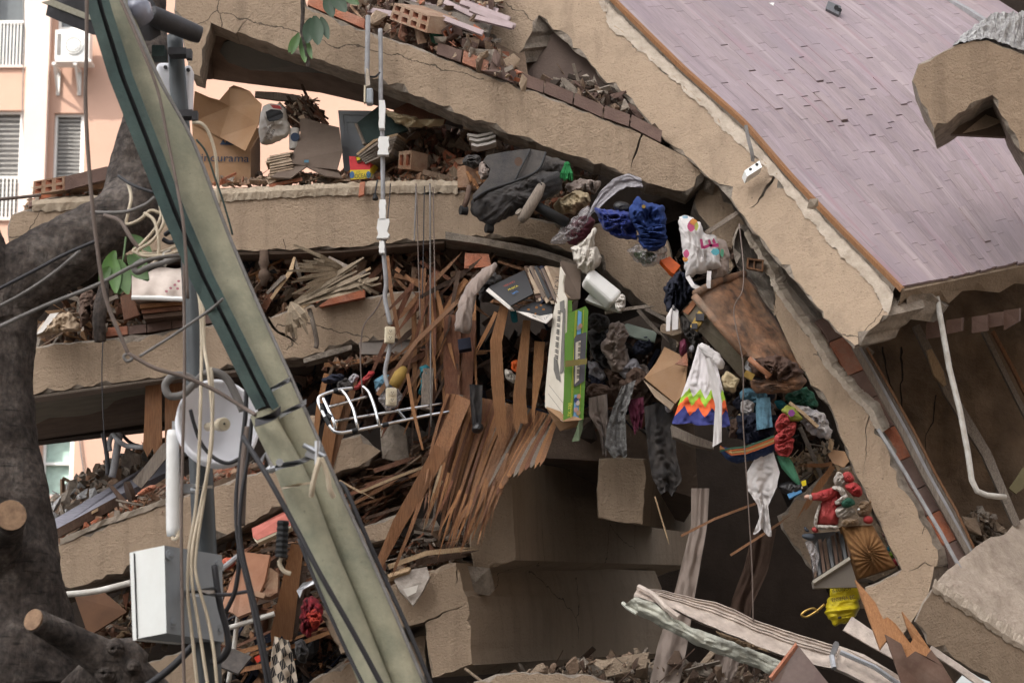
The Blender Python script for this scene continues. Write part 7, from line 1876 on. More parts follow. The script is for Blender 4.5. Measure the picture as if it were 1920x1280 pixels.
# ---- more clothes tangled in the dark
for i in range(26):
    x, y = pick_in([(1108,604),(1150,606),(1215,650),(1205,745),(1110,735)] if i < 14 else [(1376,730),(1440,738),(1475,800),(1450,830),(1380,826)])
    w_, h_ = U(18,34), U(10,24); a_ = U(-.8,.8)
    o_ = [(x + math.cos(k / 9 * 6.283) * w_ * U(.7,1.1) * math.cos(a_) - math.sin(k / 9 * 6.283) * h_ * math.sin(a_), y + math.cos(k / 9 * 6.283) * w_ * math.sin(a_) + math.sin(k / 9 * 6.283) * h_ * U(.7,1.1)) for k in range(9)]
    soft('cloth', E, 'cloth', o_, 17.75 + U(-.1,.15) - (.5 if i >= 14 else 0), .14, rng.choice(('brown_cloth', 'navy', 'taupe_cloth', 'black_cloth', 'card_dark', 'denim_pale', 'grey_cloth', 'beige_cloth', 'brown_cloth', 'navy')), .7,8, group='dark clothes right of the carton' if i < 14 else 'clothes bunched under the trunk', nr=12, ns=50)
# ---- plush dolls
YD = 16.95
dl = thing('plush_doll', 'plush doll in a red coat with white fluffy trim and one arm stretched out', 'plush doll', P(1540,1010, YD))
soft('coat', E, E, [(1556,912),(1580,914),(1584,930),(1576,950),(1572,985),(1550,986),(1530,984),(1534,955),(1545,930)], YD, .24, 'red', .2,5, (2,1,.6), parent=dl)
soft('sleeve', E, E, [(1520,926),(1548,916),(1570,914),(1572,928),(1552,938),(1522,938)], YD - .08,.14, 'red', .4,8, parent=dl)
soft('hand', E, E, [(1505,930),(1514,925),(1521,928),(1520,936),(1510,937)], YD - .08,.08, 'skin_plush', .2, parent=dl)
soft('cuff', E, E, [(1516,928),(1521,924),(1524,930),(1522,940),(1517,937)], YD - .09,.09, 'fur', .4,14, parent=dl)
soft('hem_trim', E, E, [(1526,982),(1548,985),(1574,984),(1574,992),(1550,994),(1528,990)], YD - .05,.22, 'fur', .4,14, parent=dl)
soft('coat_trim', E, E, [(1536,940),(1541,942),(1534,968),(1532,986),(1525,986),(1530,960)], YD - .05,.12, 'fur', .4,14, parent=dl)
soft('collar', E, E, [(1556,914),(1568,908),(1584,916),(1590,930),(1582,936),(1572,920)], YD - .1,.12, 'fur', .4,14, parent=dl)
soft('beard', E, E, [(1562,904),(1566,888),(1574,882),(1584,890),(1588,905),(1580,914),(1568,912)], YD - .05,.16, 'fur', .5,14, parent=dl)
soft('hat', E, E, [(1578,890),(1586,882),(1598,886),(1604,900),(1596,906),(1582,904)], YD - .04,.18, 'red', .3,8, parent=dl)
soft('trouser', E, E, [(1522,986),(1534,988),(1536,998),(1528,1000),(1520,994)], YD - .02,.12, 'red', .3, parent=dl)
for q in ([(1504,1000),(1520,998),(1530,1004),(1528,1014),(1512,1012),(1502,1006)], [(1508,984),(1514,990),(1520,998),(1512,998),(1506,990)]):
    soft('boot', '', '', q, YD - .02,.10, mat('boot_grey', (0.06,0.07,0.085), None, .7,10), .2, parent=dl)
d2_ = thing('plush_doll', 'white plush figure with a red cap and green scarf right of the red coat', 'plush doll', P(1584,970, YD))
soft('body', E, E, [(1564,954),(1578,946),(1600,952),(1606,962),(1596,970),(1576,972),(1566,966)], YD - .05,.24, 'fur', .3,10, parent=d2_)
soft('arm', E, E, [(1562,940),(1576,932),(1586,924),(1592,932),(1580,944),(1566,948)], YD - .12,.12, 'fur', .4,12, parent=d2_)
soft('scarf', E, E, [(1574,940),(1588,930),(1600,934),(1606,944),(1596,950),(1580,952)], YD - .14,.12, 'green_dark', .3,8, parent=d2_)
soft('cap', E, E, [(1582,908),(1600,902),(1614,910),(1620,926),(1608,934),(1594,926),(1586,918)], YD - .08,.2, 'red', .4,8, parent=d2_)
bear = thing('plush_bear', 'small brown plush bear head beside the white plush figure', 'plush toy', P(1618,970, YD))
soft('head', E, E, [(1606,944),(1616,936),(1630,938),(1636,950),(1632,964),(1616,970),(1606,962)], YD - .06,.2, 'plush_brown', .25,12, parent=bear)
soft('ear', E, E, [(1627,938),(1633,934),(1637,942),(1631,946)], YD - .1,.07, 'plush_brown', .2, parent=bear)
soft('muzzle', E, E, [(1606,952),(1613,951),(1614,957),(1607,958)], YD - .17,.05, 'white', .2, parent=bear)
soft('arm', E, E, [(1576,976),(1592,970),(1612,974),(1610,984),(1590,988),(1578,986)], YD - .1,.14, 'plush_brown', .3,12, parent=bear)
soft('red_ball', 'red round bauble under the plush bear head', 'bauble', [(1616,972),(1624,965),(1636,968),(1638,978),(1630,983),(1619,980)], YD - .08,.14, 'red', .15)
qc = thing('quilted_cushion', 'brown corded cushion with sunburst quilting below the plush bear', 'cushion', P(1630,1075, YD))
cm = MB(); rows = []
Q0, Q1, Q2, Q3 = (1577,986),(1636,984),(1681,1062),(1610,1085)
for j in range(61):
    row = []
    for i in range(41):
        u, v = i / 40, j / 60
        x = (Q0[0] + (Q1[0] - Q0[0]) * u) * (1 - v) + (Q3[0] + (Q2[0] - Q3[0]) * u) * v
        y = (Q0[1] + (Q1[1] - Q0[1]) * u) * (1 - v) + (Q3[1] + (Q2[1] - Q3[1]) * u) * v
        h = (math.sin(math.pi * min(1, max(0, u))) * math.sin(math.pi * v)) ** .4 if 0 < u < 1 and 0 < v < 1 else 0
        side = -1 if u < .52 else 1
        cxu, cyv = .52, (.72 if side < 0 else .55)
        an_ = math.atan2(v - cyv, abs(u - cxu) * .8 + .02)
        rd = .016 * math.sin(an_ * 22)
        ridge = .03 * math.exp(-((u - .52) / .02) ** 2)
        row.append(P(x, y, YD - .02 - .13 * h - rd * h - ridge * h))
    rows.append(row)
cm.grid(rows); cm.grid([[p + Vector((0,.12,0)) for p in r] for r in rows[::12] + [rows[-1]]]); cm.grid([rows[0], [p + Vector((0,.12,0)) for p in rows[0]]]); cm.grid([rows[-1], [p + Vector((0,.12,0)) for p in rows[-1]]]); cm.grid([[r[0] for r in rows], [r[0] + Vector((0,.12,0)) for r in rows]]); cm.grid([[r[-1] for r in rows], [r[-1] + Vector((0,.12,0)) for r in rows]])
link('cover', cm, mat('cord_cover', (0.24,0.125,0.048),(0.17,0.08,0.03), .9,20,.3,80), qc, smooth=True)
try_ = thing('drawer', 'grey tilted drawer with dark folders below the red coated doll', 'drawer', P(1560,1098, YD))
sheet('front_panel', E, E, [(1525,1090,16.8),(1593,1046,16.85),(1604,1082,16.85),(1610,1100,16.85),(1527,1102,16.8)], .05, mat('drawer_grey', (0.16,0.14,0.115),(0.12,0.10,0.085), .7,6), try_)
sheet('rim', E, E, [(1523,1088,16.78),(1592,1043,16.83),(1595,1048,16.82),(1526,1093,16.77)], .03, mat('drawer_rim', (0.28,0.25,0.20), None, .6,8), try_)
sheet('inner_back', E, E, [(1515,1000,17.25),(1575,995,17.25),(1592,1045,17.25),(1526,1088,17.25)], .02, 'black_cloth', try_)
for i in range(9):
    x = 1522 + i * 8
    sheet('folder', E, E, [(x - 4,1020 + U(-8,8) - i * 3,17.05 - .01 * i),(x + 2,1016 - i * 3,17.05 - .01 * i),(x + 10,1080 - i * 5,16.92),(x + 5,1084 - i * 5,16.92)], .006, ('wood_dark', 'black_plastic', 'brown_cloth')[i % 3], try_)
soft('plastic_wrap', E, E, [(1508,1012),(1522,1010),(1536,1040),(1532,1075),(1526,1080),(1520,1045)], 16.95,.06, 'clear_bag', .8,10, parent=try_)
for i, (c, pts) in enumerate((((0.35,0.2,0.2), [(1652,1000),(1660,994),(1664,1006),(1656,1010)]),((0.14,0.02,0.10), [(1658,1008),(1666,1004),(1670,1018),(1662,1020)]),((0.04,0.22,0.30), [(1662,1024),(1670,1020),(1674,1032),(1666,1036)]),((0.22,0.38,0.04), [(1666,1034),(1676,1030),(1678,1044),(1670,1048)]),((0.26,0.02,0.03), [(1672,1048),(1682,1042),(1688,1060),(1678,1062)]))):
    soft('toy', ('pinkish', 'purple', 'turquoise', 'lime green', 'dark red')[i] + ' small soft toy squeezed between cushion and slab', 'toy', pts, YD + .05,.1, flat('toy%d' % i, c), .3)
# ---- yellow bag and hanger
yb = thing('yellow_bag', 'crumpled yellow plastic bag with black print under the drawer', 'plastic bag', P(1580,1172,17.0))
soft('upper_roll', E, E, [(1556,1100),(1610,1098),(1614,1124),(1590,1130),(1556,1122)], 17.0,.2, 'yellow', .12,5, (1,1,2), parent=yb)
soft('lower_sag', E, E, [(1552,1118),(1610,1122),(1612,1140),(1598,1166),(1564,1172),(1546,1150)], 16.98,.26, 'yellow', .3,5, (.5,1,2), parent=yb)
a = P(1560,1128,16.81); r_, u_, n_ = frame_of(a, P(1610,1121,16.81), P(1560,1118,16.82)); lettering('ENSEÑA EC', a, r_, u_, 9 * S(17), 'ink', yb, wscale=.8)
a = P(1560,1110,16.87); lettering('ISZUNOS', a, r_, u_, 6 * S(17), 'ink', yb)
soft('hole', E, E, [(1568,1156),(1578,1153),(1580,1159),(1570,1161)], 16.84,.03, 'ink', .1, parent=yb)
cable('yellow wire loop of a hanger left of the yellow bag', [(1546,1132,16.95),(1530,1146,16.95),(1512,1156,16.95),(1503,1152,16.95),(1512,1144,16.95),(1526,1140,16.95),(1533,1148,16.95)], .009, 'brass', name='wire_hanger', cat='hanger')
# ---- keyboard carton
def YW(x, y): return 17.23 - (x - 1040) * .006 - (y - 556) * .0003
def YG(x, y): return 17.11 + (x - 1060) * .0021 - (y - 563) * .00035
kb_ = thing('keyboard_box', 'tall torn green and white keyboard carton hanging in the middle', 'carton', P(1060,790,17.05))
gW = mat('carton_white', (0.60,0.55,0.47),(0.52,0.47,0.39), .6,5,.1,30)
WF = [(1050,500,17.25),(1047,540,17.25),(1037,590,17.2),(1029,660,17.15),(1022,735,17.12),(1022,762,17.1),(1030,772,17.08),(1055,790,17.02),(1058,700,17.04),(1062,560,17.1),(1056,548,17.12),(1055,530,17.15),(1058,515,17.2)]
m = MB(); m.plate([P(x, y, YW(x, y)) for x, y, _ in WF], .012); link('white_panel', m, gW, kb_)
GF = [(1060,563,17.1),(1072,563,17.1),(1073,582,17.1),(1068,586,17.1),(1098,574,17.15),(1103,582,17.16),(1098,700,17.1),(1094,786,17.05),(1056,788,17.02),(1058,700,17.04)]
m = MB(); m.plate([P(x, y, YG(x, y)) for x, y, _ in GF], .35, d=VY); link('green_panel', m, M['green_box'], kb_)
sheet('torn_card', E, E, [(1052,488,17.5),(1090,500,17.55),(1088,560,17.4),(1066,562,17.3),(1056,545,17.3)], .012, 'card_dark', kb_)
sheet('bottom_flap', E, E, [(1024,764,17.1),(1056,790,17.02),(1090,787,17.05),(1080,800,17.15),(1050,808,17.15),(1038,790,17.12)], .01, 'card', kb_)
sheet('tape', E, E, [(1092,786,17.02),(1093,802,17.05),(1086,826,17.05),(1072,828,17.05),(1080,808,17.05),(1086,788,17.02)], .006, flat('tape_green', (0.13,0.17,0.10), .4), kb_)
def on(quad, u, v, off=-.006):
    a, b, c, d = [P(*q) for q in quad]
    p = a.lerp(b, u).lerp(d.lerp(c, u), v); return p + Vector((0, off, 0))
QW = [(x, y, YW(x, y)) for x, y in ((1042,556),(1061,556),(1056,786),(1023,755))]
def pr(quad, pts, m, off=-.007, nm='print'):
    mb = MB(); mb.add([on(quad, u, v, off) for u, v in pts], [tuple(range(len(pts)))]); return link(nm, mb, M[m] if isinstance(m, str) else m, kb_)
kg = flat('print_grey', (0.16,0.15,0.135), .6)
pr(QW, [(.42,.05),(.85,.03),(.9,.15),(.5,.13)], kg, -.009)
pr(QW, [(.75,.10),(.97,.10),(.95,.62),(.72,.66)], kg, -.010)
pr(QW, [(.25,.55),(.5,.56),(.8,.72),(.5,.72),(.3,.66)], kg, -.009)
mb = MB()
for i in range(26):
    v = .13 + i * .0165
    if i % 7 in (2,6): continue
    mb.add([on(QW, .30, v, -.012), on(QW, .55, v - .004,-.012), on(QW, .55, v + .005,-.012), on(QW, .30, v + .009,-.012)], [(0,1,2,3)])
o = link('black_keys', mb, M['ink'], kb_); o['kind'] = 'stuff'
pr(QW, [(.12,.78),(.96,.86),(.96,.99),(.12,.99)], gW, -.009)
for v in (.82,.9): pr(QW, [(.1, v),(.95, v + .05),(.95, v + .055),(.1, v + .006)], kg, -.011)
p0 = P(1049,556,17.20); dn = (P(1052,512,17.2) - p0).normalized()
p0 = P(1044,520,17.225); d1 = (P(1041,555,17.21) - p0).normalized(); u1 = Vector((-d1.z, 0, d1.x)); u1 = u1 if u1.x > 0 else -u1
lettering('TK 230', P(1042,516, YW(1042,516) - .02), d1, u1,8.5 * S(17.2), 'ink', kb_)
QG = [(x, y, YG(x, y)) for x, y in ((1069,584),(1102,580),(1094,784),(1058,786))]
pr(QG, [(.45,.0),(.66,.02),(.66,.25),(.45,.25)], flat('print_sky2', (0.16,0.38,0.62), .5))
pr(QG, [(.47,.78),(.72,.78),(.74,1),(.47,1)], flat('print_sky3', (0.20,0.40,0.62), .5))
for u in (.36,.30,.76): pr(QG, [(u, .0),(u + .025,.0),(u + .025,.99),(u, .99)], flat('print_yellow', (0.55,0.52,0.05), .5), -.008)
pr(QG, [(.30,.26),(.42,.23),(.98,.21),(.98,.66),(.48,.71),(.40,.69)], flat('print_slate', (0.10,0.10,0.115), .5), -.010)
pr(QG, [(.40,.30),(.68,.285),(.68,.65),(.46,.685)], gW, -.0125)
mb = MB()
for i in range(24):
    v = .305 + i * .0145
    if i % 7 in (2,6): continue
    mb.add([on(QG, .55, v, -.015), on(QG, .68, v - .002,-.015), on(QG, .68, v + .006,-.015), on(QG, .55, v + .008,-.015)], [(0,1,2,3)])
o = link('black_keys', mb, M['ink'], kb_); o['kind'] = 'stuff'
for (u, v, c) in ((.62,.15, (0.50,0.27,0.17)),(.52,.165, (0.30,0.30,0.32)),(.70,.80, (0.50,0.27,0.17)),(.56,.83, (0.04,0.06,0.18)),(.66,.86, (0.55,0.48,0.45)),(.72,.95, (0.45,0.30,0.16)),(.58,.92, (0.55,0.33,0.32))):
    pr(QG, [(u + math.cos(k / 10 * 6.283) * .11, v + math.sin(k / 10 * 6.283) * .024) for k in range(10)], flat('print_fig', c, .5), -.014)
sheet('tape_band', E, E, [(1060,676,17.02),(1101,672,17.06),(1100,682,17.06),(1060,688,17.02)], .004, flat('brown_tape', (0.22,0.18,0.06), .3), kb_)
p0 = on(QG, .12,.98,-.012); d1 = (on(QG, .12,.85,-.012) - p0).normalized(); u1 = Vector((d1.z, 0,-d1.x)); u1 = u1 if u1.x < 0 else -u1
lettering('TK-230', p0 + Vector((.03,-.004,0)), d1, u1,6 * S(17), flat('print_lemon', (0.55,0.52,0.05), .5), kb_)
# ---- records and books pile
rb_ = [((914,540),(985,513),(1003,552),(958,576), 17.35, 'ink'), ]
bkx = thing('record_sleeve', 'black record sleeve with small yellow and red lettering on top of the pile', 'record', P(955,575,17.35))
sheet('cover', E, E, [(916,538,17.4),(984,506,17.5),(1000,550,17.32),(957,573,17.25)], .015, mat('sleeve_black', (0.018,0.016,0.017), None, .45,8, spec=.5), bkx)
sheet('pages', E, E, [(911,545,17.39),(916,539,17.395),(957,574,17.245),(962,580,17.25),(955,580,17.25)], .03, 'paper', bkx)
a = P(950,543,17.335); r_, u_, n_ = frame_of(a, P(978,530,17.39), P(953,548 - 12,17.36))
for i, (tx, mm_) in enumerate((('VERANO', flat('txt_red', (0.35,0.05,0.03))),('MUSICA', 'yellow'),('HITS', flat('txt_blue', (0.05,0.20,0.5))))):
    lettering(tx, P(946 + i * 8,538 + i * 7,17.34 - i * .018), r_, u_, 4.5 * S(17.3), mm_, bkx)
for i in range(13):
    x0 = 984 + i * 3.2; y0 = 498 + (i % 3) * 4
    tp = (x0, y0,17.55 - .012 * i)
    a_ = [(x0 - 2, y0 + 2,17.5 - .012 * i),(x0 + 2.4, y0,17.5 - .012 * i),(x0 + 30 + U(-3,3), y0 + 60 + U(-5,4), 17.33 - .012 * i),(x0 + 24, y0 + 63,17.33 - .012 * i)]
    sheet('record_sleeve', 'worn record sleeves leaning in a row behind the keyboard carton', 'record', a_, .22, ('wood_dark', 'paper_old', 'navy', 'card_dark', 'brown_cloth', 'paper_old', 'ink')[i % 7], None, 'record sleeves leaning behind the carton', d=Vector((.5,.85,.1)))
for i, (y, m_) in enumerate(((548, 'paper_old'),(556, 'brown_cloth'),(563, 'card_dark'))):
    sheet('book', ('upper', 'middle', 'lower')[i] + ' flat book under the leaning record sleeves', 'book', [(1000 + i * 2, y - 4,17.34),(1040, y - 8,17.34),(1041, y - 2,17.33),(1002 + i * 2, y + 3,17.33)], .25, m_, None, None, Vector((0,1,0)))
lc = thing('spotted_magazine', 'black magazine with orange animal spots under the record pile', 'magazine', P(1000,600,17.25))
sheet('cover', E, E, [(970,580,17.3),(1000,566,17.35),(1036,570,17.3),(1034,592,17.22),(1024,604,17.2),(996,594,17.22)], .012, 'ink', lc)
sheet('border', E, E, [(968,583,17.28),(996,596,17.2),(1024,606,17.18),(1036,594,17.19),(1036,588,17.2),(1012,592,17.2),(990,586,17.25)], .008, 'paper', lc)
for (x, y, w, h) in ((991,580,3,2),(1006,576,3,2.5),(1019,580,3,2),(1004,588,2,2),(1014,572,2.5,2)):
    mb = MB(); mb.add([P(x + math.cos(k / 8 * 6.283) * w, y + math.sin(k / 8 * 6.283) * h, 17.17) for k in range(8)], [tuple(range(8))]); link('spot', mb, flat('spot', (0.30,0.13,0.04)), lc)
a = P(1022,600,17.165); r_, u_, n_ = frame_of(a, P(1034,590,17.165), P(1020,592,17.165)); lettering('CATS', a, r_, u_, 4 * S(17.2), 'ink', lc)
soft('shawl', 'grey brown shawl hanging left of the record pile', 'clothing', [(851,622),(854,590),(862,562),(878,530),(900,508),(928,490),(936,498),(916,520),(898,544),(888,575),(884,600),(883,626)], 17.45,.2, 'taupe_cloth', .3,4, (2,1,.5))
soft('cloth', 'dark cloth bunched behind the grey brown shawl', 'cloth', [(900,530),(925,508),(940,520),(936,550),(915,570),(895,560)], 17.6,.2, 'black_cloth', .5,8)
soft('shoe', 'black shoes and rags hanging at the end of the dark strips', 'shoe', [(884,800),(896,790),(906,794),(908,806),(894,814),(884,810)], 17.4,.12, 'black_plastic', .3)
drape('cloth', 'black cloth strip hanging behind the forked orange strip', 'cloth', [(880,720),(882,760),(886,800)], [(905,722),(904,760),(902,806)], 17.5,1,.03, 'black_cloth', nu=12, nv=14)
sheet('device', 'small dark blue device left of the forked orange strip', 'device', [(858,636,17.6),(882,632,17.6),(884,652,17.58),(860,656,17.58)], .06, 'navy')
soft('cloth', 'orange cloth scrap behind the broad hanging strips', 'cloth', [(958,676),(972,672),(976,692),(970,702),(960,694)], 17.7,.08, 'orange', .4)
soft('cloth', 'pale printed cloth below the orange scrap', 'cloth', [(944,690),(958,694),(974,712),(968,722),(950,712)], 17.7,.1, 'white_bag', .5,10)
soft('book', 'teal spined book behind the broad orange strips', 'book', [(955,582),(968,580),(972,604),(960,606)], 17.5,.05, 'teal', .1)
# ---- clothes right of the carton
drape('trousers', 'grey tweed trousers hanging right of the keyboard carton', 'clothing', [(1166,724),(1150,760),(1138,800),(1134,835),(1150,856)], [(1192,712),(1182,750),(1172,780),(1174,815),(1176,854)], 17.5,1.3,.05, mat('tweed', (0.27,0.26,0.25),(0.12,0.115,0.11), .95,60,.5,120), nu=26, nv=30, edge=3)
drape('cloth', 'faded brown cloth hanging left of the tweed trousers', 'cloth', [(1104,746),(1104,776),(1124,810),(1130,850)], [(1138,738),(1140,770),(1140,800),(1138,856)], 17.6,1.5,.05, 'taupe_cloth', nu=24, nv=24, edge=3)
drape('scarf', 'wine red fringed scarf between the tweed trousers and the black jacket', 'scarf', [(1176,750),(1180,775),(1190,810)], [(1206,744),(1208,770),(1202,800)], 17.55,2,.03, flat('wine_scarf', (0.13,0.02,0.045)), nu=24, nv=14, edge=5)
drape('jacket', 'black shiny jacket hanging over the square beam end', 'clothing', [(1208,762),(1210,800),(1216,850),(1222,890),(1238,922)], [(1258,748),(1266,790),(1268,850),(1279,895),(1262,926)], 17.35,1.1,.045, 'black_cloth', nu=44, nv=40, edge=4)
sheet('card_sheet', 'brown torn cardboard panel left of the zigzag skirt', 'card', [(1208,708,17.3),(1230,680,17.35),(1246,650,17.4),(1290,672,17.3),(1284,735,17.2),(1266,756,17.2)], .02, 'card')
sheet('card_sheet', 'layered dark edge under the torn brown cardboard panel', 'card', [(1206,712,17.28),(1264,757,17.18),(1258,768,17.2),(1228,744,17.22)], .03, 'paper_old')
sheet('card_piece', 'small reddish card on top of the torn brown panel', 'card', [(1266,682,17.22),(1288,660,17.25),(1290,686,17.22)], .01, 'brick')
soft('clothes_heap', 'grey cloth wad above the black jacket', 'clothes', [(1246,752),(1258,748),(1264,764),(1254,776),(1246,768)], 17.3,.1, 'grey_cloth', .5,9)
for a in (('dark garment in the shadow left of the torn card panel', [(1100,620),(1130,608),(1160,640),(1200,650),(1190,690),(1150,700),(1110,670)], 'black_cloth', .3),('brown garment in the shadow under the dark garment', [(1130,690),(1180,690),(1215,720),(1200,750),(1150,740)], 'brown_cloth', .3),('pale grey folded cloth right of the keyboard carton', [(1102,676),(1120,680),(1138,706),(1128,716),(1104,702)], 'grey_cloth', .12),('dark striped cloth right of the carton lower half', [(1102,700),(1120,706),(1134,726),(1110,724)], 'navy', .12)):
    soft('cloth', a[0], 'cloth', a[1], 17.9, a[3], a[2], .6,7)
# ---- middle left: chrome rack, cloths
rk = thing('chrome_rack', 'chrome tube rack jutting out of the debris on its side', 'rack', P(640,810,17.4))
def ctube(pts, r, mt='chrome', nm='tube', k=5):
    m = MB(); m.tube([P(*q) for q in catmull(pts, k)], r, 10); return link(nm, m, M[mt], rk, smooth=True)
ctube([(662,727,17.4),(632,731,17.35),(605,740,17.3),(597,748,17.28),(600,762,17.26),(614,790,17.22),(624,806,17.2),(636,811,17.2),(660,808,17.25),(720,796,17.35),(790,781,17.5),(830,774,17.55),(866,768,17.6)], .014)
ctube([(628,790,17.2),(660,784,17.35),(720,774,17.45),(780,764,17.5),(832,756,17.6)], .012)
ctube([(616,763,17.3),(650,754,17.4),(688,743,17.5)], .012)
ctube([(606,746,17.28),(616,768,17.24),(626,790,17.2),(630,804,17.2)], .014)
for q in ([(640,731,17.35),(650,742,17.32),(662,766,17.28),(668,790,17.24),(672,804,17.24)], [(680,724,17.4),(692,736,17.38),(702,762,17.35),(708,784,17.32),(711,797,17.32)], [(745,768,17.45),(752,776,17.45),(760,786,17.45)]): ctube(q, .012)
for (p, q) in (((626,733,17.34),(634,731,17.34)),((660,808,17.25),(670,806,17.26)),((718,797,17.34),(728,795,17.35)),((600,758,17.27),(605,770,17.25)),((610,782,17.23),(618,796,17.21)),((616,776,17.23),(622,784,17.21)),((858,770,17.58),(872,767,17.6))):
    m = MB(); m.tube([P(*p), P(*q)], .019,10); link('joint', m, M['black'], rk)
for a in (('dark red cloth strip behind the chrome rack', [(659,732),(676,712),(694,694),(706,698),(690,714),(672,730)], 'red', .1),('denim blue cloth wad behind the lower outlet', [(698,716),(712,704),(736,700),(746,716),(728,732),(706,734)], 'denim_pale', .14),('dark blue patterned cloth under the orange shelf board', [(600,712),(624,700),(648,702),(640,716),(610,720)], 'navy', .12),('teal cloth tuft right of the lower outlet', [(784,690),(800,682),(814,694),(808,706),(796,712),(790,744),(786,742),(789,706)], 'teal', .1),
          ('grey silver cloth coil behind the red strip', [(652,708),(664,698),(676,704),(668,716),(656,722)], 'grey_cloth', .1),('black rag behind the grey cloth coil', [(630,716),(650,706),(664,720),(650,740),(634,736)], 'black_cloth', .14)):
    soft('cloth', a[0], 'cloth', a[1], 17.7, a[3], a[2], .6,9)
soft('plastic_bag', 'crumpled clear plastic bag behind the lower outlet', 'plastic bag', [(704,728),(724,722),(744,726),(756,742),(744,764),(726,770),(710,752)], 17.62,.2, 'clear_bag', .8,10)
m = MB(); m.tube([P(757,692,17.5), P(750,702,17.45), P(742,716,17.45),(P(738,724,17.45))], [.03,.045,.045,.04], 12); solo('padded_bar', 'ochre yellow padded bar behind the lower outlet', 'bar', m, flat('ochre', (0.30,0.19,0.045), .8), smooth=True)
sheet('panel', 'narrow grey upright panel right of the teal tuft', 'panel', [(794,690,17.65),(813,690,17.68),(810,769,17.6),(792,764,17.58)], .04, 'wood_grey')
sheet('plaster_block', 'grey concrete band with brick at its end on the third beam', 'concrete band', [(672,642,17.98),(740,634,17.95),(830,640,17.98),(828,662,17.95),(676,664,17.95)], .12, mat('grey_band', (0.235,0.20,0.175),(0.18,0.155,0.135), .9,8,.4,40), None, None, Vector((0,1,0)))
# ---- dry palm fronds
def frond(label, cx, cy, Y, a0, a1, n, l0, l1, w=7, group='dry palm fronds under the level beam'):
    t = thing('palm_frond', label, 'palm frond', P(cx, cy, Y))
    for i in range(n):
        a = a0 + (a1 - a0) * i / (n - 1) + U(-.02,.02); ln = U(l0, l1)
        pts = [(cx + math.cos(a) * ln * t_, cy - math.sin(a) * ln * t_ + 10 * t_ * t_, Y - .12 * math.sin(t_ * 2.2) + (i % 2) * .02) for t_ in (0,.35,.7,1)]
        link('leaflet', ribbon(pts, [2, w, w, 2.5], .003,0,.6), palm_m, t)
    return t
palm_m = mat('dry_palm', (0.34,0.27,0.19),(0.20,0.15,0.10), .75,8,.4,12, grain=(20,20,3), rnd=.25)
frond('large dry palm leaf folded under the level beam pointing right', 535,578,17.75,.30,.62,16,120,190,8)
frond('second dry palm leaf fanned toward the lower left of the debris', 655,510,17.72,2.55,3.5,16,60,130,7)
frond('small dry palm leaf hanging down over the third beam', 545,566,17.6,-1.75,-.55,14,40,62,8)
frond('short palm leaf end pointing right above the long brick', 652,522,17.75,-.45,.1,10,30,52,5)
for i, (a, b, c) in enumerate((((508,560),(545,508),(552,482)),((552,484),(560,510),(566,532)),((500,550),(530,520),(545,515)),((545,588),(600,556),(695,502)),((590,575),(650,530),(690,505)),((616,482),(650,500),(660,512)))):
    splinter(('left upright', 'short bent', 'left lower', 'long lower', 'long upper', 'top crossing')[i] + ' dry palm rib among the fronds', [(*a, 17.72),(*b, 17.66),(*c, 17.7)], [5,8,4], 'wood_pale' if i in (0,3) else 'wood_grey', thick=.02, ragged=0, name='palm_rib', cat='palm rib')
m = MB(); m.tube([P(*q) for q in catmull([(580,580,17.75),(588,610,17.7),(594,640,17.72),(592,652,17.72)], 4)], [.018] * 13,6); solo('palm_rib', 'curled grey stalk hanging over the third beam face', 'palm rib', m, M['wood_grey'], smooth=True)
tp_ = thing('turned_post', 'dark turned wooden furniture leg under the level beam', 'furniture leg', P(497,530,18.0))
m = MB(); prof = [(470,8),(488,9),(492,11),(500,8),(506,6),(510,10),(520,11),(526,7),(536,5)]
m.tube([P(495, y, 18.0) for y, r in prof], [r * S(18) for y, r in prof], 14); link('leg', m, M['wood_dark'], tp_, smooth=True)
# ---- left: rolled mattress etc
mt_ = thing('mattress', 'pale flowered mattress end on the third beam behind the steel post', 'mattress', P(300,560,17.9))
m = MB(); rows = []
for j in range(9):
    row = []
    for i in range(21):
        u, v = i / 20, j / 8
        x = 247 + 100 * u; yt = 514 - 17 * u + 4 * math.sin(u * 9); y = yt + (556 - yt) * v
        row.append(P(x, y, 17.85 + .25 * (1 - v) ** 2 + .02 * math.sin(u * 14 + v * 2)))
    rows.append(row)
m.grid(rows); m.grid([rows[-1], [p + Vector((0,.5,0)) for p in rows[-1]]]); m.grid([rows[0], [p + Vector((0,.5,.02)) for p in rows[0]]]); link('ticking', m, mat('flower_cloth', (0.60,0.52,0.46),(0.46,0.38,0.33), .9,5,.4,10), mt_, smooth=True)
m = MB(); m.tube([P(247,558,17.84), P(300,559,17.84), P(347,561,17.84)], .02,8); link('piping', m, M['white'], mt_)
for (x, y) in ((320,540),(328,534),(333,541),(312,546),(335,527)):
    mb = MB(); mb.add([P(x + math.cos(k / 7 * 6.283) * 3, y + math.sin(k / 7 * 6.283) * 2.4,17.82) for k in range(7)], [tuple(range(7))]); link('flower_print', mb, flat('flower_pink', (0.50,0.20,0.24)), mt_)
for i, (y, m_) in enumerate(((570, 'wood_orange'),(580, 'wood_red'),(590, 'wood_dark'))):
    sheet('board', ('top', 'middle', 'bottom')[i] + ' brown board stacked under the flowered mattress', 'board', [(262 + i * 3, y, 17.95),(340, y - 6 - i, 17.95),(341, y + 1,17.93),(263 + i * 3, y + 8,17.93)], .4, m_, None, None, Vector((0,1,0)))
sheet('board', 'dark red brown panel left of the flowered mattress', 'board', [(225,556,18.1),(246,548,18.1),(262,590,18.05),(232,600,18.05)], .03, 'wood_red')
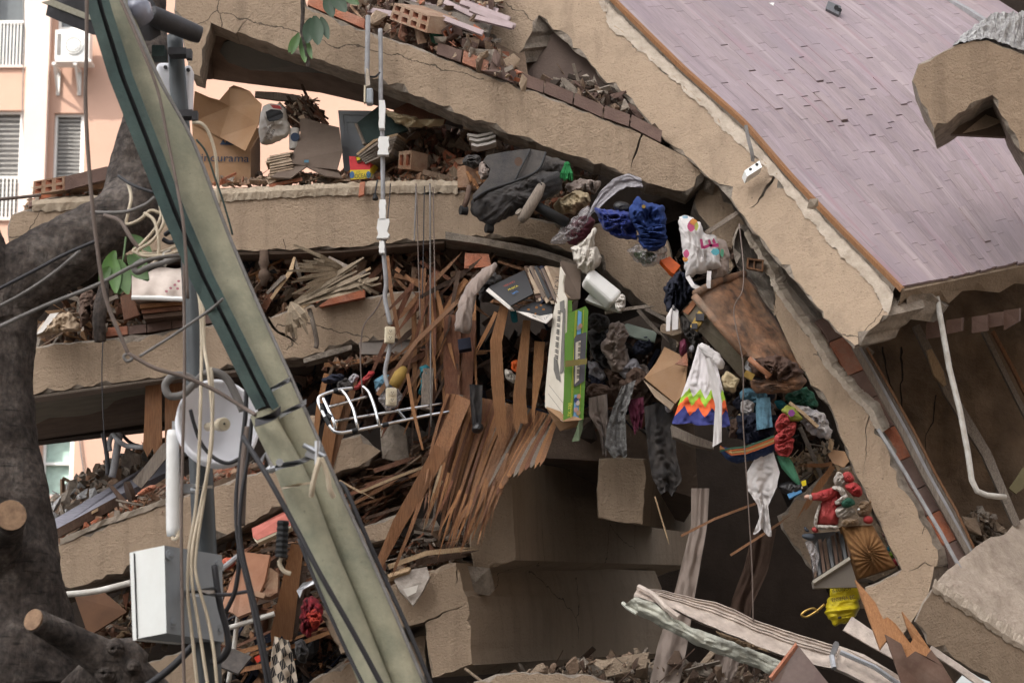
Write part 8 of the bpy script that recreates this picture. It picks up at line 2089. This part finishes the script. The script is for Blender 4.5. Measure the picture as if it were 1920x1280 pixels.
soft('bag', 'pale brown sack lying on the third beam beside the tree', 'sack', [(64,630),(76,606),(100,590),(130,584),(148,602),(152,618),(120,624),(90,630)], 17.9,.3, flat('sack_brown', (0.42,0.31,0.21)), .4,5)
sheet('paper', 'white paper sheet leaning on the pale brown sack', 'paper', [(66,628,17.75),(94,588,17.8),(110,586,17.8),(80,622,17.75)], .006, 'paper')
for i, q in enumerate(([(148,560),(162,540),(176,548),(168,600),(150,618)], [(166,560),(182,552),(184,600),(172,618)])):
    soft('rag', ('dark brown rag hanging left of the leaf shoot', 'second dark rag close to the leaf shoot')[i], 'rag', q, 17.8,.2, 'brown_cloth', .6,8)
m = MB(); m.tube([P(*q) for q in ((188,640,17.7),(186,600,17.7),(190,570,17.7),(196,530,17.75))], [.05,.045,.05,.03], 8, jit=.4); solo('root', 'thin rough bark root standing on the third beam', 'root', m, M['bark'], smooth=True)
# ---- far left tilted plank
tl_ = thing('tilted_panel', 'grey blue weathered panel tilted on the rubble at the far left', 'panel', P(120,1000,18.0))
sheet('top_face', E, E, [(96,976,18.1),(273,874,19.3),(312,856,19.6),(314,884,19.0),(227,926,18.3),(107,992,17.95)], .05, mat('slate_board', (0.30,0.29,0.33),(0.17,0.165,0.19), .7,5,.4,12, grain=(3,20,20)), tl_)
sheet('front_edge', E, E, [(106,991,17.93),(207,938,18.25),(228,926,18.28),(229,946,18.28),(111,1006,17.93)], .04, 'wood_dark', tl_)
sheet('slot', E, E, [(173,958,18.1),(184,952,18.13),(184,957,18.13),(173,963,18.1)], .01, 'wood_pale', tl_)
m = MB(); c = P(240,925,18.2); m.tube([c, c + Vector((.05,.03,.01))], 22 * S(18.2), 24);
for i, v in enumerate(m.v): m.v[i] = c + Vector(((v - c).x * .62 - (v - c).z * -.25 * -1, (v - c).y, (v - c).z))
solo('pot_lid', 'round dark pot lid standing on the tilted panel end', 'lid', m, M['wood_dark'])
sheet('board', 'dark narrow board standing beside the round pot lid', 'board', [(201,905,18.2),(210,908,18.2),(245,946,18.1),(240,953,18.1),(228,942,18.12)], .03, 'wood_dark')
sheet('board', 'dark brown panel leaning under the sloping beam left of the cabinet', 'board', [(140,1118,17.9),(192,1106,17.9),(238,1146,17.85),(166,1192,17.85)], .03, mat('dark_orange_board', (0.13,0.06,0.028), None, .7,6))
soft('terracotta_piece', 'orange torn roof tile pieces on the sloping beam', 'tile', [(254,925),(270,914),(290,906),(296,914),(280,922),(262,930)], 17.95,.12, 'brick', .6,10)
# ---- bottom left jumble
sp_ = thing('foam_slab', 'pink foam slab with a pale edge on the layered splinters', 'foam', P(505,1010,17.4))
sheet('foam', E, E, [(472,990,17.45),(530,960,17.45),(545,958,17.45),(545,984,17.4),(482,1012,17.35),(474,1006,17.38)], .2, 'sponge', sp_, None, Vector((0,1,0)))
sheet('edge', E, E, [(474,1007,17.34),(482,1013,17.32),(545,985,17.37),(545,989,17.37),(482,1018,17.32)], .2, 'cream', sp_, None, Vector((0,1,0)))
sheet('board', 'terracotta coloured broken board right of the cabinet', 'board', [(414,1140,17.3),(432,1090,17.35),(458,1034,17.4),(506,1040,17.35),(496,1090,17.3),(470,1146,17.25),(446,1156,17.25),(436,1148,17.25)], .04, mat('terracotta', (0.37,0.18,0.105),(0.30,0.14,0.08), .8,5,.3,40, dust=.3))
sheet('tile', 'broken hollow tile with torn ribs right of the terracotta board', 'tile', [(492,1066,17.35),(508,1064,17.35),(522,1074,17.35),(520,1110,17.3),(506,1118,17.3),(486,1116,17.3),(498,1104,17.32),(490,1098,17.32),(502,1088,17.34)], .08, 'brick_dust')
sheet('tile', 'small pale tile below the broken hollow tile', 'tile', [(480,1107,17.25),(498,1112,17.25),(494,1121,17.24),(477,1116,17.24)], .03, mat('tan_tile', (0.40,0.25,0.16), None, .8))
soft('orange_cloth', 'red orange plastic piece behind the cabinet edge', 'plastic', [(414,1050),(426,1044),(446,1046),(440,1062),(420,1070)], 17.5,.14, flat('coral', (0.52,0.11,0.06), .6), .4,8)
m = MB(); m.tube([P(416,1066,17.3), P(446,1042,17.4)], .02,8); solo('pipe', 'short grey pipe end pointing left above the terracotta board', 'pipe', m, M['grey_pipe'])
rc = thing('red_scarf', 'dark red patterned scarf bundled behind the leaning pole', 'scarf', P(585,1196,17.4))
soft('cloth', E, E, [(562,1186),(564,1140),(572,1120),(588,1118),(604,1132),(606,1160),(596,1178),(580,1196)], 17.45,.25, mat('red_pattern', (0.30,0.02,0.03),(0.05,0.015,0.02), .85,16), .7,8, (2,1,.8), parent=rc)
soft('fold', E, E, [(574,1150),(590,1138),(604,1150),(600,1172),(584,1180)], 17.35,.12, mat('orange_pattern', (0.50,0.07,0.03),(0.28,0.02,0.03), .85,16), .7,8, parent=rc)
def hound():
    m_, nt, bs, N, L = base_mat('houndstooth')
    uv = N('ShaderNodeUVMap'); mp = N('ShaderNodeMapping'); mp.inputs['Scale'].default_value = (4.2,6.0,1); mp.inputs['Rotation'].default_value = (0,0,.5)
    L(uv.outputs[0], mp.inputs['Vector'])
    ck = N('ShaderNodeTexChecker'); ck.inputs['Scale'].default_value = 1.0; L(mp.outputs[0], ck.inputs['Vector'])
    wv = N('ShaderNodeTexWave'); wv.inputs['Scale'].default_value = 1.2; wv.bands_direction = 'DIAGONAL'; L(mp.outputs[0], wv.inputs['Vector'])
    gt = N('ShaderNodeMath'); gt.operation = 'GREATER_THAN'; gt.inputs[1].default_value = .62
    ad = N('ShaderNodeMath'); ad.operation = 'ADD'; ml = N('ShaderNodeMath'); ml.operation = 'MULTIPLY'; ml.inputs[1].default_value = .6
    L(ck.outputs['Fac'], ml.inputs[0]); L(ml.outputs[0], ad.inputs[0]); m2_ = N('ShaderNodeMath'); m2_.operation = 'MULTIPLY'; m2_.inputs[1].default_value = .5; L(wv.outputs['Fac'], m2_.inputs[0]); L(m2_.outputs[0], ad.inputs[1]); L(ad.outputs[0], gt.inputs[0])
    mx = N('ShaderNodeMix'); mx.data_type = 'RGBA'; L(gt.outputs[0], mx.inputs['Factor']); mx.inputs['A'].default_value = (.50,.42,.33,1); mx.inputs['B'].default_value = (.03,.028,.03,1)
    L(mx.outputs['Result'], bs.inputs['Base Color']); bs.inputs['Roughness'].default_value = .9
    return m_
drape('blanket', 'black and cream houndstooth blanket standing at the bottom beside the pole', 'blanket', [(514,1192),(508,1230),(504,1300)], [(542,1200),(552,1240),(562,1300)], 17.2,.9,.05, hound(), nu=24, nv=20)
sheet('packet', 'grey printed plastic packet hanging on the corner block', 'packet', [(738,1086,17.4),(756,1070,17.42),(800,1062,17.42),(806,1080,17.38),(790,1112,17.34),(774,1134,17.32),(764,1122,17.34),(750,1108,17.36)], .03, mat('printed_packet', (0.38,0.33,0.28),(0.20,0.16,0.13), .4,14,.5,18))
sheet('label', 'small white label on the grey printed packet', 'label', [(756,1104,17.31),(784,1096,17.31),(780,1110,17.3),(764,1118,17.3)], .004, 'white_bag')
sheet('wood_piece', 'small pale yellow wood piece above the printed packet', 'wood piece', [(726,1076,17.4),(764,1062,17.4),(770,1064,17.4),(766,1070,17.38),(730,1082,17.38)], .05, 'wood_pale')
sheet('metal_piece', 'curled grey metal piece left of the dark red scarf', 'metal piece', [(556,1106,17.5),(568,1092,17.5),(590,1086,17.5),(588,1094,17.48),(568,1104,17.46),(562,1120,17.46)], .01, 'steel')
sheet('card_piece', 'dark muddy card right of the cabinet foot', 'card', [(402,1244,17.2),(420,1212,17.3),(440,1216,17.3),(472,1230,17.25),(446,1262,17.15)], .02, mat('mud_card', (0.11,0.095,0.085),(0.045,0.04,0.038), .9,14))
sheet('red_piece', 'red plastic clip in the jumble right of the muddy card', 'plastic', [(476,1232,17.2),(494,1222,17.2),(498,1232,17.2),(482,1242,17.2)], .03, 'red_bright')
soft('rag', 'black rag beside the houndstooth blanket', 'rag', [(552,1200),(568,1196),(580,1220),(572,1246),(556,1236)], 17.3,.2, 'black_cloth', .5,8)
# ---- cave: curtains, wrecked metal, boards
cur = mat('grey_curtain', (0.31,0.25,0.215),(0.25,0.20,0.17), .9,6,.2,40)
drape('curtain', 'long pale brown curtain hanging in the dark cave', 'curtain', [(1296,915),(1296,985),(1266,1105),(1232,1213),(1212,1310)], [(1330,915),(1326,985),(1304,1110),(1288,1213),(1268,1310)], 17.35,.9,.03, cur, nu=30, nv=30)
drape('curtain', 'thin dim curtain in the dark behind the hanging white rag', 'curtain', [(1412,990),(1396,1060),(1370,1130),(1360,1290)], [(1456,990),(1440,1070),(1408,1140),(1400,1290)], 18.4,1.2,.04, 'brown_cloth', nu=30, nv=20)
drape('curtain', 'short curtain end behind the crushed window frame at the bottom', 'curtain', [(1345,1205),(1338,1240),(1326,1310)], [(1392,1215),(1384,1250),(1366,1310)], 17.5,2,.04, cur, nu=24, nv=14)
fr_ = thing('crushed_window_frame', 'crushed white metal window frame lying across the bottom of the cave', 'window frame', P(1400,1250,16.5))
alu = mat('crushed_aluminium', (0.60,0.51,0.44),(0.36,0.30,0.26), .6,11,.5,20, spec=.35, dust=.3, dustc=(0.36,0.29,0.24))
grn = mat('dirty_white_metal', (0.56,0.56,0.47),(0.30,0.30,0.26), .6,11,.5,20, spec=.35, dust=.35, dustc=(0.30,0.30,0.26))
up = [(1197,1099),(1240,1106),(1290,1117),(1340,1128),(1375,1140),(1412,1160),(1474,1181),(1537,1201),(1574,1210)]
lo = [(1188,1116),(1226,1128),(1262,1140),(1310,1164),(1360,1184),(1420,1210),(1480,1232),(1530,1246),(1566,1252)]
m = MB(); rows = []
NR = 26
for j in range(NR + 1):
    v = j / NR; row = []
    for i in range(61):
        t = i / 60; a, b = polyat(up, t), polyat(lo, t)
        rid = .035 * sum(math.exp(-((v - c_) / .035) ** 2) for c_ in (.03,.16,.29,.40)) + .02 * (v > .95)
        dent = .02 * noise.noise(Vector((t * 9, v * 2.5,3))) + .012 * noise.noise(Vector((t * 22, v * 4,8)))
        row.append(P(a[0] + (b[0] - a[0]) * v, a[1] + (b[1] - a[1]) * v + 2 * noise.noise(Vector((t * 12,0, v))), 16.75 - .25 * v - rid - dent))
    rows.append(row)
m.grid(rows); m.grid([[p + Vector((0,.03,-.01)) for p in r] for r in rows]); link('ribbed_panel', m, alu, fr_, smooth=False)
up2 = [(1192,1118),(1230,1132),(1262,1158),(1300,1176),(1340,1190),(1400,1212),(1440,1228),(1470,1240)]
lo2 = [(1172,1134),(1196,1148),(1257,1180),(1307,1206),(1370,1231),(1420,1248),(1441,1260),(1462,1262)]
m = MB(); rows = []
for j in range(13):
    v = j / 12; row = []
    for i in range(49):
        t = i / 48; a, b = polyat(up2, t), polyat(lo2, t)
        dent = .05 * abs(noise.noise(Vector((t * 8, v * 2,13)))) + .015 * noise.noise(Vector((t * 20, v * 5,1)))
        row.append(P(a[0] + (b[0] - a[0]) * v, a[1] + (b[1] - a[1]) * v + 3 * noise.noise(Vector((t * 14,4, v))), 16.45 - .025 * math.sin(v * math.pi) - dent * .8))
    rows.append(row)
m.grid(rows); m.grid([[p + Vector((0,.03,-.01)) for p in r] for r in rows]); link('crumpled_rail', m, grn, fr_)
m = MB(); m.tube([P(1198,1100,16.6), P(1225,1114,16.5), P(1250,1140,16.42), P(1272,1156,16.4)], .022,6); link('bent_bar', m, alu, fr_)
m = MB(); m.tube([P(1168,1130,16.5), P(1176,1138,16.45), P(1194,1150,16.4)], .014,6); link('wire_tip', m, grn, fr_)
m = MB(); q = [(1574,1210,16.6),(1620,1226,16.55),(1680,1262,16.45),(1730,1300,16.4)]; q2 = [(1566,1252,16.4),(1590,1262,16.38),(1640,1288,16.3),(1680,1320,16.3)]
m.plate([P(*a) for a in q] + [P(*a) for a in q2[::-1]], .06, d=Vector((0,1,-.2))); link('right_rail', m, alu, fr_)
m = MB(); m.tube([P(1576,1222,16.42), P(1640,1250,16.35), P(1700,1292,16.3)], .018,6); m.tube([P(1568,1206,16.55), P(1560,1230,16.4), P(1564,1252,16.35)], .02,6); link('corner_rib', m, M['steel'], fr_)
soft('insulation', E, E, [(1340,1180),(1380,1196),(1440,1218),(1446,1224),(1400,1214),(1350,1192)], 16.38,.06, flat('cork', (0.26,0.18,0.11), .95, bump=1.0), .8,14, parent=fr_)
sheet('brown_panel', 'dark brown lacquered broken panel at the bottom edge', 'panel', [(1443,1268,16.0),(1493,1205,16.15),(1555,1282,16.0),(1580,1330,15.9),(1440,1330,15.9)], .03, mat('lacquer', (0.10,0.055,0.042),(0.075,0.04,0.03), .4,5, spec=.5, dust=.2))
sheet('panel_edge', 'orange raw edge strip of the brown lacquered panel', 'edge strip', [(1441,1268,15.99),(1492,1203,16.14),(1494,1207,16.12),(1446,1270,15.97)], .03, 'brick')
bp_ = thing('splintered_board', 'tall splintered brown board standing at the bottom right', 'board', P(1720,1280,15.9))
sheet('bare_wood', E, E, [(1603,1085,16.15),(1622,1106,16.12),(1641,1128,16.1),(1656,1160,16.05),(1664,1156,16.05),(1679,1168,16.03),(1707,1205,16.0),(1712,1196,16),(1700,1172,16),(1691,1145,16.02),(1716,1176,16),(1745,1218,15.97),(1738,1232,15.96),(1700,1240,15.95),(1662,1200,16),(1650,1216,16)], .035, 'wood_orange', bp_)
sheet('brown_face', E, E, [(1659,1188,15.99),(1690,1206,15.96),(1700,1232,15.94),(1716,1220,15.95),(1736,1230,15.93),(1746,1217,15.95),(1770,1250,15.92),(1800,1300,15.88),(1800,1340,15.88),(1705,1340,15.9),(1690,1280,15.93),(1675,1235,15.95)], .035, mat('board_brown', (0.12,0.065,0.045),(0.085,0.045,0.03), .7,5, dust=.2), bp_)
timber('white metal rail behind the splintered board', [(1590,1168,16.6),(1640,1200,16.5),(1700,1240,16.4),(1760,1280,16.35),(1820,1320,16.3)], [30,26,14,12,10], alu, name='metal_rail', cat='metal rail')
timber('second pale rail running to the lower right corner', [(1745,1215,16.2),(1800,1252,16.15),(1880,1310,16.1)], 12, alu, name='metal_rail', cat='metal rail')
bxs = thing('small_speaker', 'small grey box lying on the parquet near its top edge', 'speaker', P(1562,26,20.0))
m = MB(); m.plate([P(1553,2,19.9), P(1577,12,19.85), P(1572,28,19.8), P(1548,16,19.85)], .12); link('case', m, flat('case_grey', (0.12,0.12,0.13), .5), bxs)
for (x, y) in ((1568,15),(1574,20)):
    m = MB(); c = P(x, y, 19.83); m.tube([c, c + Vector((0,-.01,0))], .02,10); link('driver', m, M['ink'], bxs)
sheet('paper_scrap', 'tiny white paper scrap on the parquet near the top', 'paper', [(1442,6,19.2),(1452,5,19.25),(1450,11,19.2)], .004, 'white')
tz = thing('wall_box', 'small broken wooden socket box set in the right slab', 'socket box', P(1415,505,17.4))
sheet('back_plate', E, E, [(1402,484,17.50),(1432,488,17.48),(1430,508,17.46),(1401,502,17.48)], .03, 'wood_dark', tz)
for q in ([(1401,483),(1433,487),(1433,490),(1401,486)], [(1400,500),(1431,506),(1431,509),(1400,503)], [(1401,486),(1404,486),(1403,501),(1400,500)], [(1414,486),(1416,487),(1415,505),(1413,504)], [(1429,489),(1432,490),(1431,507),(1428,506)]):
    sheet('frame_strip', E, E, [(x, y, 17.46) for x, y in q], .03, 'wood', tz)
gbw = thing('green_bowl', 'dark green bowl half hidden behind bricks on the top left beam', 'bowl', P(825,66,18.0))
m = MB(); c = P(826,62,18.0)
rows = [[c + Vector((math.cos(k / 24 * 6.283) * r_ * .09, math.sin(k / 24 * 6.283) * r_ * .05, z)) + Vector((0,0,.5 * math.cos(k / 24 * 6.283) * r_ * .06)) for k in range(24)] for r_, z in ((.3,-.09),(.8,-.05),(1,.02))]
m.grid(rows, closed=True); link('shell', m, mat('bowl_green', (0.03,0.12,0.075), None, .4,8), gbw, smooth=True)
sheet('olive_sheet', 'olive plastic sheet at the right edge of the dark room', 'plastic sheet', [(1892,915,17.4),(1918,876,17.5),(1926,880,17.5),(1926,910,17.45),(1905,925,17.4)], .01, mat('olive', (0.12,0.10,0.045), None, .5,6))
for pts, w in (([(1690,650),(1692,700),(1688,740),(1696,800),(1700,830)], 4),([(1655,650),(1662,700),(1680,750)], 3),([(1755,740),(1748,790),(1735,815),(1734,850)], 3)):
    wall_crack(pts, w, ct)
# ---- each of the alike pieces gets its place in its row
ORD = ['first', 'second', 'third', 'fourth', 'fifth', 'sixth', 'seventh', 'eighth', 'ninth', 'tenth', 'eleventh', 'twelfth', 'thirteenth', 'fourteenth', 'fifteenth', 'sixteenth', 'seventeenth', 'eighteenth', 'nineteenth']
def ordn(i):
    if i < 19: return ORD[i]
    t, u = divmod(i + 1,10)
    tens = {2: 'twent', 3: 'thirt', 4: 'fort'}[t]
    return tens + 'ieth' if u == 0 else tens + 'y ' + ORD[u - 1]
def place_labels(group, fmt, axis):
    L = [o for o in scene.objects if o.get('group') == group]
    def key(o):
        ps = [proj(WORLD[o.name] + v.co)[axis] for v in o.data.vertices]
        return sum(ps) / len(ps)
    for i, o in enumerate(sorted(L, key=key)):
        o['label'] = fmt % ordn(i)
place_labels('narrow wood strips hanging in the middle bundle', '%s narrow strip from the left in the hanging bundle left of the records', 0)
place_labels('broken laths in the crushed layer', '%s short lath from the left in the crushed layer above the hanging strips', 0)
place_labels('splinters in the bottom jumble', '%s dark splinter from the top in the jumble behind the leaning pole', 1)
place_labels('dark laths stacked under the chrome rack', '%s dark lath from the top in the layered pile under the chrome rack', 1)
place_labels('thin wires hanging over the level left beam', '%s thin dusty wire from the left hanging over the level left beam', 0)
place_labels('pale boards stacked above the printed box', '%s thin pale board from the top above the red yellow box', 1)
place_labels('record sleeves leaning behind the carton', '%s worn record sleeve from the left behind the keyboard carton', 0)
place_labels('magazines stacked on the level left beam', '%s old magazine from the top beside the dark folded card', 1)
place_labels('wood chips beside the black suitcase', '%s short orange wood chip from the left beside the black suitcase', 0)
place_labels('loose floorboards on the top left rubble', '%s loose lilac grey floorboard from the left on the top left rubble', 0)
place_labels('dark clothes right of the carton', '%s crumpled garment from the top in the dark heap right of the keyboard carton', 1)
place_labels('clothes bunched under the trunk', '%s crumpled garment from the left in the bunch under the leather trunk', 0)
